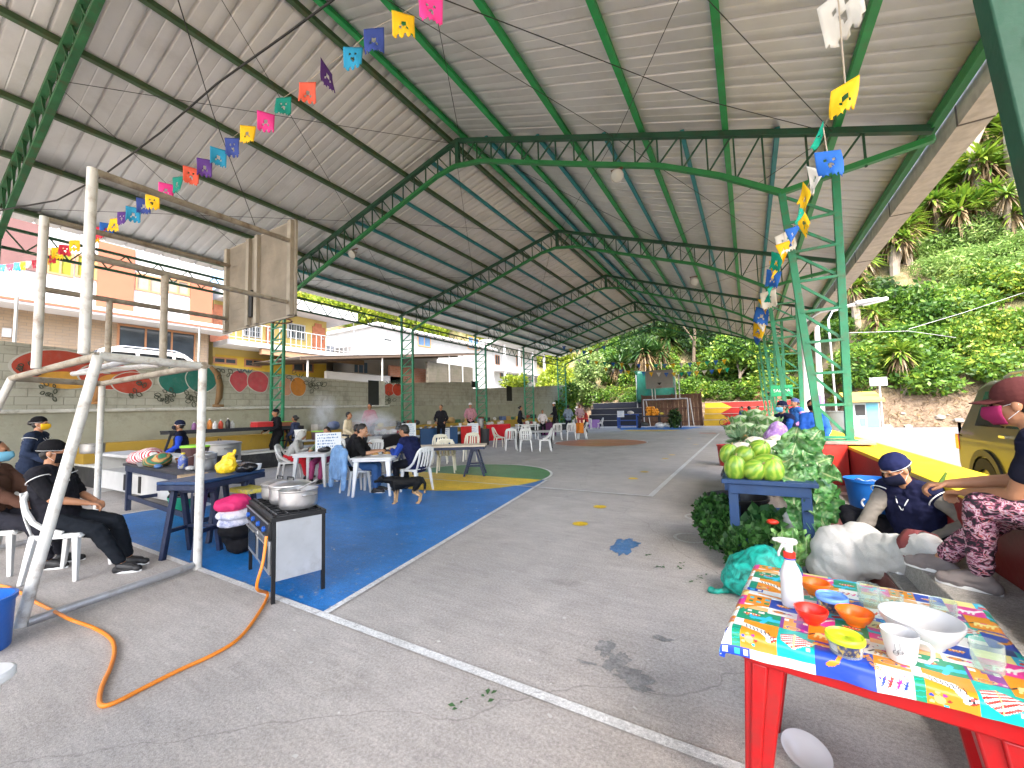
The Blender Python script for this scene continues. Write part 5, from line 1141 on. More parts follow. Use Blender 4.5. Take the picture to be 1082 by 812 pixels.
def trestle_table(label, c, rz, L_, W_, h, topmat, legmat, edge=None, group=None, name='trestle_table'):
    t = thing(name, label, 'table', (*c, 0), rz, group); b = MB(); b.box2((-L_/2, -W_/2, h-.035), (L_/2, W_/2, h)); b.build('table_top', topmat, t, bev=.006)
    b = MB()
    for q in (-1, 1): b.box2((-L_/2+.02, q*W_/2-.02-.0, h-.1), (L_/2-.02, q*W_/2+.02, h-.037)); b.box2((q*(L_/2-.04)-.02, -W_/2+.02, h-.098), (q*(L_/2-.04)+.02, W_/2-.02, h-.039))
    b.build('apron', edge or legmat, t, bev=.004)
    for q in (-1, 1):
        sp_ = min(.24, L_*.17); x = q*(L_/2-sp_-.04); b = MB()
        for y in (-W_/2+.06, W_/2-.06):
            for e in (-1, 1): b.bar((x+e*sp_, y, 0), (x+e*.05, y+.001*e, h-.1), .05, .05, up=(0, 1, 0))
            b.bar((x-sp_*.72, y+.003, h*.34), (x+sp_*.72, y+.003, h*.34), .04, .04)
        b.bar((x, -W_/2+.02, h-.125), (x, W_/2-.02, h-.125), .09, .05); b.bar((x+sp_*.7, -W_/2+.06, h*.35), (x+sp_*.7, W_/2-.06, h*.35), .035, .035)
        b.build('trestle', legmat, t, bev=.005)
    return t
trA = Vector(g(497, 505)); trB = Vector(g(513, 502)); tc_ = (trA+trB)/2
trestle_table('long pale topped table on navy trestles over the yellow half circle', tc_-dR*.98+dA*.2, R(30), 2.35, .62, .74, M('pale_plank', (.6, .5, .38), .6, .15, 4, .2, 14), NAVY)
# big dark work table and the short blue one by the goal post
def leg_table(label, c, rz, L_, W_, h, topmat, legmat, shelf=None, name='work_table', legs=True, group=None):
    t = thing(name, label, 'table', (*c, 0), rz, group); b = MB(); n = 4
    for k in range(n): y0 = -W_/2+W_*k/n; b.box2((-L_/2, y0+.003, h-.04), (L_/2, y0+W_/n-.003, h))
    b.build('table_top', topmat, t, bev=.004); b = MB()
    for q in (-1, 1): b.box2((-L_/2+.06, q*(W_/2-.04)-.018, h-.13), (L_/2-.06, q*(W_/2-.04)+.018, h-.042)); b.box2((q*(L_/2-.08)-.015, -W_/2+.04, h-.128), (q*(L_/2-.08)+.015, W_/2-.04, h-.044))
    b.build('apron', legmat, t, bev=.004)
    for sx in (-1, 1):
        for sy in (-1, 1): b = MB(); x = sx*(L_/2-.09); y = sy*(W_/2-.07); b.box2((x-.04, y-.035, 0), (x+.04, y+.035, h-.042)); b.build('leg', legmat, t, bev=.005)
    b = MB()
    for q in (-1, 1): b.box2((-L_/2+.13, q*(W_/2-.07)-.015, .2), (L_/2-.13, q*(W_/2-.07)+.015, .27))
    for q in (-1, 1): b.box2((q*(L_/2-.09)-.015, -W_/2+.1, .16), (q*(L_/2-.09)+.015, W_/2-.1, .22))
    b.build('stretcher', legmat, t, bev=.004)
    if shelf: b = MB(); b.box2((-L_/2+.1, -W_/2+.05, shelf), (L_/2-.1, W_/2-.05, shelf+.025)); b.build('shelf', legmat, t)
    return t
T1 = leg_table('dark wooden work table loaded with pots, a bucket and a striped sack', (-7.75, 2.85), R(-4), 3.2, .72, .8, DKW, NAVY)
b = MB(); b.box((0, 0, 0), (.24, .3, .05)); o = b.build('plank_end', RAWW, None, bev=.006); o.location = (-5.98, 2.33, .805); o.rotation_euler = (0, 0, R(-12)); tag(o, 'short raw wood plank lying on the near corner of the dark work table', 'plank')
T2 = trestle_table('short navy blue table with splayed legs standing behind the near goal post', (-5.55, 2.38), R(113), .98, .5, .84, NAVYB, NAVY, name='side_table')
# ------------------------------------------------------------------ pots, buckets, bags
ALU = M('aluminium', (.55, .55, .56), .3, .12, 5, .1, 30, metal=.85, dirt=(.3, .29, .28), dscale=5, dirt_amt=.5); ALUD = M('aluminium_dull', (.32, .31, .3), .45, .2, 5, .15, 25, metal=.7); BLACKP = M('black_plastic', (.012, .012, .014), .3, .1, 5)
def pot(label, c, r, h, lid=True, mat=None, handles=True, name='cooking_pot', group=None):
    mat = mat or ALU; t = thing(name, label, 'pot', c, 0, group); b = MB(); b.lathe([(r*.92, 0), (r*.985, .02), (r, h*.35), (r, h-.008), (r*1.04, h), (r*1.04, h+.008), (r*.97, h+.004), (r*.96, h*.5), (r*.9, .02)], seg=32, cap1=True); b.build('pot_body', mat, t)
    if handles:
        b = MB()
        for q in (-1, 1): b.tube([(q*(r-.005), -.055, h*.78), (q*(r+.035), -.05, h*.8), (q*(r+.045), 0, h*.8), (q*(r+.035), .05, h*.8), (q*(r-.005), .055, h*.78)], .009, 6)
        b.build('handle', ALUD, t)
    if lid:
        b = MB(); b.lathe([(r*1.05, h+.01), (r*1.03, h+.022), (r*.7, h+.045), (r*.3, h+.056), (.001, h+.058)], seg=32, cap0=False); b.build('lid', mat, t, solid=.003); b = MB(); b.tube([(-.05, 0, h+.05), (-.045, 0, h+.085), (.045, 0, h+.085), (.05, 0, h+.05)], .007, 6); b.build('lid_handle', BLK, t)
    return t
def bucket(label, c, r0, r1, h, mat, lid=None, handle=True, name='bucket', cat='bucket', inner=None):
    t = thing(name, label, cat, c); b = MB(); b.lathe([(r0, 0), (r0*1.01, .01), (r1, h-.03), (r1+.012, h-.028), (r1+.012, h), (r1-.006, h), (r0*.95, .03), (.001, .03)], seg=32); b.build('bucket_body', mat, t, sharp=40)
    if lid: b = MB(); b.lathe([(r1+.016, h-.015), (r1+.018, h+.012), (r1-.01, h+.018), (r1-.02, h+.008), (.001, h+.01)], seg=32, cap0=True); b.build('lid', lid, t)
    if handle: b = MB(); b.tube([(-(r1+.01), 0, h-.04), (-(r1+.02), -.08, h-.12), (0, -(r1+.06), h-.2), (r1+.02, -.08, h-.12), (r1+.01, 0, h-.04)], .005, 6); b.build('handle', ALUD, t)
    return t
def blob(name, label, cat, c, ells, mat, vox=.012, disp=None, group=None, rz=0., extra=None):
    t = thing(name, label, cat, c, rz, group); b = MB()
    for (p, r) in ells: b.ell(p, r if isinstance(r, tuple) else (r,)*3, 16, 10)
    if extra: extra(b)
    sd = random.random()*50
    d = disp or (lambda c: .012*noise.noise(c*9+Vector((sd, 0, 0)))+.006*noise.noise(c*24+Vector((sd, 0, 0))))
    remesh(b, name+'_body' if '_' not in name else name.split('_')[-1]+'_body', mat, t, vox, 2, disp=d); return t
STRIPE = bpy.data.materials.new('striped_sack'); STRIPE.use_nodes = True
def stripemat(m, c1, c2, scale, axis=(1, 0, 0), rot=0., c3=None):
    nt = m.node_tree; N = nt.nodes; L = nt.links; b = N['Principled BSDF']; tc = N.new('ShaderNodeTexCoord'); mp = N.new('ShaderNodeMapping'); mp.inputs['Rotation'].default_value = (0, R(rot), R(rot*.4)); L.new(tc.outputs['Object'], mp.inputs[0])
    wv = N.new('ShaderNodeTexWave'); wv.inputs['Scale'].default_value = scale; wv.inputs['Distortion'].default_value = 1.2; wv.inputs['Detail'].default_value = 1; wv.inputs['Detail Scale'].default_value = 2; L.new(mp.outputs[0], wv.inputs['Vector'])
    cr = N.new('ShaderNodeValToRGB'); cr.color_ramp.interpolation = 'CONSTANT'; cr.color_ramp.elements[0].color = (*c1, 1); cr.color_ramp.elements[1].position = .5; cr.color_ramp.elements[1].color = (*c2, 1)
    if c3: e = cr.color_ramp.elements.new(.75); e.color = (*c3, 1)
    L.new(wv.outputs['Fac'], cr.inputs[0]); L.new(cr.outputs[0], b.inputs['Base Color']); b.inputs['Roughness'].default_value = .7
stripemat(STRIPE, (.42, .03, .05), (.68, .66, .64), 7.5, rot=20)
PLAID = bpy.data.materials.new('plaid_bag'); PLAID.use_nodes = True; stripemat(PLAID, (.03, .16, .08), (.35, .08, .03), 5, rot=50, c3=(.45, .3, .1))
zt1 = .8
def on_t1(x, y, Y): return ony(x, y, Y)
blob('striped_sack', 'red and white striped sack lying on the dark work table', 'sack', (-8.95, 2.75, zt1), [((0, 0, .1), (.3, .2, .13)), ((.22, .02, .13), (.26, .18, .14)), ((-.32, -.02, .05), (.14, .12, .06)), ((.45, 0, .06), (.12, .1, .06))], STRIPE)
blob('plaid_bag', 'green and rust plaid bag beside the striped sack', 'bag', (-8.1, 2.66, zt1), [((0, 0, .08), (.24, .17, .1)), ((.12, .03, .13), (.12, .12, .08)), ((-.16, -.04, .05), (.12, .1, .06))], PLAID)
bucket('dark bucket with a lime green lid on the work table', (-7.55, 2.98, zt1), .17, .21, .3, M('bucket_dark', (.07, .03, .03), .3, .15, 4), M('lid_lime', (.25, .62, .03), .35, .05, 3))
pot('large covered aluminium pot at the back of the work table', (-7.55, 3.28, zt1), .3, .3, True, ALUD)
pot('closed aluminium milk can at the front of the work table', (-6.72, 2.75, zt1), .13, .2, True, ALU)
def bottle(label, c, r, h, mat, capm, cat='bottle', group=None):
    t = thing('bottle', label, cat, c, 0, group); b = MB(); b.lathe([(r*.9, 0), (r, .01), (r, h*.6), (r*.75, h*.72), (r*.35, h*.85), (r*.35, h*.92)], seg=16, cap1=True); b.build('bottle_body', mat, t); b = MB(); b.lathe([(r*.42, h*.9), (r*.42, h), (.001, h)], seg=14); b.build('cap', capm, t); return t
bottle('blue and yellow wrapped bottle in front of the lime lidded bucket', (-7.25, 2.68, zt1), .06, .23, M('wrap_blue_yellow', (.05, .1, .4), .3, .5, 14, dirt=(.7, .6, .05), dscale=16, dirt_amt=1.), M('cap_yellow', (.7, .55, .05), .4))
for dx, dy, s, lab in ((-.1, -.12, .05, 'small blue packet on the front edge of the work table'), (.12, -.05, .06, 'small grey bowl beside the milk can')):
    b = MB(); b.ell((0, 0, .03), (s*1.5, s, .035), 10, 7); o = b.build('packet', M('packet_%d' % int(s*100), (.06, .14, .32) if s < .055 else (.4, .4, .4), .4)); o.location = (-7.3+dx*4, 2.66+dy, zt1); tag(o, lab, 'packet')
YBAG = M('yellow_bag', (.75, .5, .02), .35, .1, 5, .3, 18); BBAG = M('black_bag', (.008, .008, .01), .25, .1, 5, .3, 18)
blob('yellow_bag', 'bright yellow plastic bag with knotted top on the navy side table', 'bag', (-5.62, 2.52, .84), [((0, 0, .07), (.13, .1, .09)), ((.03, 0, .13), (.1, .07, .09)), ((.05, 0, .2), (.05, .04, .05))], YBAG, .008, lambda c: .014*noise.noise(Vector((c.x*20, c.y*20, c.z*9)))+.008*noise.noise(c*38), None, .4, lambda b: (b.cap((.07, .01, .21), .022, (.1, .02, .27), .008), b.cap((.03, 0, .21), .02, (.0, .02, .25), .008)))
blob('black_bag', 'black plastic bag slumped on the navy side table', 'bag', (-5.48, 2.68, .84), [((0, 0, .05), (.14, .12, .07)), ((.08, .02, .06), (.08, .07, .05))], BBAG, .008)
def bowl(name, label, c, r0, r1, h, mat, cat='bowl', seg=36, sx=1., tilt=None, group=None, thick=.004):
    b = MB(); b.lathe([(.001, .0), (r0, 0), (r0*1.02, .006), (r0+(r1-r0)*.55, h*.4), (r1*.98, h*.85), (r1, h), (r1-thick, h), (r1*.98-thick, h*.85), (r0+(r1-r0)*.5, h*.4), (r0*.9, .008), (.001, .007)], seg=seg, cap0=False, sy=sx); o = b.build(name, mat, sharp=50); o.location = c
    if tilt: o.rotation_euler = tilt
    return tag(o, label, cat, group)
bowl('cup', 'white plastic cup at the far end of the navy side table', (-5.55, 2.84, .84), .045, .06, .075, M('cup_white', (.7, .7, .7), .35, 0, 1, 0), 'cup')
bucket('green bin lined with a black bag under the dark work table', (*g(190, 540), 0), .13, .16, .24, M('bin_green', (.02, .3, .16), .4, .1, 3), None, False, 'waste_bin', 'bin')
blob('bin_liner', 'black liner bag bulging out of the green bin', 'bag', (*g(190, 540), .2), [((0, 0, .05), (.17, .17, .08)), ((0, 0, .15), (.165, .165, .08)), ((.06, 0, .22), (.07, .08, .05))], BBAG, .012)
blob('bundle', 'magenta and white bundle hanging under the navy side table', 'bundle', (-5.1, 2.36, .3), [((0, 0, .24), (.2, .17, .09)), ((.05, .03, .28), (.14, .13, .07))], M('magenta_cloth', (.6, .02, .13), .7, .2, 6, .3, 20), .012)
blob('bundle', 'white and blue folded cloth under the magenta bundle', 'bundle', (-5.08, 2.38, .3), [((0, 0, .13), (.21, .18, .07)), ((0, 0, .04), (.2, .17, .06))], M('white_blue_cloth', (.6, .6, .66), .7, .2, 3, .3, 20, dirt=(.03, .06, .25), dscale=4, dirt_amt=.9), .012)
blob('bundle', 'black garment bag hanging lowest under the navy side table', 'bundle', (-5.05, 2.4, .0), [((0, 0, .26), (.22, .18, .1)), ((-.05, .0, .17), (.14, .13, .12)), ((0, .02, .09), (.16, .13, .1)), ((.1, .05, .16), (.06, .08, .12))], cloth((.01, .01, .012)), .012)
b = MB(); b.box2((-.2, -.12, 0), (.2, .12, .05)); o = b.build('carton', M('carton_print', (.5, .42, .05), .6, .5, 12, dirt=(.04, .06, .2), dscale=12, dirt_amt=1.)); o.location = (-5.28, 2.62, .62); tag(o, 'yellow and dark printed carton on top of the magenta bundle', 'carton')
for lab, (x, y, z), r_, h_, m_ in (('stack of white plates at the back left of the work table', (-8.5, 3.1, zt1), .12, .1, WHPL := M('plate_white', (.7, .7, .7), .3)), ('black frying pot beside the large covered pot', (-7.05, 3.15, zt1), .17, .14, BLACKP), ('small steel bowl in front of the striped sack', (-8.35, 2.58, zt1), .1, .06, ALU), ('orange bowl behind the plaid bag', (-8.15, 3.02, zt1), .11, .09, M('orange_bowl', (.6, .2, .02), .4)), ('dark lidded pan by the milk can', (-6.45, 2.95, zt1), .13, .1, ALUD)): bowl('bowl' if 'bowl' in lab else 'pan' if 'pan' in lab else 'pot_open' if 'pot' in lab else 'plates', lab, (x, y, z), r_*.7, r_, h_, m_, 'bowl' if 'bowl' in lab else 'cookware')
b = MB(); b.grid(lambda u, v: (-6.55+.34*u, 2.44+.0*v-.012*math.sin(8*u), .8-.3*v*(1+.1*math.sin(5*u))), 12, 6); tag(b.build('cloth', cloth((.35, .33, .3)), solid=.01), 'grey rag hanging over the front edge of the work table', 'cloth')
# steel pot and white perforated counter behind the work table
pot('wide steel pot on the low counter behind the goal', (*ony(97, 488, 2.95).xy, .86), .2, .2, False, ALUD)
b = MB(); 
ct = thing('counter', 'low white counter with dark perforated strips behind the work table', 'counter', (-10.2, 3.3, 0), R(0)); b.box2((-2.2, -.25, .12), (1.9, .25, .5)); b.box2((-2.3, -.3, .8), (2., .3, .86)); b.box2((-2.2, -.25, .0), (-2.1, .25, .8)); b.box2((1.8, -.25, 0), (1.9, .25, .8)); b.build('counter_frame', M('counter_white', (.5, .5, .49), .6, .1, 4), ct, bev=.006)
b = MB()
for x in (-.6, .15): b.box2((x-.06, -.262, .16), (x+.06, -.252, .47))
b.build('vent_strip', BLK, ct)

# ------------------------------------------------------------------ stove with pots and gas hose
f0 = Vector((-3.39, 1.86, 0)); du = Vector((-1.0, .32, 0)).normalized(); dv = Vector((.315, .949, 0))
st = thing('stove', 'black and steel four burner stove with blue knobs standing on the blue court', 'stove', f0, math.atan2(du.y, du.x)+PI)
# local axes: +x runs along the front towards the right leg, y goes away
SW, SD, SH = 1.05, .42, .7
IRON = M('iron_black', (.012, .012, .013), .45, .25, 6, .2, 40, metal=.3); PANEL = M('steel_panel', (.42, .44, .46), .36, .18, 3, .06, 50, metal=.5, dirt=(.3, .29, .28), dscale=3.5, dirt_amt=.6); DOORG = M('oven_glass', (.02, .025, .03), .12, .2, 2, 0)
X_ = lambda u: -u
for u in (0.02, SW-.02):
    for v in (.02, SD-.02): b = MB(); b.box2((X_(u)-.014, v-.014, 0), (X_(u)+.014, v+.014, SH-.02)); b.build('leg', IRON, st)
b = MB(); b.box2((-.03, .035, .17), (-.006, SD-.035, SH-.055)); b.box2((-SW+.006, .035, .17), (-SW+.03, SD-.035, SH-.055)); b.box2((-SW+.03, SD-.03, .17), (-.03, SD-.015, SH-.055)); b.build('side_panel', PANEL, st, bev=.002)
b = MB(); b.box2((-SW+.04, .012, .2), (-.04, .034, SH-.2)); b.box2((-SW+.035, .03, .17), (-.035, SD-.035, .2)); b.build('front', IRON, st)
for k in range(2):
    b = MB(); x0 = -SW+.06+k*.49; b.box2((x0, -.008, .22), (x0+.45, .01, SH-.215)); d_ = b.build('oven_door', M('steel_trim', (.42, .43, .44), .35, .1, 4, .1, 40, metal=.8), st, bev=.004)
    b = MB(); b.box2((x0+.05, -.014, .26), (x0+.4, -.009, SH-.26)); b.build('door_glass', DOORG, d_); b = MB(); b.tube([(x0+.05, -.03, SH-.232), (x0+.4, -.03, SH-.232)], .008, 6); b.build('handle', ALU, d_)
b = MB(); b.box2((-SW+.02, -.016, SH-.2), (-.02, .03, SH-.06)); pnl = b.build('control_panel', IRON, st, bev=.004)
b = MB(); b.box2((-SW+.03, -.024, SH-.2), (-.03, -.017, SH-.185)); b.box2((-SW+.03, -.024, SH-.072), (-.03, -.017, SH-.06)); b.build('panel_trim', ALU, pnl)
for k in range(4): b = MB(); x0 = -SW+.16+k*.24; b.lathe([(.023, 0), (.022, .02), (.016, .024), (.001, .024)], (x0, -.017, SH-.13), 16, m=Matrix.Rotation(R(90), 3, 'X')); b.build('knob', M('knob_blue', (.015, .09, .4), .35, 0, 1, 0), pnl)
b = MB(); b.box2((-SW, 0, SH-.055), (0, .03, SH-.02)); b.box2((-SW, SD-.03, SH-.055), (0, SD, SH-.02)); b.box2((-SW, .03, SH-.055), (-SW+.03, SD-.03, SH-.02)); b.box2((-.03, .03, SH-.055), (0, SD-.03, SH-.02)); b.box2((-SW+.03, .03, SH-.075), (-.03, SD-.03, SH-.06)); b.build('hob', IRON, st)
for k in range(4):
    b = MB(); cxx = -SW+.15+.25*k; cyy = SD/2
    for j in range(5): b.box2((cxx-.115, .035+j*.084, SH-.022), (cxx+.115, .049+j*.084, SH-.004))
    for j in (-1, 0, 1): b.box2((cxx+j*.1-.007, .03, SH-.03), (cxx+j*.1+.007, SD-.03, SH-.012))
    b.lathe([(.05, 0), (.06, .01), (.03, .02), (.001, .02)], (cxx, cyy, SH-.06), 16); b.build('burner_grate', IRON, st)
def stl(u, v): m = wm(st); return m@Vector((-u, v, SH))
p1 = stl(.22, .25); p2 = stl(.55, .26); p3 = stl(.88, .24)
pot('dented aluminium pot nearest the camera on the stove with a ladle inside', p1, .155, .15, False)
b = MB(); b.lathe([(.145, 0), (.1, .012), (.001, .016)], (0, 0, 0), 24, False); o = b.build('soup', M('soup', (.35, .3, .2), .4, .4, 20)); o.location = p1+Vector((0, 0, .11)); tag(o, 'pale soup inside the nearest pot on the stove', 'soup')
b = MB(); b.ell((0, 0, 0), (.07, .05, .02), 14, 8); b.tube([(.04, 0, .01), (.13, .05, .06), (.2, .09, .1)], .007, 6); o = b.build('ladle', ALUD); o.location = p1+Vector((-.03, -.02, .135)); tag(o, 'metal ladle resting in the nearest stove pot', 'ladle')
pot('aluminium pot with a lid in the middle of the stove', p2, .175, .14, True); pot('blackened pot with wire handles at the far end of the stove', p3, .16, .12, True, ALUD)
HOSE = M('hose_orange', (.72, .22, .015), .4, .1, 5, .05, 40)
hz_ = [stl(.03, -.03)-Vector((0, 0, .16))]
hp_ = [(291, 580, .3), (290, 605, .15), (283, 628, .03), (272, 650, .015), (252, 675, .013), (225, 692, .013), (190, 708, .013), (150, 728, .013), (125, 741, .013), (110, 746, .013), (105, 741, .013), (108, 725, .013), (117, 705, .013), (121, 688, .013), (117, 675, .013), (100, 664, .013), (75, 655, .09), (55, 645, .06), (35, 635, .013), (15, 623, .013), (-10, 617, .013), (-60, 610, .013)]
pts = [hz_[0]]+[onz(x, y, z) for x, y, z in [(x, y, z if z < .25 else .3) for x, y, z in hp_]]
pts[1] = stl(-.02, -.06)-Vector((0, 0, .34)); pts[2] = stl(-.02, -.1)-Vector((0, 0, .53))
cu = []
for i in range(len(pts)-1):
    a, p, q, d = pts[max(i-1, 0)], pts[i], pts[i+1], pts[min(i+2, len(pts)-1)]
    for k in range(5): t_ = k/5; cu.append(.5*((2*p)+(q-a)*t_+(2*a-5*p+4*q-d)*t_*t_+(3*p-a-3*q+d)*t_**3))
cu.append(pts[-1])
tag(MB().tube(cu, .0115, 10).build('gas_hose', HOSE), 'orange gas hose curling across the floor to the stove', 'hose')
bar_c = onz(0, 690, 0); bucket('blue plastic drum cut by the left edge of the picture', (bar_c.x-.17, bar_c.y-.12, 0), .19, .2, .34, M('drum_blue', (.02, .12, .45), .35, .1, 3), None, False, 'drum', 'drum')

# ------------------------------------------------------------------ stalls along the fruit wall
def stall(label, pl, pr, dep, h, top_, leg, panel=None, name='stall_table', z=0., group='stall tables along the fruit wall'):
    a = Vector(g(*pl)) if len(pl) == 2 and pl[0] > -50 else Vector(pl[:2]); c = Vector(g(*pr)); d = c-a; L_ = d.length; rz = math.atan2(d.y, d.x); n = Vector((-d.y, d.x)).normalized()
    t = thing(name, label, 'table', (*((a+c)/2+n*dep/2), z), rz, group); b = MB(); b.box2((-L_/2, -dep/2, h-.04), (L_/2, dep/2, h)); b.build('table_top', top_, t, bev=.005)
    for sx in (-1, 1):
        for sy in (-1, 1): b = MB(); b.box2((sx*(L_/2-.06)-.025, sy*(dep/2-.05)-.025, 0), (sx*(L_/2-.06)+.025, sy*(dep/2-.05)+.025, h-.04)); b.build('leg', leg, t)
    if panel: b = MB(); b.box2((-L_/2+.02, -dep/2-.012, .08), (L_/2-.02, -dep/2-.002, h-.02)); b.build('front_panel', panel, t)
    return t, L_
def on(t, u, v, z=0): m = wm(t); return m@Vector((u, v, z))
DENT = M('opaque_red', (.5, .03, .03), .5, .1, 4)
sA = trestle_table('long narrow black table of bottles and red boxes below the mural wall', (-13.35, 6.3), R(90), 3.6, .55, .75, DKW, DKW); sA.location.z = .51
rg = random.Random(12)
zz = 1.26
cols = [('red', (.6, .08, .04)), ('orange', (.7, .25, .04)), ('white', (.6, .6, .6)), ('purple', (.2, .08, .2)), ('dark', (.03, .03, .03))]
for k, (yy, ci) in enumerate(((5.15, 3), (5.3, 0), (5.52, 1), (5.62, 2), (5.8, 0), (5.95, 4), (6.1, 2))): bottle('small %s squeeze bottle number %s from the left on the black table' % (cols[ci][0], ('one', 'two', 'three', 'four', 'five', 'six', 'seven')[k]), (-13.3+.08*(k % 2), yy, zz), .06, .22+.04*(k % 3), M('bottle_'+cols[ci][0], cols[ci][1], .35), M('cap_white', (.7, .7, .7), .4), group='squeeze bottles on the black table')
def crate(label, c, d, mat, rz=0., lidm=None, name='box', cat='box', group=None):
    t = thing(name, label, cat, c, rz, group); b = MB(); x, y, h = d; b.box2((-x/2, -y/2, 0), (x/2, y/2, h)); b.build(name+'_body' if name in ('box', 'crate') else 'shell', mat, t, bev=.008)
    b = MB(); b.box2((-x/2-.008, -y/2-.008, h), (x/2+.008, y/2+.008, h+.02)); b.build('lid', lidm or mat, t, bev=.005); return t
crate('red plastic box lowest in the stack on the black table', (-13.3, 6.95, zz), (.4, .5, .07), DENT); crate('pink red plastic box on top of the lowest red box', (-13.3, 6.95, zz+.09), (.38, .48, .06), DENT, lidm=M('lid_pink', (.62, .2, .2), .5))
crate('brown box under a lime lid at the right end of the black table', (-13.3, 7.6, zz), (.35, .45, .13), M('box_brown', (.3, .1, .05), .5), lidm=M('lid_lime', (.25, .62, .03), .35, .05, 3))
s2, L2 = stall('low grey steaming grill table in front of the fruit wall', (383, 489), (404, 487), .6, .82, ALUD, IRON, ALUD)
s3, L3 = stall('black frame table piled with white bundles', (395, 484), (436, 481), .7, .82, DKW, DKW, cloth((.02, .018, .02)))
s4, L4 = stall('blue fronted counter with a price sheet', (444, 477), (484, 473), .6, .92, DKW, NAVY, M('panel_blue', (.02, .07, .18), .5, .1, 3))
s5, L5 = stall('stall table with a red front cloth and a price sheet', (487, 473), (508, 471), .6, .95, TBW, IRON, cloth((.5, .03, .03)))
s6, L6 = stall('table under a red cloth with white packs on top', (514, 468), (540, 466), .6, .9, DENT, IRON, cloth((.52, .02, .03)))
s7, L7 = stall('white plastic topped stall table beyond the red one', (547, 466), (570, 465), .6, .85, TBW, TBW)
s8, L8 = stall('dark stall table at the far end of the fruit wall', (572, 462), (588, 461), .6, .85, DKW, IRON, cloth((.12, .04, .1)))
s9, L9 = stall('small table under a purple cloth beyond the court circle', (622, 453.5), (634, 453), .6, .72, cloth((.28, .16, .42)), IRON, cloth((.28, .16, .42)))
s0, L0 = stall('steel table with a white bucket and green lidded tub near the wall', (318, 494), (345, 491), .6, .8, ALUD, IRON)
BXC = ((.3, .06, .04), (.03, .03, .035), (.45, .42, .38), (.08, .12, .25), (.35, .22, .08), (.05, .16, .09), (.5, .4, .08), (.2, .2, .2)); rg = random.Random(77)
for k in range(26):
    y = 8.2+k*.78+rg.uniform(-.2, .2); s = rg.uniform(.16, .3); cl_ = BXC[k % 8]; m_ = M('stored_%d' % (k % 8), cl_, .6, .25, 6)
    if k % 3: b = MB(); b.box2((-s*.6, -s*.7, 0), (s*.6, s*.7, s)); b.box2((-s*.63, -s*.73, s*.8), (s*.63, s*.73, s*.88)); o = b.build('stored_box', m_, bev=.01)
    else: b = MB(); b.ell((0, 0, s*.55), (s*.8, s*.9, s*.62), 12, 8, fn=lambda q, p, t: 1+.22*noise.noise(q*2.2+Vector((k, 0, 0)))); o = b.build('stored_sack', m_)
    o.location = (-14.48+rg.uniform(-.05, .08), y, 1.0); o.rotation_euler = (0, 0, rg.uniform(-.5, .5)); tag(o, 'box of wares stored on the upper step under the fruit wall' if k % 3 else 'sack of wares stored on the upper step under the fruit wall', 'box' if k % 3 else 'sack', 'wares stored along the wall step')
plastic = plastic_table('dark legged table in the middle of the white chairs', Vector(g(565, 474)), R(30), 1.5, .6, .72, M('grey_top', (.3, .3, .3), .5), IRON, None)
bucket('white bucket on the steel table near the fruit wall', on(s0, -.3, 0, .8), .14, .17, .34, M('bucket_white', (.68, .68, .66), .4)); bucket('dark tub with green lid beside the white bucket', on(s0, .3, 0, .8), .24, .26, .26, M('tub_dark', (.1, .06, .07), .4), M('lid_green', (.25, .5, .05), .4), False, 'tub', 'tub')
rg = random.Random(5)
def goods(t, L_, h, n, cols_, lab, grp, hh=.12, sz=.12, kinds=('box', 'blob')):
    for k in range(n):
        u = -L_/2+.12+(L_-.24)*(k+.5)/n; c = on(t, u, rg.uniform(-.12, .12), h); col_ = cols_[k % len(cols_)]; s = sz*rg.uniform(.7, 1.2); b = MB()
        if k % 2: b.ell((0, 0, s*.6), (s, s*.8, s*.7), 10, 7, fn=lambda q, p, t_: 1+.2*noise.noise(q*2+Vector((k, 0, 0))))
        else: b.lathe([(s*.6, 0), (s*.8, hh), (s*.7, hh*1.02), (.001, hh*.9)], seg=12)
        o = b.build('goods_bundle' if k % 2 else 'goods_tub', M('goods_%d_%d_%d' % tuple(int(v*100) for v in col_), col_, .5, .2, 8)); o.location = c; o.rotation_euler = (0, 0, rg.uniform(0, 3)); tag(o, lab, 'goods', grp)
WH = (.6, .6, .58)
goods(s3, L3, .82, 14, [WH, (.5, .1, .12), WH, (.62, .6, .62)], 'bundle of wares on the black frame table', 'wares on the black frame table', .14, .13); goods(s4, L4, .92, 9, [WH, (.1, .1, .1), (.5, .5, .5), (.4, .2, .05)], 'white ware on the blue counter', 'wares on the blue counter', .06, .1)
goods(s5, L5, .95, 3, [WH, (.5, .3, .1)], 'ware on the red fronted stall', 'wares on the red fronted stall'); goods(s6, L6, .9, 4, [WH, (.65, .64, .62)], 'white pack on the red cloth table', 'packs on the red cloth table', .12, .16)
goods(s7, L7, .85, 7, [WH, (.1, .1, .1), (.4, .1, .1)], 'ware on the white stall table', 'wares on the white stall table'); goods(s8, L8, .85, 6, [(.1, .1, .1), (.3, .1, .1), WH], 'ware on the dark far stall', 'wares on the dark far stall'); goods(s2, L2, .82, 3, [(.1, .06, .04), (.3, .15, .08)], 'roast on the steaming grill', 'roasts on the grill', .06, .1)
for q, lab in ((on(s3, .45, .05, .82), 'black hooded bundle standing on the black frame table'), (on(s3, .3, .15, .82), 'dark folded bag behind the white bundles')):
    blob('dark_bag', lab, 'bag', q, [((0, 0, .16), (.16, .12, .18)), ((.02, 0, .34), (.1, .09, .1))], BBAG, .02)
PAPER = M('paper_white', (.72, .75, .78), .7, .04, 3)
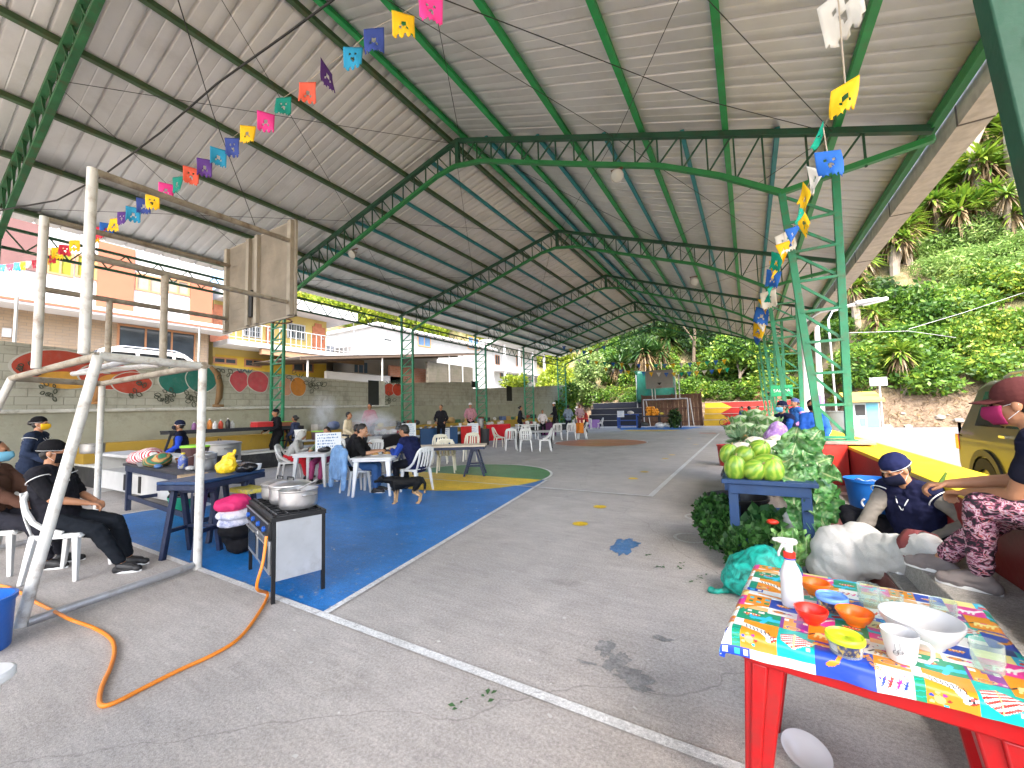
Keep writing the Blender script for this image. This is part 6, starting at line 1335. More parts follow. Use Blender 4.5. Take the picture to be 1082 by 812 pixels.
def sign_sheet(label, c, n2, w_, h_, rows, tilt=0., inkc=(.08, .18, .4)):
    """price sheet with lines of handwriting"""
    rz = math.atan2(n2.y, n2.x)+PI/2; t = thing('price_sheet', label, 'sign', c, rz); t.rotation_euler = (tilt, 0, rz); b = MB(); b.box2((-w_/2, -.006, 0), (w_/2, .006, h_)); b.build('sheet_paper', PAPER, t); b = MB(); r_ = random.Random(int(w_*1000))
    for k in range(rows):
        z = h_*(.88-.8*k/rows); x = -w_*.42
        while x < w_*r_.uniform(.2, .44):
            l = r_.uniform(.012, .04); b.box2((x, -.009, z-.008-r_.uniform(0, .012)), (x+l, -.0065, z+.006+r_.uniform(0, .014))); x += l+r_.uniform(.008, .03)
    b.build('handwriting', M('ink_%d' % int(inkc[2]*100), inkc, .6), t); return t
toC = lambda p: (Vector((0, 0, 0))-Vector((p[0], p[1], 0))).normalized()
p = on(s3, .55, -.42, .62); sign_sheet('tilted white price sheet leaning on the black frame table', p, toC(p), .52, .6, 6, R(-18))
p = on(s4, .2, -.33, .3); sign_sheet('white price sheet taped to the blue counter front', p, toC(p), .5, .6, 6); p = on(s5, .1, -.34, .45); sign_sheet('white price sheet on the red fronted stall', p, toC(p), .5, .6, 6)
p = ony(347, 481, tLc.y+.35); sign_sheet('white board with blue writing standing beyond the dining table', (p.x, p.y, .72), toC(p), .55, .42, 5)
bucket('tall dark bin between two stall tables', (*g(511, 470), 0), .26, .3, .75, M('bin_dark', (.03, .03, .035), .5), None, False, 'waste_bin', 'bin')
pot('tall steel urn on a stand beside the second left column', (*g(508, 468), .75), .17, .42, True, ALUD)
# things left on the eaters tables
blob('black_bag', 'black bag lying on the dining table before the woman', 'bag', (*(tLc+dR*.18), .72), [((0, 0, .05), (.17, .12, .06)), ((.1, 0, .07), (.08, .08, .06))], BBAG, .012)
b = MB(); b.lathe([(.001, 0), (.1, .0), (.13, .02), (.125, .02), (.1, .006), (.001, .006)], seg=24, cap0=False)
for lab, q in (('plate of food before the man in black', tRc+dA*.05-dR*.05), ('plate of food before the man in blue', tRc+dR*.16+dA*.16)):
    o = b.build('plate', M('plate_white', (.7, .7, .7), .3)); o.location = (*q, .722); tag(o, lab, 'plate'); b2 = MB(); b2.ell((0, 0, .03), (.08, .07, .03), 10, 6, fn=lambda q, p, t: 1+.25*noise.noise(q*3)); b2.build('food', M('food_tan', (.45, .26, .08), .6, .3, 20), o)

# smoke over the grill
SMK = bpy.data.materials.new('smoke_volume'); SMK.use_nodes = True; nt = SMK.node_tree; N = nt.nodes; L = nt.links; N.remove(N['Principled BSDF']); pv = N.new('ShaderNodeVolumePrincipled'); pv.inputs['Color'].default_value = (.93, .95, 1, 1); tc = N.new('ShaderNodeTexCoord')
n = N.new('ShaderNodeTexNoise'); n.inputs['Scale'].default_value = 2.4; n.inputs['Detail'].default_value = 4; n.inputs['Distortion'].default_value = .8; L.new(tc.outputs['Object'], n.inputs['Vector']); ln = N.new('ShaderNodeVectorMath'); ln.operation = 'LENGTH'; L.new(tc.outputs['Object'], ln.inputs[0])
m1 = N.new('ShaderNodeMapRange'); m1.inputs['From Min'].default_value = 1; m1.inputs['From Max'].default_value = .1; m1.inputs['To Max'].default_value = 1; L.new(ln.outputs['Value'], m1.inputs['Value']); m2 = N.new('ShaderNodeMapRange'); m2.inputs['From Min'].default_value = .36; m2.inputs['From Max'].default_value = .7; m2.inputs['To Max'].default_value = 2.6; L.new(n.outputs['Fac'], m2.inputs['Value'])
mm = N.new('ShaderNodeMath'); mm.operation = 'MULTIPLY'; L.new(m1.outputs[0], mm.inputs[0]); L.new(m2.outputs[0], mm.inputs[1]); L.new(mm.outputs[0], pv.inputs['Density']); L.new(pv.outputs[0], N['Material Output'].inputs['Volume'])
c0 = on(s2, 0, 0, .82)
for i, (dx, dy, dz, s, lab) in enumerate(((0, 0, .4, (1.3, .9, .55), 'white smoke drifting over the steaming grill'), (-1.2, -.9, .85, (.6, .5, .75), 'thin smoke puff rising against the fruit wall'))):
    b = MB(); b.ell((0, 0, 0), (1, 1, 1), 20, 12); o = b.build('smoke', SMK); o.location = c0+Vector((dx, dy, dz)); o.scale = s; tag(o, lab, 'smoke', kind='stuff')
# ------------------------------------------------------------------ red table with printed cloth
TC = Vector((.295, 1.915)); TRZ = R(-7.5)
RPL = M('red_plastic', (.4, .004, .006), .38, .08, 3, .06, 40, dirt=(.2, .03, .025), dscale=5, dirt_amt=.55)
rt = thing('plastic_table', 'red plastic table under a bright patchwork picture cloth in the foreground', 'table', (TC.x, TC.y, 0), TRZ)
TW, TD, TH = .73, .7, .715
b = MB(); r_ = .07; pts = []
for cx_, cy_, a0 in ((TW/2-r_, TD/2-r_, 0), (-TW/2+r_, TD/2-r_, 90), (-TW/2+r_, -TD/2+r_, 180), (TW/2-r_, -TD/2+r_, 270)):
    for k in range(7): a = R(a0+15*k); pts.append((cx_+r_*math.cos(a), cy_+r_*math.sin(a)))
b.prism(pts, .03, 'z', TH-.03); b.prism([(x*.97, y*.97) for x, y in pts], .07, 'z', TH-.1); b.build('table_top', RPL, rt, bev=.008)
for sx in (-1, 1):
    for sy in (-1, 1):
        b = MB(); x0, y0, x1, y1 = sx*(TW/2-.035), sy*(TD/2-.035), sx*(TW/2-.1), sy*(TD/2-.1)
        taper(b, (x0, y0, 0), (.05, .05), (x1, y1, TH-.09), (.12, .12)); taper(b, (x0+sx*.006, y0+sy*.006, 0), (.022, .056), (x1+sx*.012, y1+sy*.012, TH-.1), (.05, .125)); b.build('leg', RPL, rt, bev=.008)
# the cloth: a fine sheet whose faces carry the printed picture
NU, NV = 330, 310; CW, CD = .80, .77
def paint():
    im = np.ones((NV, NU, 3)); rg = random.Random(31); Y, X = np.mgrid[0:NV, 0:NU]; X = (X+.5)/NU; Y = (Y+.5)/NV
    cA = {'w': (.78, .78, .74), 'b': (.015, .06, .42), 'n': (.02, .03, .2), 't': (.0, .42, .36), 'g': (.01, .27, .14), 'o': (.75, .26, .015), 'l': (.8, .45, .18), 'y': (.8, .68, .25), 'm': (.7, .03, .28), 'c': (.03, .45, .65), 'p': (.2, .04, .25), 'r': (.62, .03, .02), 'k': (.02, .02, .03), 's': (.7, .42, .5)}
    def rect(x0, y0, x1, y1, c): im[(X >= x0) & (X < x1) & (Y >= y0) & (Y < y1)] = cA[c]
    def ell(x, y, rx, ry, c, rot=0.):
        dx, dy = X-x, Y-y; a, e = dx*math.cos(rot)+dy*math.sin(rot), -dx*math.sin(rot)+dy*math.cos(rot); im[(a/rx)**2+(e/ry)**2 < 1] = cA[c]
    def seg(x0, y0, x1, y1, w_, c):
        dx, dy = x1-x0, y1-y0; L2 = dx*dx+dy*dy+1e-9; t = np.clip(((X-x0)*dx+(Y-y0)*dy)/L2, 0, 1); im[(X-x0-t*dx)**2+(Y-y0-t*dy)**2 < w_*w_] = cA[c]
    def poly(P_, c):
        m = np.zeros((NV, NU), bool); n = len(P_)
        for i in range(n):
            (x0, y0), (x1, y1) = P_[i], P_[(i+1) % n]
            cond = ((y0 > Y) != (y1 > Y)) & (X < (x1-x0)*(Y-y0)/((y1-y0) or 1e-9)+x0); m ^= cond
        im[m] = cA[c]
    def boat(x, y, s, c='r'):
        ell(x, y, .05*s, .017*s, c)
        for k in range(6): ell(x-.04*s+.016*s*k, y+.004, .005*s, .008*s, 'y' if k % 2 else 'w')
        for k in range(4): seg(x-.03*s+.02*s*k, y-.018*s, x-.028*s+.02*s*k, y-.022*s, .004*s, 'o')
    def balloon(x, y, s):
        P_ = [(x-.0*s, y+.06*s), (x+.075*s, y+.01*s), (x+.07*s, y-.02*s), (x-.0*s, y-.065*s), (x-.05*s, y-.03*s), (x-.055*s, y+.03*s)]; poly(P_, 'w'); mk = (im == np.array(cA['w'])).all(-1) & (abs(X-x) < .09*s) & (abs(Y-y) < .07*s)
        im[mk & (((X*.5-Y)*95/s % 2) < 1)] = cA['r']; seg(x, y-.06*s, x, y+.06*s, .003*s, 'y'); ell(x+.085*s, y-.0*s, .006*s, .005*s, 'o')
    def zebra(x, y, s, rot=1):
        seg(x-.07*s, y+.03*s, x+.02*s, y+.0*s, .02*s, 'w'); seg(x+.02*s, y, x+.05*s, y-.04*s, .014*s, 'w'); ell(x+.07*s, y-.055*s, .026*s, .017*s, 'w', .4)
        for k in range(4): seg(x-.08*s-.04*s, y+.045*s-.02*k*s*.6, x-.06*s, y+.04*s-.015*k*s*.6, .0045*s, 'w')
        for k in range(7): xx = x-.05*s+.017*k*s; seg(xx, y+.035*s-.006*k*s, xx+.008*s, y+.005*s-.006*k*s, .0026*s, 'k')
        ell(x+.065*s, y-.053*s, .003*s, .008*s, 'k'); ell(x+.077*s, y-.057*s, .003*s, .008*s, 'k')
    def giraffe(x, y, s):
        seg(x-.08*s, y+.05*s, x+.06*s, y+.03*s, .013*s, 'o'); seg(x-.06*s, y+.04*s, x+.08*s, y+.045*s, .006*s, 'y'); seg(x+.02*s, y+.03*s, x-.01*s, y-.05*s, .007*s, 'o'); ell(x-.03*s, y-.06*s, .022*s, .012*s, 'o', .5); seg(x-.08*s, y+.05*s, x-.1*s, y+.02*s, .004*s, 'y'); seg(x+.06*s, y+.03*s, x+.1*s, y+.06*s, .004*s, 'o')
    def clown(x, y, s):
        for dx, c in ((-.05, 'b'), (-.02, 'r'), (.015, 'm'), (.045, 'b')):
            seg(x+dx*s, y-.02*s, x+dx*s+.012*s, y+.02*s, .006*s, c); ell(x+dx*s+.01*s, y+.028*s, .007*s, .007*s, 'l'); seg(x+dx*s, y, x+dx*s-.015*s, y+.012*s, .003*s, c); seg(x+dx*s, y-.02*s, x+dx*s-.01*s, y-.034*s, .003*s, c)
        for k in range(10): ell(x+rg.uniform(-.08, .08)*s, y+rg.uniform(-.04, .05)*s, .0035*s, .0035*s, rg.choice('rbmgp'))
    def horse(x, y, s, c='l'):
        ell(x, y, .04*s, .018*s, c); seg(x+.03*s, y, x+.06*s, y+.03*s, .009*s, c); ell(x+.068*s, y+.034*s, .016*s, .009*s, c)
        for dx in (-.03, -.01, .012, .03): seg(x+dx*s, y, x+dx*s-.008*s, y-.035*s, .005*s, c)
        seg(x-.04*s, y, x-.06*s, y-.02*s, .004*s, 'k'); ell(x+.0*s, y+.014*s, .014*s, .007*s, 'm')
    def plane(x, y, s): seg(x-.05*s, y, x+.05*s, y+.01*s, .013*s, 'c'); seg(x-.01*s, y-.035*s, x+.015*s, y+.035*s, .009*s, 'c'); seg(x-.05*s, y, x-.06*s, y+.022*s, .006*s, 'c')
    def snail(x, y, s): ell(x, y, .045*s, .022*s, 'l'); ell(x, y, .034*s, .016*s, 'n'); ell(x, y, .026*s, .012*s, 'o'); ell(x+.055*s, y, .013*s, .01*s, 'm'); ell(x+.07*s, y-.008*s, .01*s, .008*s, 's')
    def blocks(x, y, n, c1, c2, vert=False):
        for k in range(n): rect(x+.03*k, y, x+.03*k+.016, y+.02, c1 if k % 2 == 0 else c2)
    # repeating tile of patches (x right, y away), about .42 wide
    def tile(ox, oy):
        R_ = lambda x0, y0, x1, y1, c: rect(ox+x0, oy+y0, ox+x1, oy+y1, c)
        R_(0, 0, .16, .035, 'b'); blocks(ox+.02, oy+.008, 5, 'w', 'c'); R_(.16, 0, .42, .035, 'w')
        R_(0, .035, .1, .15, 'w'); clown(ox+.05, oy+.09, .62); R_(.1, .035, .13, .15, 'g')
        for k in range(6): seg(ox+.103, oy+.045+.018*k, ox+.127, oy+.05+.018*k, .0016, 't')
        R_(.13, .035, .25, .2, 'o'); zebra(ox+.18, oy+.13, .75); ell(ox+.16, oy+.07, .014, .014, 'l')
        for k in range(7): ell(ox+.16+.022*math.cos(k*.9), oy+.07+.022*math.sin(k*.9), .006, .005, 'rmlbyoc'[k])
        R_(.25, .035, .36, .2, 't'); balloon(ox+.3, oy+.12, .78); 
        for k in range(3): R_(.335, .075+.022*k, .348, .088+.022*k, 'w')
        R_(.36, .0, .52, .16, 'b'); giraffe(ox+.43, oy+.1, .8)
        R_(.0, .15, .1, .21, 'o'); snail(ox+.045, oy+.18, .7); R_(0, .21, .09, .31, 'w'); horse(ox+.04, oy+.25, .8)
        for k in range(14): ell(ox+rg.uniform(.005, .088), oy+rg.uniform(.22, .3), .003, .003, rg.choice('mbrpg'))
        R_(.1, .2, .25, .31, 'g'); boat(ox+.15, oy+.26, .62); plane(ox+.2, oy+.235, .9); R_(.13, .285, .145, .3, 'w'); R_(.17, .285, .19, .3, 'w')
        R_(.25, .2, .34, .3, 'p'); R_(.26, .2, .3, .3, 'o'); snail(ox+.29, oy+.22, .6); blocks(ox+.26, oy+.27, 3, 'w', 'p')
        R_(.34, .16, .44, .3, 'o'); horse(ox+.39, oy+.22, .8, 'y'); R_(.44, .16, .52, .28, 'w'); clown(ox+.48, oy+.22, .6)
        R_(0, .31, .2, .35, 'l'); horse(ox+.1, oy+.33, .9, 'o'); R_(.2, .3, .3, .36, 'w'); snail(ox+.24, oy+.335, .6)
        R_(0, .35, .11, .45, 'm'); plane(ox+.05, oy+.41, .8); boat(ox+.05, oy+.37, .5, 's'); R_(.11, .36, .2, .47, 'o'); blocks(ox+.12, oy+.43, 3, 'c', 'k'); blocks(ox+.12, oy+.39, 3, 'g', 'c')
        R_(.2, .36, .3, .46, 'b'); boat(ox+.25, oy+.41, .55, 'o'); R_(.3, .3, .42, .4, 'm'); horse(ox+.36, oy+.35, .8, 'w'); R_(.3, .4, .4, .47, 'y'); R_(.42, .28, .52, .4, 'g'); boat(ox+.47, oy+.35, .6); plane(ox+.46, oy+.31, .7)
        R_(.4, .4, .52, .47, 'c'); seg(ox+.42, oy+.42, ox+.5, oy+.45, .01, 'r'); seg(ox+.42, oy+.45, ox+.5, oy+.425, .004, 'y')
        R_(0, .45, .11, .52, 'y'); horse(ox+.06, oy+.485, .7, 'o'); R_(.11, .47, .3, .52, 'w'); seg(ox+.15, oy+.5, ox+.24, oy+.49, .007, 'o'); R_(.3, .47, .42, .52, 'n'); R_(.42, .47, .52, .52, 't')
    for ox, oy in ((0, 0), (.52, -.05), (0, .52), (.52, .47), (1.04, -.1)): tile(ox, oy)
    return im
img = paint()
def clothpt(u, v):
    x = (u-.5)*CW; y = (v-.5)*CD*(1+(.13*(1-u) if v < .5 else 0)); x *= 1+(.1 if u < .5 else 0); ex = TW/2-.012; ey = TD/2-.012; z = TH+.005; dz = 0
    ax, ay = abs(x), abs(y)
    def fold(a, e):
        if a <= e: return a, 0
        o_ = a-e; r = .02; th = min(o_/r, PI/2); return e+r*math.sin(th)+0*o_, r*(1-math.cos(th))+max(0, o_-r*PI/2)
    fx, d1 = fold(ax, ex); fy, d2 = fold(ay, ey)
    wv = .0022*noise.noise(Vector((x*9, y*9, 2)))+.001*noise.noise(Vector((x*30, y*30, 4)))
    fl = .012*noise.noise(Vector((x*11, y*11, 7)))*(d1+d2)/.05
    return (math.copysign(fx+max(0, fl)*(d1 > 0), x), math.copysign(fy+max(0, fl)*(d2 > 0), y), z+wv-max(d1, d2)-.2*min(d1, d2))
b = MB(); b.grid(clothpt, NU, NV)
cl = b.build('tablecloth', attrmat('printed_oilcloth', .28, .25, .08, bscale=18), None, sharp=180); cl.location = (TC.x, TC.y, 0); cl.rotation_euler = (0, 0, TRZ)
ca = cl.data.color_attributes.new('print', 'FLOAT_COLOR', 'CORNER'); arr = np.ones((NV*NU, 4, 4), np.float32); arr[:, :, :3] = img.reshape(-1, 1, 3); ca.data.foreach_set('color', arr.ravel())
tag(cl, 'glossy patchwork cloth printed with circus animals, boats and tents on the red table', 'tablecloth')
# hand lettering printed on the blue patch
for ox, oy in ((.455, .105), (.455+.52, .055)):
    cu_ = bpy.data.curves.new('lettering', 'FONT'); cu_.body = 'girafe'; cu_.size = .034; cu_.extrude = .0002; to = bpy.data.objects.new('lettering', cu_); COL.objects.link(to)
    dg = bpy.context.evaluated_depsgraph_get(); me = bpy.data.meshes.new_from_object(to.evaluated_get(dg)); bpy.data.objects.remove(to); me.materials.clear(); me.materials.append(M('ink_orange', (.75, .3, .02), .35, 0, 1, 0))
    lo = bpy.data.objects.new('lettering', me); COL.objects.link(lo); lo.parent = cl; lo.location = ((ox-.5)*CW+.03, (oy-.5)*CD+.0, TH+.0085); lo.rotation_euler = (0, 0, R(-72))
def thin(name, col, base):
    """thin clear wall: mostly see-through, shiny towards its edges"""
    m = bpy.data.materials.new(name); m.use_nodes = True; MATS[name] = m; nt = m.node_tree; N = nt.nodes; L = nt.links; tr = N.new('ShaderNodeBsdfTransparent'); tr.inputs[0].default_value = (*col, 1); lw = N.new('ShaderNodeLayerWeight'); lw.inputs[0].default_value = .35; mr = N.new('ShaderNodeMapRange'); mr.inputs['To Min'].default_value = base*.5; mr.inputs['To Max'].default_value = .55; L.new(lw.outputs['Facing'], mr.inputs['Value']); b = N['Principled BSDF']; b.inputs['Base Color'].default_value = (col[0]*.7, col[1]*.75, col[2]*.72, 1); b.inputs['Roughness'].default_value = .05; mx = N.new('ShaderNodeMixShader'); L.new(mr.outputs[0], mx.inputs[0]); L.new(tr.outputs[0], mx.inputs[1]); L.new(b.outputs[0], mx.inputs[2]); L.new(mx.outputs[0], N['Material Output'].inputs['Surface']); return m
def T(x, y, z=TH+.007): return onz(x, y, z)
PLW = M('plastic_milky', (.75, .76, .78), .3, .03, 3, 0, trans=.35, ior=1.3); GL = thin('drinking_glass', (.9, .96, .93), .14)
CLR = thin('clear_plastic', (.93, .94, .95), .22); WHP = M('white_plastic', (.55, .55, .55), .28, .02, 3, 0, coat=.2); ORP = M('orange_plastic', (.8, .17, .01), .3, .03, 3, 0); RDP = M('red_bowl', (.72, .03, .015), .3, .03, 3, 0)
# spray bottle
sb = thing('spray_bottle', 'milky spray bottle with red collar and white trigger on the printed cloth', 'bottle', T(838, 640), R(15)); k = 1.0
b = MB(); b.lathe([(.001, .002), (.034, .0), (.036, .006), (.036, .075), (.0345, .085), (.036, .095), (.036, .115), (.03, .135), (.02, .158), (.0165, .172), (.0165, .18)], seg=28, sy=.82, cap1=True); b.build('bottle_body', PLW, sb)
b = MB(); b.lathe([(.033, .004), (.0345, .01), (.0345, .06), (.001, .06)], seg=24, sy=.8); b.build('liquid', M('liquid_pale', (.72, .74, .8), .1, 0, 1, 0, trans=.7), sb)
b = MB(); b.lathe([(.019, .176), (.02, .18), (.02, .198), (.017, .2), (.001, .2)], seg=20); b.build('collar', RDP, sb); b = MB(); b.lathe([(.0195, .172), (.0195, .1775)], seg=20); b.build('collar_ring', M('collar_blue', (.03, .08, .4), .35), sb)
b = MB(); b.cap((0, 0, .2), .014, (0, 0, .225), .013, 12); b.cap((.018, 0, .236), .013, (-.03, 0, .242), .0115, 12); b.cap((-.03, 0, .242), .008, (-.048, 0, .243), .007, 10); b.cap((-.018, 0, .228), .006, (-.035, 0, .196), .005, 8); b.cap((-.035, 0, .196), .005, (-.036, 0, .182), .004, 8); remesh(b, 'trigger_head', WHP, sb, .003, 2)
bowl('bowl', 'red plastic bowl in front of the spray bottle', T(858, 658), .024, .05, .048, RDP); bowl('bowl', 'orange plastic bowl between the lime lidded tub and the white bowl', T(904, 660), .026, .053, .046, ORP); bowl('bowl', 'orange plastic bowl half hidden behind the spray bottle', T(862, 628), .026, .05, .05, ORP)
bowl('bowl', 'large white plastic bowl behind the white mug', T(975, 680), .05, .1, .082, WHP)
def tub(label, c, r, h, lidm, rz=0.):
    t = thing('food_tub', label, 'food tub', c, rz, 'round lidded food tubs'); b = MB(); b.lathe([(.001, 0), (r*.84, 0), (r*.87, .006), (r, h-.004), (r*.985, h-.004), (r*.86, .008), (.001, .006)], seg=36, cap0=False); b.build('tub_body', CLR, t); b = MB(); b.lathe([(r*1.03, h-.012), (r*1.06, h-.008), (r*1.06, h), (r*1.0, h+.004), (r*.93, h-.002), (.001, h-.001)], seg=36, cap0=False); b.build('lid', lidm, t, solid=.0015)
    b = MB(); b.lathe([(r*.8, .009), (r*.86, h*.55), (.001, h*.58)], seg=24); b.build('contents', M('contents_pale', (.7, .62, .5), .6, .2, 20), t)
    lb = MB(); lb.grid(lambda u, v: ((r*.905+.07*r*v+.0012)*math.cos(-2.5+u*1.3), (r*.905+.07*r*v+.0012)*math.sin(-2.5+u*1.3), h*.2+h*.55*v), 10, 3); lb.build('label', M('label_print', (.03, .04, .1), .4, .6, 40, dirt=(.7, .5, .05), dscale=60, dirt_amt=1.), t); return t
tub('clear food tub with a lime lid in the middle of the printed cloth', T(894, 690), .046, .05, M('lid_bright_lime', (.6, .75, .02), .3, .03, 3, 0), R(20)); tub('clear food tub with a blue lid behind the red bowl', T(880, 645), .046, .05, M('lid_blue', (.14, .3, .75), .3, .03, 3, 0))
mg = thing('mug', 'white plastic mug printed with two small ornaments in front of the white bowl', 'mug', T(953, 697), R(-30)); b = MB(); b.lathe([(.001, 0), (.03, 0), (.033, .006), (.035, .02), (.042, .06), (.044, .082), (.0415, .082), (.039, .06), (.032, .02), (.028, .006), (.001, .005)], seg=36, cap0=False); b.build('mug_body', WHP, mg); b = MB(); b.tube([(.041, 0, .07), (.06, 0, .07), (.069, 0, .06), (.068, 0, .035), (.058, 0, .02), (.036, 0, .016)], .005, 10); b.build('handle', WHP, mg)
b = MB(); a0 = -2.1+R(30)
def ms(a, z, o=.0008): rr = .036+.0001*0+(.008*(z-.02)/.062)+o; return Vector((rr*math.cos(a), rr*math.sin(a), z))
for da, zc in ((-.12, .03), (.16, .036)):
    a1 = -1.45+da; b.tube([ms(a1+.16*math.cos(q), zc+.0065*math.sin(q)) for q in np.linspace(0, 2*PI, 15)[:-1]], .0006, 4, closed=True); b.tube([ms(a1, zc+.0065), ms(a1, zc+.026)], .0005, 4); b.tube([ms(a1+.15*math.cos(q), zc+.002*math.sin(q)) for q in np.linspace(0, 2*PI, 13)[:-1]], .0006, 4, closed=True)
b.build('printed_motif', M('ink_grey', (.12, .12, .12), .5, 0, 1, 0), mg)
for (x, y, r, h, lab) in ((919, 640, .033, .075, 'straight drinking glass standing tallest beside the white sack'), (943, 645, .033, .06, 'drinking glass behind the left rim of the white bowl'), (998, 655, .034, .065, 'drinking glass behind the right rim of the white bowl'), (1045, 708, .034, .075, 'drinking glass alone at the right front of the cloth')):
    b = MB(); b.lathe([(.001, .0), (r*.86, 0), (r*.9, .004), (r*.93, h*.3), (r*.9, h*.33), (r*1.0, h*.38), (r*1.02, h), (r*.95, h), (r*.93, h*.38), (r*.84, h*.33), (r*.84, .012), (.001, .01)], seg=32, cap0=False); o = b.build('drinking_glass', GL); o.location = T(x, y); tag(o, lab, 'glass', 'drinking glasses on the printed cloth')
b = MB(); b.lathe([(.001, 0), (.06, 0), (.085, .012), (.115, .026), (.118, .032), (.113, .031), (.08, .019), (.058, .005), (.001, .005)], seg=40, cap0=False); o = b.build('plate', WHP); o.scale = (.75,)*3; o.location = (*onz(852, 806, 0).xy, .03); o.rotation_euler = (R(14), R(8), 0); tag(o, 'white plastic plate lying on the floor under the red table', 'plate')

# ------------------------------------------------------------------ vegetables in front of the low wall
pt = leg_table('navy blue produce table carrying green melons and chard', (.1, 4.62), 0, .74, .62, .8, NAVYB, NAVYB, name='produce_table')
MEL = bpy.data.materials.new('melon_skin'); MEL.use_nodes = True; nt = MEL.node_tree; N = nt.nodes; L = nt.links; bb = N['Principled BSDF']; tc = N.new('ShaderNodeTexCoord'); sp = N.new('ShaderNodeSeparateXYZ'); L.new(tc.outputs['Object'], sp.inputs[0]); at_ = N.new('ShaderNodeMath'); at_.operation = 'ARCTAN2'; L.new(sp.outputs['Y'], at_.inputs[0]); L.new(sp.outputs['X'], at_.inputs[1])
ml = N.new('ShaderNodeMath'); ml.operation = 'MULTIPLY'; ml.inputs[1].default_value = 9; L.new(at_.outputs[0], ml.inputs[0]); nn = N.new('ShaderNodeTexNoise'); nn.inputs['Scale'].default_value = 14; nn.inputs['Detail'].default_value = 6; L.new(tc.outputs['Object'], nn.inputs['Vector']); ma = N.new('ShaderNodeMath'); ma.operation = 'MULTIPLY_ADD'; ma.inputs[1].default_value = 9; L.new(nn.outputs['Fac'], ma.inputs[0]); L.new(ml.outputs[0], ma.inputs[2]); sn = N.new('ShaderNodeMath'); sn.operation = 'SINE'; L.new(ma.outputs[0], sn.inputs[0])
oi = N.new('ShaderNodeObjectInfo'); cr = N.new('ShaderNodeValToRGB'); cr.color_ramp.elements[0].position = .25; cr.color_ramp.elements[0].color = (.12, .25, .02, 1); cr.color_ramp.elements[1].position = .9; cr.color_ramp.elements[1].color = (.27, .38, .045, 1); mrr = N.new('ShaderNodeMapRange'); mrr.inputs['From Min'].default_value = -1; L.new(sn.outputs[0], mrr.inputs['Value']); L.new(mrr.outputs[0], cr.inputs[0])
hs = N.new('ShaderNodeHueSaturation'); mv = N.new('ShaderNodeMapRange'); mv.inputs['To Min'].default_value = .75; mv.inputs['To Max'].default_value = 1.35; L.new(oi.outputs['Random'], mv.inputs['Value']); L.new(mv.outputs[0], hs.inputs['Value']); L.new(cr.outputs[0], hs.inputs['Color']); L.new(hs.outputs[0], bb.inputs['Base Color']); bb.inputs['Roughness'].default_value = .35
STEM = M('stem_tan', (.3, .25, .1), .7)
def melon(label, c, rx, rz_, rot, tilt):
    t = thing('melon', label, 'melon', c, rot, 'green melons on the navy produce table'); t.rotation_euler = (tilt, 0, rot); b = MB(); b.ell((0, 0, 0), (rx, rx, rz_), 40, 20, fn=lambda d, p, th: 1+.018*math.cos(9*p)*math.sin(th)); b.build('melon_body', MEL, t, sharp=180); b = MB(); b.tube([(0, 0, rz_*.97), (.005, 0, rz_+.012), (.013, .005, rz_+.02)], .006, 6); b.build('stem', STEM, t)
zt_ = .8
for (px_, py_, Y_, rx, rr, rot, tl, lab) in ((777, 495, 4.42, .088, .115, .3, .25, 'pale green melon at the left front corner of the produce table'), (797, 497, 4.4, .088, .092, 1., .9, 'round melon with a centre scar at the front of the table'), (786, 482, 4.62, .088, .09, 2., .7, 'striped melon behind the two front melons'), (809, 490, 4.48, .08, .125, 1.3, 1.4, 'long bright melon lying on its side on top'), (802, 476, 4.75, .09, .11, .5, .9, 'melon topmost at the back of the heap'), (816, 499, 4.42, .09, .1, .2, .3, 'melon partly covered by the chard leaves'), (770, 480, 4.8, .08, .1, .8, .4, 'melon at the back left corner of the produce table')):
    p = ony(px_, py_, Y_); melon(lab, (p.x, p.y, max(p.z, zt_+rx*.95)), rx*1.1, rr*1.1, rot, tl)
# big ruffled leaves
CHARD = bpy.data.materials.new('chard_leaf'); CHARD.use_nodes = True; nt = CHARD.node_tree; N = nt.nodes; L = nt.links; bb = N['Principled BSDF']; uvn = N.new('ShaderNodeVertexColor'); uvn.layer_name = 'print'; tc = N.new('ShaderNodeTexCoord'); n0 = N.new('ShaderNodeTexNoise'); n0.inputs['Scale'].default_value = 20; n0.inputs['Detail'].default_value = 5; L.new(tc.outputs['Object'], n0.inputs['Vector'])
mx = N.new('ShaderNodeMix'); mx.data_type = 'RGBA'; mx.blend_type = 'MULTIPLY'; mx.inputs[0].default_value = .6; L.new(uvn.outputs[0], mx.inputs[6]); L.new(n0.outputs['Color'], mx.inputs[7]); hs = N.new('ShaderNodeHueSaturation'); hs.inputs['Value'].default_value = 1.5; L.new(mx.outputs[2], hs.inputs['Color']); L.new(hs.outputs[0], bb.inputs['Base Color']); bb.inputs['Roughness'].default_value = .42
bp = N.new('ShaderNodeBump'); bp.inputs['Strength'].default_value = .6; bp.inputs['Distance'].default_value = .008; n3 = N.new('ShaderNodeTexVoronoi'); n3.inputs['Scale'].default_value = 45; L.new(tc.outputs['Object'], n3.inputs['Vector']); L.new(n3.outputs['Distance'], bp.inputs['Height']); L.new(bp.outputs[0], bb.inputs['Normal'])
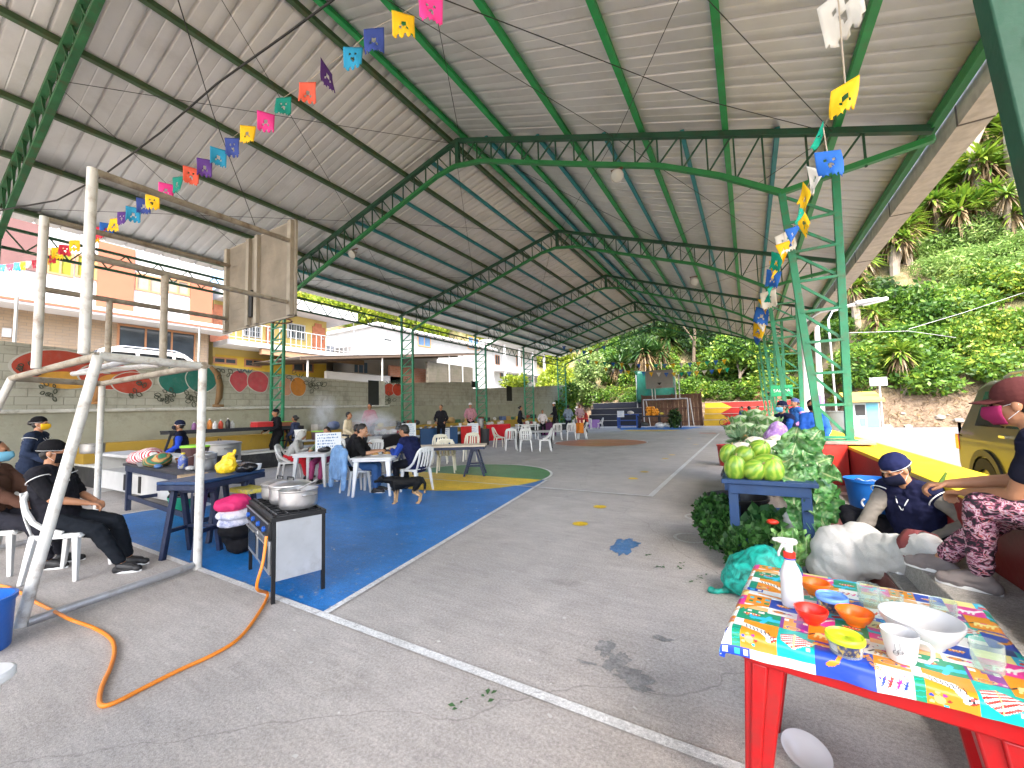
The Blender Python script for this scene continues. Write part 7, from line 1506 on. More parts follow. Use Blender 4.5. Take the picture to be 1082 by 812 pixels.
def bigleaf(name, base, d, nrm, ln, wd, curl, seed, mat, parent, c1=(.03, .13, .04), c2=(.12, .3, .1), rib=(.4, .5, .25), ruff=.03, world=True, nu=14, nv=18):
    """one large leaf: midrib, side veins, ruffled margin"""
    d = Vector(d).normalized(); n = Vector(nrm); n = (n-d*n.dot(d)).normalized(); s = d.cross(n); base = Vector(base); V = []; C_ = []
    for j in range(nv+1):
        v = j/nv; a = curl*v; 
        t = d*math.cos(a)-n*math.sin(a); pos = base+ (d*(math.sin(a)/curl)-n*((1-math.cos(a))/curl))*ln if abs(curl) > 1e-3 else base+d*ln*v
        nn = n*math.cos(a)+d*math.sin(a); w_ = wd*(math.sin(PI*min(1, v*.93+.07))**.6)*(1-.25*v)
        for i in range(nu+1):
            u = i/nu*2-1; e = abs(u)**2.2; ru = ruff*e*math.sin(v*25+seed+u*3)+ruff*.7*e*noise.noise(Vector((v*7, u*3, seed)))+ruff*.5*noise.noise(Vector((v*4, u*2, seed+5)))
            V.append(pos+s*u*w_*.5*(1+.12*noise.noise(Vector((v*9, seed, u > 0))))+nn*(ru+abs(u)*w_*.13))
            vein = abs(((v*9-abs(u)*1.6) % 1)-.5) < .09; m_ = abs(u) < .07*(1.1-v); k = .35+.5*noise.noise(Vector((u*2, v*3, seed)))+.25*abs(u); cc = [a_+(b_-a_)*max(0, min(1, k)) for a_, b_ in zip(c1, c2)]
            if vein: cc = [x*.65+y*.35 for x, y in zip(cc, rib)]
            if m_: cc = rib
            C_.append((*cc, 1))
    F = [(j*(nu+1)+i, j*(nu+1)+i+1, (j+1)*(nu+1)+i+1, (j+1)*(nu+1)+i) for j in range(nv) for i in range(nu)]
    return V, F, C_
def leafobj(name, parts, mat, parent):
    V = []; F = []; C_ = []
    for v, f, c in parts: o = len(V); V += v; F += [tuple(i+o for i in q) for q in f]; C_ += c
    if parent is not None: im = wm(parent).inverted(); V = [im@p for p in V]
    me = bpy.data.meshes.new(name); me.from_pydata(V, [], F); ca = me.color_attributes.new('print', 'FLOAT_COLOR', 'POINT'); ca.data.foreach_set('color', np.array(C_, np.float32).ravel()); me.materials.append(mat); me.polygons.foreach_set('use_smooth', [True]*len(me.polygons)); o = bpy.data.objects.new(name, me); COL.objects.link(o); o.parent = parent; return o
rg = random.Random(17)
ch = thing('chard_bunch', 'great bunch of crinkled chard leaves spilling over the right side of the produce table', 'chard', (.42, 4.6, .8)); parts = []
lv = [(838, 470, 4.72), (850, 478, 4.68), (846, 492, 4.6), (858, 490, 4.62), (835, 488, 4.55), (862, 508, 4.52), (850, 512, 4.5), (842, 505, 4.48), (868, 498, 4.6), (833, 503, 4.44), (856, 524, 4.45), (868, 520, 4.5), (845, 528, 4.42), (862, 538, 4.42), (850, 545, 4.4), (828, 478, 4.7), (872, 535, 4.46), (838, 518, 4.42), (822, 492, 4.5), (856, 466, 4.8)]
for k, (px_, py_, Y_) in enumerate(lv):
    c = ony(px_, py_, Y_); drop = max(0, (py_-480)/70)
    d = Vector((rg.uniform(-.25, .55), rg.uniform(-.7, -.1), .75-1.7*drop+rg.uniform(-.2, .2))).normalized(); n = Vector((rg.uniform(-.3, .3), -1, .5+rg.uniform(-.2, .3)))
    ln = rg.uniform(.27, .38); parts.append(bigleaf('leaf', c-d*ln*.5, d, n, ln, rg.uniform(.22, .3), rg.uniform(.3, 1.1), k*1.7, CHARD, ch, (.018, .1, .022), (.09, .27, .06) if k % 3 else (.2, .38, .13), (.38, .47, .22), .036))
for k in range(len(parts)): leafobj('leaf', [parts[k]], CHARD, ch)
b = MB()
for k in range(7): a = rg.uniform(-.06, .06); b.tube([(.44+a, 4.85+a, .84), (.42+a*2, 4.7, .9+.03*k*.3), (.4+a*2, 4.6, .92)], [.014, .011, .007], 6)
b.build('stalks', M('stalk_pale', (.5, .55, .35), .5), ch, world=True)
# herbs and greens below
def herb(label, c, R_, n, size, mat, name='herb_bunch', cat='herbs', asp=.7):
    t = thing(name, label, cat, c); rn = np.random.default_rng(int(abs(c[0]*100))+n); v, f = rand_leaves(shell(n, rn, R_, .3)+np.array((0, 0, R_[2]*.95)), size, rn, aspect=asp); leaf_cloud('leaves', v, f, mat, t); b = MB()
    for k in range(14): a = k*.45; b.tube([(0, 0, .02), (R_[0]*.4*math.cos(a), R_[1]*.4*math.sin(a), R_[2]*.9), (R_[0]*.75*math.cos(a), R_[1]*.75*math.sin(a), R_[2]*1.5)], .004, 5)
    b.build('stems', M('stem_green', (.06, .16, .04), .6), t); return t
HERB = leafmat('leaf_herb', (.012, .05, .012), (.05, .16, .03), (.12, .26, .06)); GRE = leafmat('leaf_greens', (.02, .09, .025), (.09, .24, .06))
tubb = bucket('wide black tub behind the herbs under the produce table', (-.18, 5.12, 0), .24, .3, .5, BLACKP, None, False, 'tub', 'tub')
herb('leafy herb bush overflowing beside the left leg of the produce table', (-.36, 4.78, 0), (.27, .3, .33), 2600, .055, HERB)
herb('dark bunch of greens under the middle of the produce table', (.1, 4.6, 0), (.24, .2, .26), 900, .11, GRE); herb('feathery green bunch behind the teal net bag', (-.1, 4.3, 0), (.2, .18, .2), 900, .06, HERB)
lt = thing('lettuce', 'pale green lettuce leaning beside the right leg of the produce table', 'lettuce', (.24, 4.3, .1)); parts = []
for k in range(9):
    a = k*.7; d = Vector((.5*math.cos(a), .5*math.sin(a)-.3, .9)); leafobj('leaf', [bigleaf('leaf', (.24+.05*math.cos(a), 4.28+.05*math.sin(a), .08), d, Vector((math.cos(a), math.sin(a)-.4, .2))*-1, .34, .2, -.5, k*2.1, CHARD, lt, (.06, .2, .04), (.22, .42, .12), (.45, .55, .3), .025)], CHARD, lt)
NET = bpy.data.materials.new('teal_net'); NET.use_nodes = True; nt = NET.node_tree; N = nt.nodes; L = nt.links; bb = N['Principled BSDF']; bb.inputs['Base Color'].default_value = (.0, .36, .28, 1); bb.inputs['Roughness'].default_value = .5; tc = N.new('ShaderNodeTexCoord'); nn = N.new('ShaderNodeTexNoise'); nn.inputs['Scale'].default_value = 9; nn.inputs['Detail'].default_value = 8; nn.inputs['Distortion'].default_value = 1.5; L.new(tc.outputs['Object'], nn.inputs['Vector']); cr = N.new('ShaderNodeValToRGB'); cr.color_ramp.elements[0].position = .36; cr.color_ramp.elements[0].color = (.0, .12, .09, 1); cr.color_ramp.elements[1].position = .6; cr.color_ramp.elements[1].color = (.01, .42, .33, 1); L.new(nn.outputs['Fac'], cr.inputs[0]); L.new(cr.outputs[0], bb.inputs['Base Color'])
v = N.new('ShaderNodeTexVoronoi'); v.inputs['Scale'].default_value = 110; L.new(tc.outputs['Object'], v.inputs['Vector']); bp = N.new('ShaderNodeBump'); bp.inputs['Strength'].default_value = .5; bp.inputs['Distance'].default_value = .004; L.new(v.outputs['Distance'], bp.inputs['Height']); L.new(bp.outputs[0], bb.inputs['Normal'])
def netextra(b): b.cap((-.14, -.03, .03), .035, (-.25, -.1, .02), .018); b.cap((-.24, -.1, .02), .02, (-.29, -.1, .02), .03)
blob('net_bag', 'teal mesh produce bag slumped on the floor beside the table cloth', 'bag', (-.06, 3.75, 0), [((0, 0, .16), (.19, .19, .17)), ((.08, 0, .24), (.15, .15, .15)), ((.2, .03, .17), (.14, .14, .14)), ((-.08, -.02, .1), (.15, .14, .1))], NET, .01, lambda c: .014*noise.noise(Vector((c.x*14, c.y*14, c.z*6)))+.006*noise.noise(c*30), None, 0, netextra)
SACK = M('sack_white', (.5, .5, .48), .5, .1, 4, .5, 160, dirt=(.36, .34, .3), dscale=5, dirt_amt=.5)
def sackx(b): b.cap((.0, 0, .22), .18, (.14, -.2, .3), .155); b.cap((.14, -.2, .3), .155, (.26, -.4, .42), .11); b.cap((.26, -.4, .42), .11, (.3, -.52, .44), .07)
def sdisp(c): return .018*noise.noise(Vector((c.x*5+c.z*4, c.y*5, c.z*8)))+.009*math.sin(c.x*30-c.y*18+c.z*14+7*noise.noise(c*5))*max(.25, min(1, (c.x-.05)*5))+.004*noise.noise(Vector((c.x*30+c.z*20, c.y*14, c.z*10)))
sk_ = blob('white_sack', 'large white woven sack lying across the step in front of the seated seller', 'sack', (.68, 4.12, .08), [((-.12, 0, .2), (.2, .2, .24)), ((0, 0, .27), (.19, .18, .2)), ((.1, -.02, .24), (.2, .18, .17)), ((-.2, .03, .1), (.16, .17, .14))], SACK, .01, sdisp, None, 0, sackx)
d_ = Vector((.12, -.22, .12)).normalized(); u_ = d_.orthogonal().normalized(); w_ = d_.cross(u_); b = MB(); b.grid(lambda u, v: Vector((.24, -.36, .41))+d_*(.1*v)+(u_*math.cos(u*6.283)+w_*math.sin(u*6.283))*(.124-.03*v+.005*math.sin(u*40)), 32, 3); b.build('red_band', M('sack_red', (.2, .045, .045), .6, .2, 10, .3, 30), sk_, solid=.006)
b = MB(); b.ell((0, 0, .1), (.11, .1, .12), 12, 8, fn=lambda d, p, t: 1+.2*noise.noise(d*2.2)); o = b.build('plastic_bag', M('film_bag', (.62, .6, .56), .3, .2, 8, .4, 14)); o.location = (.3, 4.55, .3); tag(o, 'whitish plastic bag tucked beneath the chard leaves', 'bag')
b = MB(); b.ell((0, 0, 0), (.05, .04, .025), 12, 8); o = b.build('tomato', M('tomato_red', (.6, .04, .02), .3)); o.location = (.12, 4.42, .42); tag(o, 'red tomato among the greens under the produce table', 'tomato')
so2 = thing('scallions', 'bundle of scallions in a blue striped bag beside the table leg', 'scallions', (.5, 4.42, 0)); rg = random.Random(2); b = MB()
for k in range(26): a = rg.uniform(0, 6.3); b.tube([(.03*math.cos(a), .03*math.sin(a), .1), (.06*math.cos(a)-.03, .05*math.sin(a), .3), (.12*math.cos(a)-.08, .1*math.sin(a), .46)], [.006, .006, .002], 5)
b.build('scallion_leaves', M('scallion_green', (.12, .3, .1), .5), so2)
b = MB(); b.lathe([(.06, 0), (.085, .1), (.1, .24), (.11, .3)], seg=18); BS = bpy.data.materials.new('blue_stripe_bag'); BS.use_nodes = True; stripemat(BS, (.05, .2, .55), (.6, .65, .75), 6, rot=8); b.build('striped_bag', BS, so2, solid=.004)
b = MB(); b.box2((-.19, -.14, 0), (.19, .14, .34)); o = b.build('carton', M('maroon_board', (.15, .05, .045), .6, .2, 5), bev=.01); o.location = (.55, 5.0, 0); o.rotation_euler = (0, 0, .2); tag(o, 'maroon carton leaning against the step behind the scallions', 'carton')
# blue bin with recycling mark
bn = bucket('blue waste bin with a white printed mark and a bag inside', (1.0, 5.35, .3), .16, .2, .42, M('bin_blue', (.015, .14, .5), .35, .08, 3, .05), None, False, 'waste_bin', 'bin')
b = MB()
for k in range(3):
    a0 = -1.9+k*0; q = [2*PI*k/3+t for t in np.linspace(.2, 1.7, 8)]; pts = []
    for t in q: y_ = .055*math.sin(t); x_ = .075*math.cos(t); ang = -1.75+x_/.18; zz_ = .2+y_; rr = .163+.04*zz_/.42+.004; pts.append((rr*math.cos(ang), rr*math.sin(ang), zz_))
    b.tube(pts, .009, 6)
b.build('printed_mark', M('mark_white', (.7, .74, .8), .5, 0, 1, 0), bn)
b = MB(); b.grid(lambda u, v: ((.19*math.cos(-2.4+2.2*u))*(1-.12*v), (.19*math.sin(-2.4+2.2*u))*(1-.12*v), .425+.02*math.sin(9*u)*v-.05*v*v+.01*math.sin(23*u)), 24, 5); b.build('bin_bag', M('bag_pale', (.6, .65, .78), .3, .1, 8, .3, 20), bn, solid=.004)
# produce further down the row
vt = leg_table('low produce table of cabbages and pineapples beyond the melons', (.1, 7.6), R(90), 3.4, .95, .62, DKW, NAVYB, name='produce_table')
CAB = leafmat('leaf_cabbage', (.08, .2, .05), (.28, .42, .16), (.45, .5, .3), trl=.15)
def cabbage(label, c, r, seed, outer=8, pale=(.4, .5, .28)):
    t = thing('cabbage', label, 'cabbage', c, 0, 'cabbages heaped along the produce row'); b = MB(); b.ell((0, 0, r*.8), (r, r, r*.85), 18, 12, fn=lambda d, p, th: 1+.05*noise.noise(d*2+Vector((seed, 0, 0)))); b.build('cabbage_head', M('cabbage_pale', pale, .5, .15, 9, .3, 18), t)
    for k in range(outer):
        a = 2*PI*k/outer+seed; d = Vector((math.cos(a), math.sin(a), .55)); v, f, cc = bigleaf('leaf', (r*.2*math.cos(a), r*.2*math.sin(a), r*.1), d, (-math.cos(a)*.5, -math.sin(a)*.5, 1), r*1.8, r*1.5, -.9, seed+k, CHARD, t, (.07, .2, .06), (.2, .36, .12), (.45, .52, .34), r*.12, nu=8, nv=9); leafobj('leaf', [(v, f, cc)], CHARD, t).matrix_basis = Matrix()
def cabbage_(label, px_, py_, Y_, r, seed, **k):
    p = ony(px_, py_, Y_); cabbage(label, (0, 0, 0), r, seed, **k); o = [x for x in COL.objects if x.name.startswith('cabbage') and x.parent is None and x.get('label') == label][-1]; o.location = (p.x, p.y, p.z-r*.8)
for i, (px_, py_, Y_, r, lab) in enumerate(((783, 447, 9.3, .19, 'big green cabbage at the left of the heap'), (797, 441, 9.6, .2, 'big green cabbage at the top of the heap'), (812, 449, 8.9, .2, 'open green cabbage right of the heap top'), (790, 455, 8.5, .17, 'green cabbage low in the middle of the heap'), (806, 457, 8.3, .15, 'small cabbage under the open one'), (775, 455, 8.9, .15, 'small cabbage at the aisle edge of the heap'), (802, 446, 9.1, .17, 'cabbage wedged between the two big ones'))): cabbage_(lab, px_, py_, Y_, r, i*3.1)
for i, (px_, py_, Y_, lab) in enumerate(((784, 476, 6.3, 'white cauliflower behind the melons at the aisle side'), (798, 470, 6.5, 'white cauliflower behind the topmost melon'), (812, 474, 6.1, 'white cauliflower beside the blue bag'), (822, 469, 6.5, 'creamy cauliflower toward the purple sack'), (806, 479, 5.8, 'small cauliflower in front of the others'))):
    p = ony(px_, py_, Y_); t = thing('cauliflower', lab, 'cauliflower', (p.x, p.y, p.z-.08), 0, 'cauliflowers behind the melons'); b = MB(); b.ell((0, 0, .09), (.14, .13, .1), 26, 16, fn=lambda d, p, th: 1+.14*noise.noise(d*7)+.06*noise.noise(d*16)); b.build('curd', M('cauliflower_cream', (.6, .56, .44), .8, .12, 20, .5, 40), t)
    for k in range(6): a = k*1.05; leafobj('leaf', [bigleaf('leaf', wm(t)@Vector((.07*math.cos(a), .07*math.sin(a), 0)), (math.cos(a), math.sin(a), .7), (-math.cos(a), -math.sin(a), 1), .2, .13, -.7, k+i, CHARD, t, (.07, .2, .06), (.2, .36, .12), (.45, .52, .34), .012, nu=6, nv=7)], CHARD, t)
PINE = M('pineapple_skin', (.3, .16, .04), .7, .3, 30, .8, 40)
for i, (px_, py_, Y_, lab) in enumerate(((783, 463, 7.2, 'pineapple crown leaning over the aisle'), (795, 466, 7.0, 'pineapple beside the leaning one'), (788, 459, 7.6, 'pineapple behind the leaning crown'))):
    p = ony(px_, py_, Y_); t = thing('pineapple', lab, 'pineapple', (p.x, p.y, p.z-.12), i*.9, 'pineapples on the produce row'); t.rotation_euler = (R(30-20*i), R(-18+22*i), i); b = MB(); b.ell((0, 0, 0), (.08, .08, .12), 20, 14, fn=lambda d, p, th: 1+.04*math.sin(9*p+th*9)*math.sin(9*p-th*9)); b.build('fruit', PINE, t); v, f = swords(60, np.random.default_rng(i+3), .22, .03, .35, .25); v[:, 2] += .1; leaf_cloud('crown', v, f, leafmat('leaf_pineapple', (.08, .18, .08), (.26, .38, .2)), t)
pp_ = ony(820, 460, 7.7); blob('purple_sack', 'purple checked sack held by the apron seller', 'sack', (pp_.x, pp_.y, pp_.z-.22), [((0, 0, .16), (.19, .17, .18)), ((.03, 0, .3), (.13, .12, .14))], M('purple_net', (.3, .16, .42), .6, .5, 14, .4, 30, dirt=(.6, .5, .7), dscale=14, dirt_amt=.9), .014)
pp_ = ony(805, 463, 7.4); crate('flat wooden box of produce before the apron seller', (pp_.x, pp_.y, .62), (.34, .5, .16), M('crate_wood', (.3, .15, .07), .7, .25, 6))
pp_ = ony(823, 481, 5.9); blob('blue_bag', 'light blue plastic bag among the cauliflowers', 'bag', (pp_.x, pp_.y, pp_.z-.08), [((0, 0, .07), (.15, .12, .08)), ((.06, .03, .1), (.09, .08, .07))], M('bag_blue', (.12, .35, .6), .3, .3, 6, .4, 18, dirt=(.6, .65, .7), dscale=6, dirt_amt=.8), .012)
bucket('dark red tub at the aisle side of the produce row', (*onz(770, 492, 0).xy, 0), .2, .24, .52, M('tub_red', (.3, .02, .02), .4, .15, 4), None, False, 'tub', 'tub')
pp_ = ony(846, 466, 8.4); yc = thing('crate', 'yellow plastic crate lying open behind the produce row', 'crate', (pp_.x, pp_.y, pp_.z-.35), R(8)); b = MB(); b.box2((-.28, -.2, 0), (.28, -.18, .42)); b.box2((-.28, .18, 0), (.28, .2, .42)); b.box2((-.28, -.18, 0), (-.26, .18, .42)); b.box2((.26, -.18, 0), (.28, .18, .42)); b.box2((-.26, -.18, 0), (.26, .18, .02)); b.build('crate_body', M('crate_yellow', (.72, .46, .015), .4, .08, 4), yc, bev=.01); b = MB(); b.box2((-.08, -.206, .33), (.08, -.201, .37)); b.build('hand_hole', BLK, yc)
bucket('grey bin standing behind the yellow topped wall', (ony(880, 450, 12.5).x, 12.5, .0), .3, .34, 1.3, M('bin_grey', (.09, .1, .1), .5, .2, 4), None, False, 'waste_bin', 'bin')
blob('black_sack', 'large black cloth bundle hanging from the wall beside the seated woman', 'sack', (1.2, 2.6, .46), [((0, 0, .22), (.14, .26, .24)), ((.02, .1, .34), (.1, .2, .18)), ((.0, -.25, .2), (.16, .25, .24)), ((.02, .26, .12), (.1, .18, .14))], cloth((.008, .008, .01)), .016)

# ------------------------------------------------------------------ roadside
p = onz(912, 450, 0); kc = Vector((p.x+.35, 30.3, 0)); a = ony(898, 430, 30.3); c = ony(929, 430, 30.3); kw = c.x-a.x; kh = ony(912, 425, 30.3).z
ki = thing('kiosk', 'small white and pale blue roadside kiosk with a yellow roof', 'kiosk', ((a.x+c.x)/2, 30.3, 0)); b = MB(); b.box2((-kw/2, 0, 0), (kw/2, 1.4, kh)); b.build('wall', M('kiosk_white', (.4, .46, .5), .6, .06, 3), ki)
b = MB(); b.add([(-kw/2-.2, -.35, kh+.0), (kw/2+.2, -.35, kh+.0), (kw/2+.2, 1.6, kh+.5), (-kw/2-.2, 1.6, kh+.5), (-kw/2-.2, -.35, kh+.12), (kw/2+.2, -.35, kh+.12), (kw/2+.2, 1.6, kh+.62), (-kw/2-.2, 1.6, kh+.62)], [(3, 2, 1, 0), (4, 5, 6, 7), (0, 1, 5, 4), (1, 2, 6, 5), (2, 3, 7, 6), (3, 0, 4, 7)]); b.build('roof', M('kiosk_roof', (.4, .3, .06), .6, .1, 4), ki)
b = MB(); b.box2((-kw*.32, -.03, kh*.5), (kw*.02, .02, kh*.9)); b.build('window', BLK, ki); b = MB(); b.box2((kw*.06, -.02, .05), (kw*.46, .02, kh*.95)); b.build('door', M('kiosk_blue', (.1, .32, .42), .5, .06, 4), ki); b = MB(); b.box2((-kw*.2, -.025, .15), (-kw*.0, .02, kh*.4)); b.build('painted_panel', M('kiosk_blue', (.1, .32, .42), .5, .06, 4), ki)
pa = ony(933, 449, 30.6); ptop = ony(933, 404, 30.6); sg = thing('road_sign', 'white directional road sign with an arrow on a grey post', 'sign', (pa.x, 30.6, 0)); b = MB(); b.tube([(0, 0, 0), (0, 0, ptop.z+.1)], .05, 10); b.build('post', GALV, sg); wl_ = (ony(941, 406, 30.6)-ony(922, 406, 30.6)).x; b = MB(); b.box2((-wl_*.55, -.07, ptop.z-.2), (wl_*.45, -.055, ptop.z+.28)); s_ = b.build('sign_panel', M('sign_grey', (.35, .37, .38), .4, .05, 3), sg, bev=.01); b = MB(); zc = ptop.z+.04; b.prism([(-wl_*.5, zc), (-wl_*.36, zc+.16), (-wl_*.36, zc+.06), (-wl_*.2, zc+.06), (-wl_*.2, zc-.06), (-wl_*.36, zc-.06), (-wl_*.36, zc-.16)], .006, 'y', -.078); b.build('arrow', M('sign_white', (.75, .75, .75), .5, 0, 1, 0), s_)
for px_, Y_, top_, r, lab, arm in ((853, 17, 335, .13, 'white painted street light pole beyond the second right column', True), (868, 24, 330, .15, 'white and violet banded utility pole beyond the first right column', False)):
    p = ony(px_, 445, Y_); h = ony(px_, top_, Y_).z; t = thing('utility_pole', lab, 'pole', (p.x, Y_, 0)); b = MB(); b.tube([(0, 0, 0), (.12, 0, h)], [r, r*.7], 14); b.build('pole_shaft', M('pole_white', (.68, .66, .68), .6, .08, 4, .2, 20), t)
    if arm: b = MB(); b.tube([(.1, 0, h-.2), (.6, 0, h+.1), (1.6, 0, h+.25)], .035, 8); b.build('lamp_arm', GALV, t); b = MB(); b.cap((1.6, 0, h+.25), .09, (2.1, 0, h+.3), .07); b.build('lamp_head', GALV, t)
    else: b = MB(); b.lathe([(r*.96, 1.4), (r*.94, 1.9)], (.03, 0, 0), 14); b.build('paint_band', M('band_violet', (.22, .12, .45), .6), t)
p0 = ony(890, 326, 26); p1 = ony(922, 320, 26); t = thing('street_light', 'curved street light arm reaching over the road from behind the column', 'street light', (p0.x-.6, 26, 0)); b = MB(); b.tube([(0, 0, 0), (0, 0, p0.z-.5), (.2, 0, p0.z-.1), (.8, 0, p0.z+.05), (p1.x-p0.x+.4, 0, p1.z)], .05, 8); b.build('lamp_pole', GALV, t); b = MB(); b.cap((p1.x-p0.x+.3, 0, p1.z), .12, (p1.x-p0.x+1.1, 0, p1.z+.1), .1); b.build('lamp_head', M('lamp_white', (.7, .7, .7), .4), t)
b = MB(); b.tube([ony(895, 352, 25), ony(960, 350, 30), ony(1010, 357, 33)], .012, 5); tag(b.build('wire', M('wire_grey', (.4, .4, .4), .6)), 'grey overhead wire crossing before the right slope', 'wire'); b = MB(); b.tube([ony(960, 348, 30), ony(1020, 330, 34), ony(1110, 300, 40)], .012, 5); tag(b.build('wire', M('wire_grey', (.4, .4, .4), .6)), 'grey overhead wire rising to the right before the shrubs', 'wire')
# green exit sign hung on a column
pe = ony(826, 413, 19.2); es = thing('exit_sign', 'green hanging sign reading SALIDA on the right columns', 'sign', (pe.x, 19.2, pe.z), 0); b = MB(); b.box2((-.36, -.012, -.22), (.36, .012, .22)); b.build('sign_panel', M('sign_green', (.02, .36, .15), .5, .05, 3), es)
cu_ = bpy.data.curves.new('lettering', 'FONT'); cu_.body = 'SALIDA'; cu_.size = .17; cu_.align_x = 'CENTER'; cu_.align_y = 'CENTER'; cu_.extrude = .003; to = bpy.data.objects.new('lt', cu_); COL.objects.link(to); dg = bpy.context.evaluated_depsgraph_get(); me = bpy.data.meshes.new_from_object(to.evaluated_get(dg)); bpy.data.objects.remove(to); me.materials.clear(); me.materials.append(M('sign_white', (.75, .75, .75), .5, 0, 1, 0)); lo = bpy.data.objects.new('lettering', me); COL.objects.link(lo); lo.parent = es; lo.location = (0, -.017, 0); lo.rotation_euler = (R(90), 0, 0)
# ------------------------------------------------------------------ far end of the court
NAVS = M('bleacher_navy', (.012, .016, .03), .6, .25, 2, .2, 20); REDB = M('bleacher_red', (.36, .014, .01), .55, .15, 2, .2, 20); YELB = M('bleacher_yellow', (.5, .31, .012), .55, .12, 2, .2, 20); TREAD = M('tread_grey', (.28, .27, .25), .8, .15, 3, .2, 20)
def bleach(label, x0, x1, y0, rise, run, n, mat, edge=None, chev=None):
    t = thing('bleacher', label, 'bleacher', ((x0+x1)/2, y0, 0)); b = MB(); tr = MB()
    for k in range(n): b.box2((x0, y0+run*k, rise*k if k else 0), (x1, y0+run*n, rise*(k+1)-.03)); tr.box2((x0-.01, y0+run*k-.02, rise*(k+1)-.03), (x1+.01, y0+run*n, rise*(k+1)))
    b.build('steps', mat, t, world=True); tr.build('treads', edge or TREAD, t, world=True)
    if chev:
        b = MB()
        for k in range(n):
            z0, z1 = rise*k+.0, rise*(k+1)-.032; zm = rise*2; f = lambda z: x0+1.15+.85*(1-abs(((z % zm)/zm)*2-1)); b.prism([(x0, z0+.004), (f(z0+.004), z0+.004), (f(z1), z1), (x0, z1)], .006, 'y', y0+run*k-.008)
        b.build('chevron_paint', chev, t, world=True)
    return t
bleach('dark navy stepped bleacher at the left of the far end', -13.0, -8.15, 35.6, .54, .62, 4, NAVS)
bleach('red bleacher with yellow chevrons at the right of the far end', -3.2, 4.3, 35.6, .47, .62, 4, REDB, None, YELB)
WOODB = M('brown_boards', (.11, .055, .03), .75, .3, 5, .3, 12); fw = thing('wooden_gate', 'brown board fence panel behind the far goal', 'fence', (-5.6, 35.9, 0)); b = MB(); n = 16
for k in range(n): x0 = -8.0+4.7*k/n; b.box2((x0+.008, 35.9, 0), (x0+4.7/n-.008, 35.93, 2.62))
b.build('boards', WOODB, fw, world=True); b = MB()
for z in (.3, 1.4, 2.5): b.box2((-8.0, 35.86, z), (-3.3, 35.898, z+.12))
for x in (-8.05, -5.6, -3.4): b.box2((x, 35.83, 0), (x+.12, 35.859, 2.7))
b.build('rails', M('brown_rail', (.09, .04, .025), .75, .3, 5), fw, world=True)
p0 = ony(672, 400, 37.2); p1 = ony(714, 420, 37.2); tp = thing('tarp', 'teal green tarpaulin hung behind the far backboard', 'tarpaulin', (p0.x, 37.2, 0)); b = MB()
b.grid(lambda u, v: (p0.x+(p1.x-p0.x)*u, 37.2+.12*math.sin(9*u)+.07*math.sin(17*u+v*5), p0.z+.35-.5*v*(1-u*.2)-(p0.z-p1.z+.2)*v+(.35*(1-u)-.25*u)*(1-v)), 24, 10); b.build('tarp_sheet', M('tarp_teal', (.003, .075, .055), .5, .2, 3, .2, 20), tp, world=True, solid=.01); b = MB(); b.tube([(p0.x, 37.25, 0), (p0.x, 37.25, p0.z+.6)], .05, 8); b.tube([(p1.x, 37.25, 0), (p1.x, 37.25, p0.z)], .05, 8); b.build('poles', GALV, tp, world=True)
fg = thing('goal_frame', 'far goal with a white backboard on posts above it', 'goal', (-6, 34.6, 0)); Yg = 34.8; a = ony(681, 449, Yg); c = ony(728, 449, Yg); top_ = ony(705, 422, Yg).z; ln = MB()
for q, nm in (((a.x, Yg, 0), 'post'), ((c.x, Yg, 0), 'post')): pipe(nm, q, (q[0], q[1], top_), .055, M('pipe_bright', (.45, .45, .45), .5), fg); pipe('stay', (q[0]+.25, Yg+1.1, 0), (q[0]+.12, Yg+.5, top_), .045, PIPE, fg)
pipe('crossbar', (a.x, Yg, top_), (c.x, Yg, top_), .055, M('pipe_bright', (.45, .45, .45), .5), fg)
q0 = ony(683, 393, Yg); q1 = ony(713, 410, Yg); b = MB(); b.box2((q0.x, Yg-.5, q1.z), (q1.x, Yg-.46, q0.z)); bb_ = b.build('backboard', M('board_grey', (.3, .29, .26), .6, .1, 3, .1, 20, dirt=(.3, .28, .25), dscale=3), fg, world=True)
cc = wm(fg).translation
b = MB(); zc = q1.z+.35; xm = (q0.x+q1.x)/2; b.prism([(xm-.18, zc+.12), (xm, zc-.1), (xm+.18, zc+.12)], .01, 'y', Yg-.512); b.V = [tuple(Vector(v)-cc) for v in b.V]; b.build('painted_mark', BLK, bb_)
for x in (690, 693): p = ony(x, 415, Yg); pipe('backboard_post', (p.x, Yg-.3, top_), (p.x, Yg-.42, q1.z+.4), .05, PIPE, fg)
for x in (714, 718): p = ony(x, 415, Yg); pipe('backboard_post', (p.x, Yg, top_), (p.x, Yg, q0.z-.4), .05, PIPE, fg)
p = ony(715, 398, Yg); pipe('backboard_arm', (p.x, Yg, q0.z-.4), (q1.x-.1, Yg-.45, q0.z-.25), .05, PIPE, fg)
b = MB(); b.tube([(xm+.23*math.cos(t), Yg-.75+.23*math.sin(t), q1.z+.1) for t in np.linspace(0, 2*PI, 17)[:-1]], .02, 6, closed=True); b.build('hoop', M('hoop_rust', (.25, .1, .06), .6), fg, world=True)
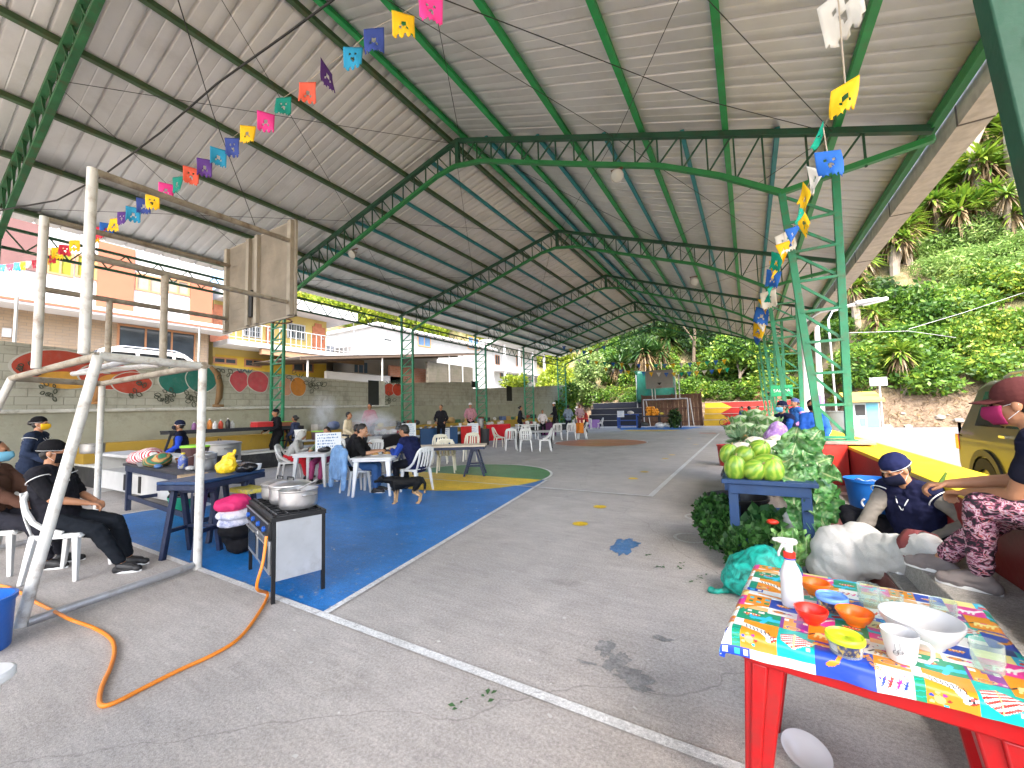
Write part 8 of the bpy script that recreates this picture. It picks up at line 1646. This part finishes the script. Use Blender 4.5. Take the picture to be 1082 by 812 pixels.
# produce stand in front of the far goal
bst = thing('display_rack', 'blue metal shelf rack at the left of the far produce stand', 'rack', (-9.0, 32.5, 0)); a = ony(654, 452, 32.5); c = ony(674, 452, 32.5); zt2 = ony(660, 438, 32.5).z; b = MB()
for x in (a.x, c.x):
    for y in (32.3, 32.8): b.box2((x-.05, y-.05, 0), (x+.05, y+.05, zt2))
b.build('uprights', M('rack_blue', (.02, .07, .3), .5), bst, world=True); b = MB()
for f in (.15, .55, .98): b.box2((a.x, 32.3, zt2*f-.03), (c.x, 32.8, zt2*f+.03))
b.build('shelves', M('rack_blue', (.02, .07, .3), .5), bst, world=True)
q = ony(656, 441, 32.2); sign_sheet('small white notice on the blue shelf rack', (q.x, 32.2, q.z), Vector((0, -1, 0)), .55, .5, 4)
a = ony(674, 440, 32.5); c = ony(720, 440, 32.5); t = thing('produce_table', 'long dark produce stand in front of the far goal', 'table', ((a.x+c.x)/2, 32.5, 0)); b = MB(); b.box2((a.x, 32.2, a.z-.08), (c.x, 32.9, a.z)); b.build('table_top', DKW, t, world=True)
for x in (a.x+.1, (a.x+c.x)/2, c.x-.1): b = MB(); b.box2((x-.05, 32.3, 0), (x+.05, 32.8, a.z-.08)); b.build('leg', DKW, t, world=True)
za = a.z
rg = random.Random(6)
ORF = M('orange_fruit', (.7, .28, .02), .5, .15, 6)
for k in range(22):
    x = ony(684, 440, 32.5).x+(ony(696, 440, 32.5).x-ony(684, 440, 32.5).x)*((k % 6)+.5*((k//6) % 2))/6; z = za+.12+.17*(k//6); b = MB(); b.ell((0, 0, 0), (.12, .12, .11), 10, 7); o = b.build('orange_fruit', ORF) if k == 0 else ofr.copy()
    if k == 0: ofr = o
    else: COL.objects.link(o)
    o.location = (x, 32.45+.1*(k % 3), z); tag(o, 'orange fruit heaped on the far produce stand', 'fruit', 'heap of orange fruit')
for px_, py_, s, col_, lab in ((666, 436, .3, (.55, .5, .45), 'pale goods pile at the left of the orange fruit'), (699, 437, .2, (.65, .5, .05), 'yellow fruit beside the orange heap'), (707, 438, .22, (.2, .12, .06), 'brown goods near the right of the far stand'), (697, 450, .45, (.6, .6, .58), 'white sack on the floor under the far stand'), (704, 449, .35, (.5, .5, .48), 'second pale sack beside the white one under the far stand'), (681, 448, .35, (.06, .06, .05), 'dark bundle under the far stand'), (714, 450, .3, (.6, .6, .62), 'white container at the right foot of the far stand')):
    p = ony(px_, py_, 32.3); blob('goods_sack', lab, 'goods', (p.x, p.y, max(0, p.z-s*.5)), [((0, 0, s*.45), (s*.8, s*.6, s*.5)), ((s*.5, 0, s*.35), (s*.5, s*.5, s*.35))], M('goods_%d_%d_%d' % tuple(int(v*100) for v in col_), col_, .6, .25, 6), .05)
p = ony(713, 450, 32); herb('dark leafy plants standing at the right of the far stand', (p.x, 32.2, 0), (.45, .4, .75), 500, .25, LDARK, 'leafy_plant', 'plant'); 
bic = thing('bicycle', 'small red bicycle leaning by the red bleacher', 'bicycle', (*onz(772, 450).xy, 0), R(15)); bic.location = (ony(771, 450, 34.6).x, 34.6, 0)
for x in (-.42, .42):
    b = MB(); b.tube([(x+.27*math.cos(a_), 0, .29+.27*math.sin(a_)) for a_ in np.linspace(0, 2*PI, 21)[:-1]], .022, 6, closed=True); 
    for k in range(8): b.tube([(x, 0, .29), (x+.26*math.cos(k*.785), 0, .29+.26*math.sin(k*.785))], .004, 4)
    b.build('wheel', BLK, bic)
b = MB()
for p_, q_ in (((-.42, 0, .29), (-.05, 0, .3)), ((-.05, 0, .3), (-.18, 0, .72)), ((-.42, 0, .29), (-.16, 0, .66)), ((-.05, 0, .3), (.28, 0, .68)), ((-.17, 0, .66), (.27, 0, .7)), ((.42, 0, .29), (.26, 0, .82))): b.tube([p_, q_], .02, 6)
b.build('frame', M('bike_red', (.5, .03, .04), .4), bic); b = MB(); b.tube([(.2, -.22, .88), (.27, 0, .84), (.2, .22, .88)], .016, 6); b.build('handlebar', BLK, bic); b = MB(); b.ell((-.19, 0, .77), (.13, .07, .04), 10, 6); b.build('saddle', BLK, bic)
brick_x = ony(812, 420, 39.3); t = thing('shed', 'small red brown block shed on the slope behind the red bleacher', 'shed', (brick_x.x, 39.5, hz(brick_x.x, 39.6))); b = MB(); b.box2((-1.1, 0, -1), (1.1, 1.6, 1.3)); b.build('wall', M('shed_brick', (.28, .13, .08), .85, .2, 4, .3, 14), t); b = MB(); b.box2((-1.3, -.2, 1.3), (1.3, 1.8, 1.42)); b.build('roof', M('shed_roof', (.35, .22, .15), .8, .2, 4), t); b = MB(); b.box2((-.3, -.02, -.8), (.35, .01, .9)); b.build('door', BLK, t)

# ------------------------------------------------------------------ lamps fixed under the trusses
for px_, py_, Y_, lab in ((652, 180, 7.8, 'floodlight hanging from the nearest full truss right of the ridge'), (733, 293, 13.95, 'floodlight under the second truss right side'), (375, 264, 7.9, 'small lamp under the nearest truss on the left slope'), (533, 326, 20.1, 'lamp under the third truss on the left slope')):
    p = ony(px_, py_, Y_); t = thing('floodlight', lab, 'floodlight', p); b = MB(); b.tube([(-.09, 0, .0), (-.09, 0, -.12), (.09, 0, -.12), (.09, 0, .0)], .01, 6); b.box2((-.12, -.03, 0), (.12, .03, .02)); b.build('bracket', M('lamp_rust', (.12, .07, .04), .7), t); b = MB(); m_ = Matrix.Rotation(R(-55), 3, 'X'); b.lathe([(.05, .1), (.07, .06), (.12, -.02), (.13, -.08), (.12, -.08), (.11, -.03), (.04, .07)], (.03, -.08, -.16), 18, m=m_); b.build('lamp_shell', M('lamp_alu', (.45, .43, .4), .4, .1, 6, .1, 30, metal=.5), t); b = MB(); b.lathe([(.115, -.07), (.06, -.095), (.001, -.1)], (.03, -.08, -.16), 18, m=m_); b.build('lamp_glass', M('lamp_glass', (.5, .52, .5), .15, 0, 1, 0), t)

# ------------------------------------------------------------------ bunting
FC = {'pk': (.8, .05, .3), 'ye': (.85, .52, .01), 'nb': (.03, .06, .28), 'cy': (.02, .3, .55), 'pu': (.09, .03, .22), 'co': (.75, .12, .07), 'te': (.0, .22, .17), 'bl': (.02, .14, .55), 'wh': (.75, .74, .7), 'gr': (.0, .38, .25), 're': (.6, .03, .06)}
FM = {k: M('paper_'+k, v, .75, .04, 3, .1, 20) for k, v in FC.items()}
def flag(parent, P, w_, h_, dirv, col_, seed, wind=.25, tri=False, lift=(0, 0, -1)):
    """cut paper flag: fringe and cut out holes are real gaps"""
    rg = random.Random(seed); b = MB(); d = Vector(dirv).normalized(); dn = Vector(lift).normalized(); n = d.cross(dn).normalized(); nu, nv = 10, 10; V = []; ph = rg.uniform(0, 6)
    for j in range(nv+1):
        for i in range(nu+1):
            u, v = i/nu-.5, j/nv; ww = w_*(1-(v*.98 if tri else .06*v)); z = v*h_*(1+.05*math.sin(i*2.3+seed)); wv = wind*h_*v*(.5*math.sin(ph+u*4+v*2.2)+.5*math.sin(ph*1.7))
            V.append(P+d*u*ww+dn*z+n*wv)
    F = []; holes = {(4, 4), (5, 4), (4, 5), (5, 5), (3, 6), (6, 6)} if not tri else {(4, 3), (5, 4)}
    if seed % 3 == 0: holes = {(3, 3), (6, 3), (4, 5), (5, 5), (4, 6)}
    for j in range(nv):
        for i in range(nu):
            if (i, j) in holes or (j == nv-1 and i % 3 == seed % 3 and not tri): continue
            F.append((j*(nu+1)+i, j*(nu+1)+i+1, (j+1)*(nu+1)+i+1, (j+1)*(nu+1)+i))
    b.add(V, F); b.build('flag', FM[col_], parent, world=True, solid=.0012, sharp=60)
def zpt(x, y, Z): r = ray(x, y); return EYE+r*(Z/CAM['f'])
bu = thing('bunting', 'string of cut paper flags running from overhead down to the left eave', 'bunting', (-4, 2.2, 4))
lf = [(455, -4, 'pk'), (426, 14, 'ye'), (395, 30, 'nb'), (373, 50, 'cy'), (345, 70, 'pu'), (325, 87, 'co'), (300, 103, 'te'), (281, 119, 'pk'), (262, 133, 'ye'), (245, 146, 'nb'), (231, 157, 'cy'), (216, 168, 'pu'), (202, 177, 'co'), (188, 187, 'te'), (176, 194, 'pk'), (161, 206, 'ye'), (152, 210, 'nb'), (141, 219, 'cy'), (130, 224, 'pu'), (121, 231, 'ye'), (113, 236, 'bl'), (106, 240, 're'), (99, 244, 'ye'), (79, 254, 'ye'), (69, 259, 're'), (61, 262, 'ye')]
def Zf(x): return 2.75+(455-x)*.0098+max(0, (150-x))*.012
pts = [zpt(x, y, Zf(x)) for x, y, c in lf]; pts = [zpt(505, -40, 2.3)]+pts+[zpt(20, 272, 9.2)]
MB().tube(pts, .003, 4).build('string', M('string_pale', (.45, .38, .3), .8), bu, world=True)
for i, (x, y, c) in enumerate(lf): P = zpt(x, y, Zf(x)); d = (pts[i]-pts[i+2]).normalized(); d = (_rt*-.8+d*.3+Vector((rg.uniform(-.25, .25), rg.uniform(-.25, .25), 0))) if i not in (4,) else Vector((.3, -.9, .3)); flag(bu, P, .17, .215, Vector((d.x, d.y, d.z*.5)), c, i, .22)
b2 = thing('bunting', 'short row of small mixed flags along the left eave near the salmon house', 'bunting', (-10, 1, 4)); l2 = [(3, 280, 'bl'), (11, 279, 're'), (18, 278, 'cy'), (25, 277, 'ye'), (31, 276, 'wh'), (37, 275, 're'), (43, 274, 'bl'), (50, 272, 'ye'), (56, 270, 're')]; pts = [zpt(-20, 283, 11)]+[zpt(x, y, 10.4-.02*x) for x, y, c in l2]+[zpt(75, 262, 9)]; MB().tube(pts, .004, 4).build('string', M('string_pale', (.45, .38, .3), .8), b2, world=True)
for i, (x, y, c) in enumerate(l2): flag(b2, zpt(x, y, 10.4-.02*x), .17, .2, (.86, .5, 0), c, 40+i, .3)
b3 = thing('bunting', 'wind blown flags on a string running along the right columns', 'bunting', (.6, 8, 4))
rf = [(885, -8, 'wh', .34, (-1, .3, -.25)), (893, 88, 'ye', .24, (.9, .1, .35)), (870, 135, 'gr', .2, (.1, .2, 1)), (874, 160, 'bl', .26, (1, .2, -.1)), (862, 178, 'wh', .26, (-.6, .2, .5)), (853, 198, 'ye', .26, (-.3, .2, .8)), (848, 217, 'gr', .26, (-.1, 0, .6)), (845, 228, 'ye', .26, (-.3, .3, -.8)), (838, 240, 'bl', .3, (.9, .2, .2)), (828, 246, 'wh', .4, (-1, .2, -.3)), (829, 256, 'ye', .4, (1, .1, .2)), (822, 268, 'gr', .4, (-.6, .3, .5)), (820, 277, 'ye', .4, (-.8, .3, .4)), (818, 286, 'bl', .45, (-.8, .2, .4)), (816, 301, 'gr', .5, (.4, .3, .4)), (811, 308, 'wh', .6, (-1, .2, -.1)), (808, 316, 'ye', .6, (-1, .2, .1)), (806, 326, 'bl', .7, (-.6, .2, .3)), (804, 334, 'wh', .8, (-.8, .2, -.2)), (803, 342, 'ye', .8, (-.6, .2, .3)), (801, 350, 'bl', .9, (.7, .2, .2))]
pts = [onx(x, y, .6) for x, y, *_ in rf]; MB().tube([Vector((.6, 1.7, 4.4))]+pts+[Vector((.6, 32.4, 5.4))], .004, 4).build('string', M('string_pale', (.45, .38, .3), .8), b3, world=True)
for i, (x, y, c, s, lf_) in enumerate(rf): flag(b3, onx(x, y, .6), s*.62, s*.75, Vector((lf_[0], lf_[1], lf_[2])), c, 60+i, .45, i % 2 == 0 and i > 1, Vector((-.5*lf_[2], .2, -1)))
for row, (xs, y0, Yr, lab) in enumerate((((640, 768, 8), 386, 33.0, 'row of small pennants hung across the far end above the backboard'), ((612, 770, 9), 380, 31.6, 'second row of pennants crossing the far end nearer the court'), ((596, 640, 7), 366, 30.5, 'short row of pennants at the far left corner'))):
    b4 = thing('bunting', lab, 'bunting', (-6, Yr, 4)); n = int((xs[1]-xs[0])/xs[2]); P_ = [ony(xs[0]+xs[2]*k, y0+5*math.sin(PI*k/n)+(row == 0)*3, Yr) for k in range(n+1)]; MB().tube(P_, .008, 4).build('string', M('string_pale', (.45, .38, .3), .8), b4, world=True)
    for k in range(n+1): flag(b4, P_[k], .34, .34, (1, 0, 0), ('ye', 'wh', 'bl', 'ye', 'gr', 'bl')[(k+row) % 6], 100+k, .15, True)

# ------------------------------------------------------------------ people
BK = (.012, .012, .015); NV_ = (.015, .018, .06)
def facing(d): return math.atan2(-d[0], d[1])
# seated woman in black by the goal
person('person in black cap, black mask and white piped vest seated by the goal', (-5.98, 1.24, 0), ph1+.03, (0, -.04, .55), (0, -.14, 1.05), [(-.08, .2, .7), (.08, .24, .7)], [(-.1, .5, .085), (.1, .56, .085)], BK, (.012, .015, .02), vest=(.018, .018, .024), piping=True, sleeve=.42, mask=(.01, .01, .012), cap='scrub', capcol=(.012, .012, .014), vox=.008, s=.98, head=(.3, -.12), hair='short', hipw=1.08, curl=.7, skin=SKIN, elb=(.7, -.5, -.5), foot_dir=[(-.05, 1, 0), (.1, 1, 0)])
person('person with a light blue mask and bare head cut by the left edge', (-6.78, .92, 0), ph1+.1, (0, -.04, .55), (0, -.06, 1.06), [(-.1, .34, .66), (.12, .34, .66)], [(-.1, .5, .085), (.1, .5, .085)], (.1, .05, .035), (.03, .03, .04), mask=(.18, .45, .62), vox=.011, head=(.25, 0), hair='short')
stand('person standing with a yellow mask, black head cap and piped navy vest', -10.3, 1.75, -.6, (.03, .045, .09), (.03, .03, .04), mask=(.7, .42, .02), cap='scrub', capcol=(.01, .01, .012), vest=(.02, .03, .06), piping=True, vox=.011, head=(0, 0), hair='bun', s=.97)
P4 = ony(116, 450, 3.9); stand('person in bright blue with a dark cap behind the work table', -10.5, 3.85, 2.6, (.02, .06, .42), (.02, .02, .03), vest=(.012, .014, .03), cap='scrub', capcol=(.015, .02, .05), mask=(.02, .02, .03), s=.9, hair='short')
# diners
sit('person in a grey hood and red trousers leaning to the dining table', cH[0], cH[1], FR_+.25, (.36, .36, .34), (.5, .02, .03), lean=-.35+.9, cap='hood', capcol=(.4, .4, .38), hair='none', s=.9, hands=[(-.12, .42, .74), (.12, .42, .74)], head=(0, -.3))
p = Vector(tLc)+dA*.62-dR*.06; sit('woman in a navy and white striped jacket over a green shirt facing the camera', p.x, p.y, FC_-.15, (.22, .3, .16), (.35, .06, .15), vest=(.02, .02, .07), hair='long', head=(.15, -.35), hands=[(-.14, .36, .76), (.14, .36, .76)], s=.92)
o = [x for x in COL.objects if x.get('label', '').startswith('woman in a navy')][0]; o['label'] = 'person in a navy jacket over a green shirt facing the camera at the dining table'
chair('white plastic chair hidden behind the diner in the green shirt', (p.x, p.y), FC_-.15)
sit('man', cJ[0], cJ[1], FR_+.1, (.012, .012, .013), (.04, .1, .24), lean=.22, sleeve=.48, hair='short', hands=[(-.16, .42, .8), (.12, .44, .8)], head=(-.1, -.3), skin=SKIN2, s=1.02, vox=.01)
[x for x in COL.objects if x.get('label') == 'man'][0]['label'] = 'person in a black t-shirt and jeans seated on the chair with the denim jacket'
sit('person in dark clothes eating beside the person in the black t-shirt', cM2[0], cM2[1], FR_+.2, (.03, .03, .035), (.03, .03, .05), lean=.3, hair='short', hands=[(-.05, .36, .95), (.12, .4, .8)], head=(.2, -.2), s=.97)
sit('person in a blue and navy jacket hunched over the table with back turned', cB[0], cB[1], FL_-.5, (.02, .05, .26), (.012, .014, .02), lean=.5, vest=(.012, .016, .06), hair='short', hands=[(-.14, .5, .8), (.14, .5, .8)], head=(.2, -.35), s=1.04, vox=.01)
# sellers along the wall
def seller(lab, px_, py_, Z_, rz, sh, pn, s=.97, **k):
    """standing person whose head top shows at the pixel"""
    p = zpt(px_, py_, Z_); top_h = 1.62*s+.02; z0 = max(0, p.z-top_h); stand(lab, p.x, p.y, rz, sh, pn, z=z0, s=s, vox=.016, **k)
seller('person in black with a black cap behind the red boxes', 293, 434, 13, FC_-.6, BK, BK, cap='scrub', capcol=BK, hands=[(-.2, .3, .95), (.2, .3, .95)])
seller('person in a patterned navy top bending near the first left column', 313, 444, 13.5, FL_, (.05, .06, .12), BK, hair='bun', s=.95)
seller('person in a cream top tending the steaming grill', 367, 437, 13, FR_, (.62, .52, .36), (.05, .05, .06), hair='short', s=.95)
seller('person in a pink top standing in the grill smoke', 391, 428, 15.5, FC_, (.38, .13, .16), BK, hair='short')
seller('person in black behind the blue fronted counter', 466, 429, 17.2, FC_, (.02, .02, .025), BK, hair='short')
seller('person in pink and white with a white cap behind the red fronted stall', 497, 427, 19, FC_, (.42, .2, .24), BK, cap='scrub', capcol=(.6, .6, .6), sleeve=.9)
seller('person in black by the white topped stall', 549, 430, 21.5, FR_, (.02, .022, .03), BK, hair='bun'); seller('person in a white top behind the far dark stall', 573, 434, 23.5, FC_, (.6, .55, .55), BK, hair='short', s=.9)
seller('person in black bending over the far stall with a white cap', 586, 426, 23.5, FL_, (.02, .02, .025), BK, cap='scrub', capcol=(.55, .57, .6)); seller('person in a grey checked shirt by the purple table', 600, 429, 24.5, FA_, (.2, .25, .33), (.03, .03, .05), hair='short')
seller('person in a pale pink top beside the purple table', 612, 428, 25.5, FC_, (.4, .27, .31), (.3, .05, .06), hair='short'); seller('person in red half hidden behind the pale pink top', 619, 433, 26, FL_, (.5, .06, .05), BK, hair='short', s=.9)
# right side sellers
p = ony(829, 455, 9.2); stand('person in a navy apron with cap and blue mask standing at the cabbages', p.x+.02, 9.2, FL_+.15, (.02, .1, .4), (.02, .02, .05), s=.92, vest=(.015, .02, .06), apron=(.015, .02, .06), sleeve=.5, mask=(.12, .4, .6), cap='scrub', capcol=(.012, .014, .04), hair='bun', hands=[(-.15, .36, .95), (.15, .36, .95)], vox=.011)
p = ony(857, 440, 8.3); sit('child in blue with a black mask peeping beside the yellow crate', p.x+.05, 8.45, PI+.1, hands=[(-.1, .2, .6), (.1, .2, .6)], shirt=(.03, .12, .5), pants=BK, z=.35, s=.85, mask=BK, hair='short', vox=.011)
p = ony(842, 430, 13.5); stand('person in lilac and blue standing beyond the second right column', p.x, 13.5, FL_, (.4, .2, .5), (.05, .06, .2), vest=(.03, .12, .4), s=.98, cap='scrub', capcol=(.06, .08, .2))
for px_, Yd, sh, lab in ((785, 24, (.05, .12, .35), 'person in a blue top crouching by the far produce row'), (792.5, 22, (.72, .48, .03), 'person in a bright yellow top from behind at the far row'), (802, 25, (.12, .12, .25), 'person in a dark blue top at the right of the far row')): p = ony(px_, 440, Yd); stand(lab, p.x, Yd, FA_ if 'yellow' in lab else FL_, sh, BK, s=.88, hair='short', vox=.018)
# seller sitting on the step
SW_ = Vector((1.1, 4.36, .3))
person('person seated low on the step in a navy vest and cap sorting the white sack', (SW_.x, SW_.y, .3), facing((-.68, -.73)), (0, 0, .11), (0, .12, .53), [(-.24, .3, .22), (.16, .46, .12)], [(-.16, .46, .085), (.16, .46, .085)], (.17, .155, .135), (.012, .012, .016), vest=(.012, .014, .045), piping=True, sleeve=1., mask=(.012, .014, .035), cap='scrub', capcol=(.015, .02, .075), vox=.008, s=.93, head=(-.3, -.55), hair='short', hipw=1.1, skin=SKIN, elb=(.9, -.3, -.2), knee=((-1, .3, .5), (1, .3, .5)))
# woman on the wall
LEG = bpy.data.materials.new('leggings_print'); LEG.use_nodes = True; nt = LEG.node_tree; N = nt.nodes; L = nt.links; bb = N['Principled BSDF']; tc = N.new('ShaderNodeTexCoord'); mp = N.new('ShaderNodeMapping'); mp.inputs['Scale'].default_value = (1, 1, 1.7); L.new(tc.outputs['Object'], mp.inputs[0]); nn = N.new('ShaderNodeTexNoise'); nn.inputs['Scale'].default_value = 19; nn.inputs['Detail'].default_value = 3.5; nn.inputs['Distortion'].default_value = 1.6; L.new(mp.outputs[0], nn.inputs['Vector']); cr = N.new('ShaderNodeValToRGB'); cr.color_ramp.interpolation = 'CONSTANT'
cr.color_ramp.elements[0].color = (.012, .008, .014, 1); cr.color_ramp.elements[1].position = .44; cr.color_ramp.elements[1].color = (.16, .03, .06, 1)
for ps, cc_ in ((.485, (.42, .16, .24)), (.535, (.55, .44, .48)), (.585, (.5, .1, .12)), (.62, (.02, .012, .02))): e = cr.color_ramp.elements.new(ps); e.color = (*cc_, 1)
L.new(nn.outputs['Fac'], cr.inputs[0]); L.new(cr.outputs[0], bb.inputs['Base Color']); bb.inputs['Roughness'].default_value = .75
GSH = M('shoe_grey', (.2, .17, .16), .8, .1, 8, .3, 60)
RWp = Vector((1.4, 2.94)); fdir = Vector((-.85, .53)); rzr = facing(fdir)
def loc_(x, y, z): c, s_ = math.cos(-rzr), math.sin(-rzr); dx, dy = x-RWp.x, y-RWp.y; return (dx*c-dy*s_, dx*s_+dy*c, z)
hL = onz(1010, 512, .98); a_ = ony(1000, 516, 3.28); 
person('person in a maroon cap and pink mask sitting on the yellow wall in printed leggings', (RWp.x, RWp.y, 0), rzr, (0, 0, .95), (0, .2, 1.3), [loc_(1.0, 3.2, .97), loc_(.96, 3.3, 1.0)], [loc_(1.01, 3.17, .545), loc_(.93, 3.4, .545)], (.015, .016, .03), (.1, .05, .08), pantsmat=LEG, vest=(.012, .014, .035), sleeve=.28, mask=(.3, .025, .1), cap='baseball', capcol=(.1, .03, .03), hair='pony', vox=.007, s=.96, head=(.05, -.1), hipw=1.05, skin=SKIN, shoe=GSH, curl=.8, elb=(.5, -.6, -.6), knee=((-.2, 1, .8), (.1, 1, .8)), shirtdisp=.005, foot_dir=[(-.1, 1, 0), (.05, 1, 0)])
b = MB(); b.cap((0, 0, 0), .012, (.03, .01, .06), .006); o = b.build('bean_pod', M('pod_green', (.2, .35, .05), .5)); o.location = (.93, 3.3, 1.0); tag(o, 'green bean pod held in the hands of the seated shopper', 'bean pod')
# the dog
dg_ = thing('dog', 'black and tan dog standing with its head under a white chair', 'dog', (*g(430, 532), 0), FL_+PI/2); DOGM = bpy.data.materials.new('dog_coat'); DOGM.use_nodes = True; nt = DOGM.node_tree; N = nt.nodes; L = nt.links; bb = N['Principled BSDF']; tc = N.new('ShaderNodeTexCoord'); sp = N.new('ShaderNodeSeparateXYZ'); L.new(tc.outputs['Object'], sp.inputs[0]); nn = N.new('ShaderNodeTexNoise'); nn.inputs['Scale'].default_value = 22; L.new(tc.outputs['Object'], nn.inputs['Vector']); ad = N.new('ShaderNodeMath'); ad.operation = 'MULTIPLY_ADD'; ad.inputs[1].default_value = .12; L.new(nn.outputs['Fac'], ad.inputs[0]); L.new(sp.outputs['Z'], ad.inputs[2]); cr = N.new('ShaderNodeValToRGB'); cr.color_ramp.elements[0].position = .24; cr.color_ramp.elements[0].color = (.45, .28, .14, 1); cr.color_ramp.elements[1].position = .29; cr.color_ramp.elements[1].color = (.005, .005, .005, 1); bb.inputs['Specular IOR Level'].default_value = .2; L.new(ad.outputs[0], cr.inputs[0]); L.new(cr.outputs[0], bb.inputs['Base Color']); bb.inputs['Roughness'].default_value = .6
b = MB(); b.cap((.18, 0, .36), .1, (-.02, 0, .35), .085); b.cap((-.02, 0, .35), .085, (-.2, 0, .37), .082); b.cap((.2, 0, .33), .09, (.1, 0, .31), .08); b.cap((.24, 0, .4), .07, (.36, 0, .4), .055); b.ell((.42, 0, .41), (.075, .06, .06)); b.cap((.46, 0, .395), .035, (.54, 0, .375), .024)
for q in (-1, 1):
    b.cap((.42, .045*q, .46), .02, (.4, .06*q, .42), .022); b.cap((.19, .06*q, .32), .045, (.18, .065*q, .17), .026); b.cap((.18, .065*q, .17), .024, (.19, .065*q, .03), .018); b.cap((.19, .065*q, .018), .02, (.225, .065*q, .014), .016)
    b.cap((-.2, .055*q, .35), .06, (-.13, .065*q, .2), .034); b.cap((-.13, .065*q, .2), .03, (-.235, .065*q, .13), .019); b.cap((-.235, .065*q, .13), .019, (-.215, .065*q, .03), .017); b.cap((-.215, .065*q, .018), .02, (-.175, .065*q, .014), .016)
b.cap((-.26, 0, .41), .03, (-.31, 0, .32), .026); b.cap((-.31, 0, .32), .026, (-.3, 0, .17), .018); remesh(b, 'body', DOGM, dg_, .009, 3, disp=lambda c: .004*noise.noise(c*45))
for q in (-1, 1): b = MB(); b.ell((.475, .038*q, .43), (.008, .008, .008), 8, 6); b.build('eye', EYEM, dg_)
# drop the pattern chairs that were never placed
bpy.context.view_layer.update()
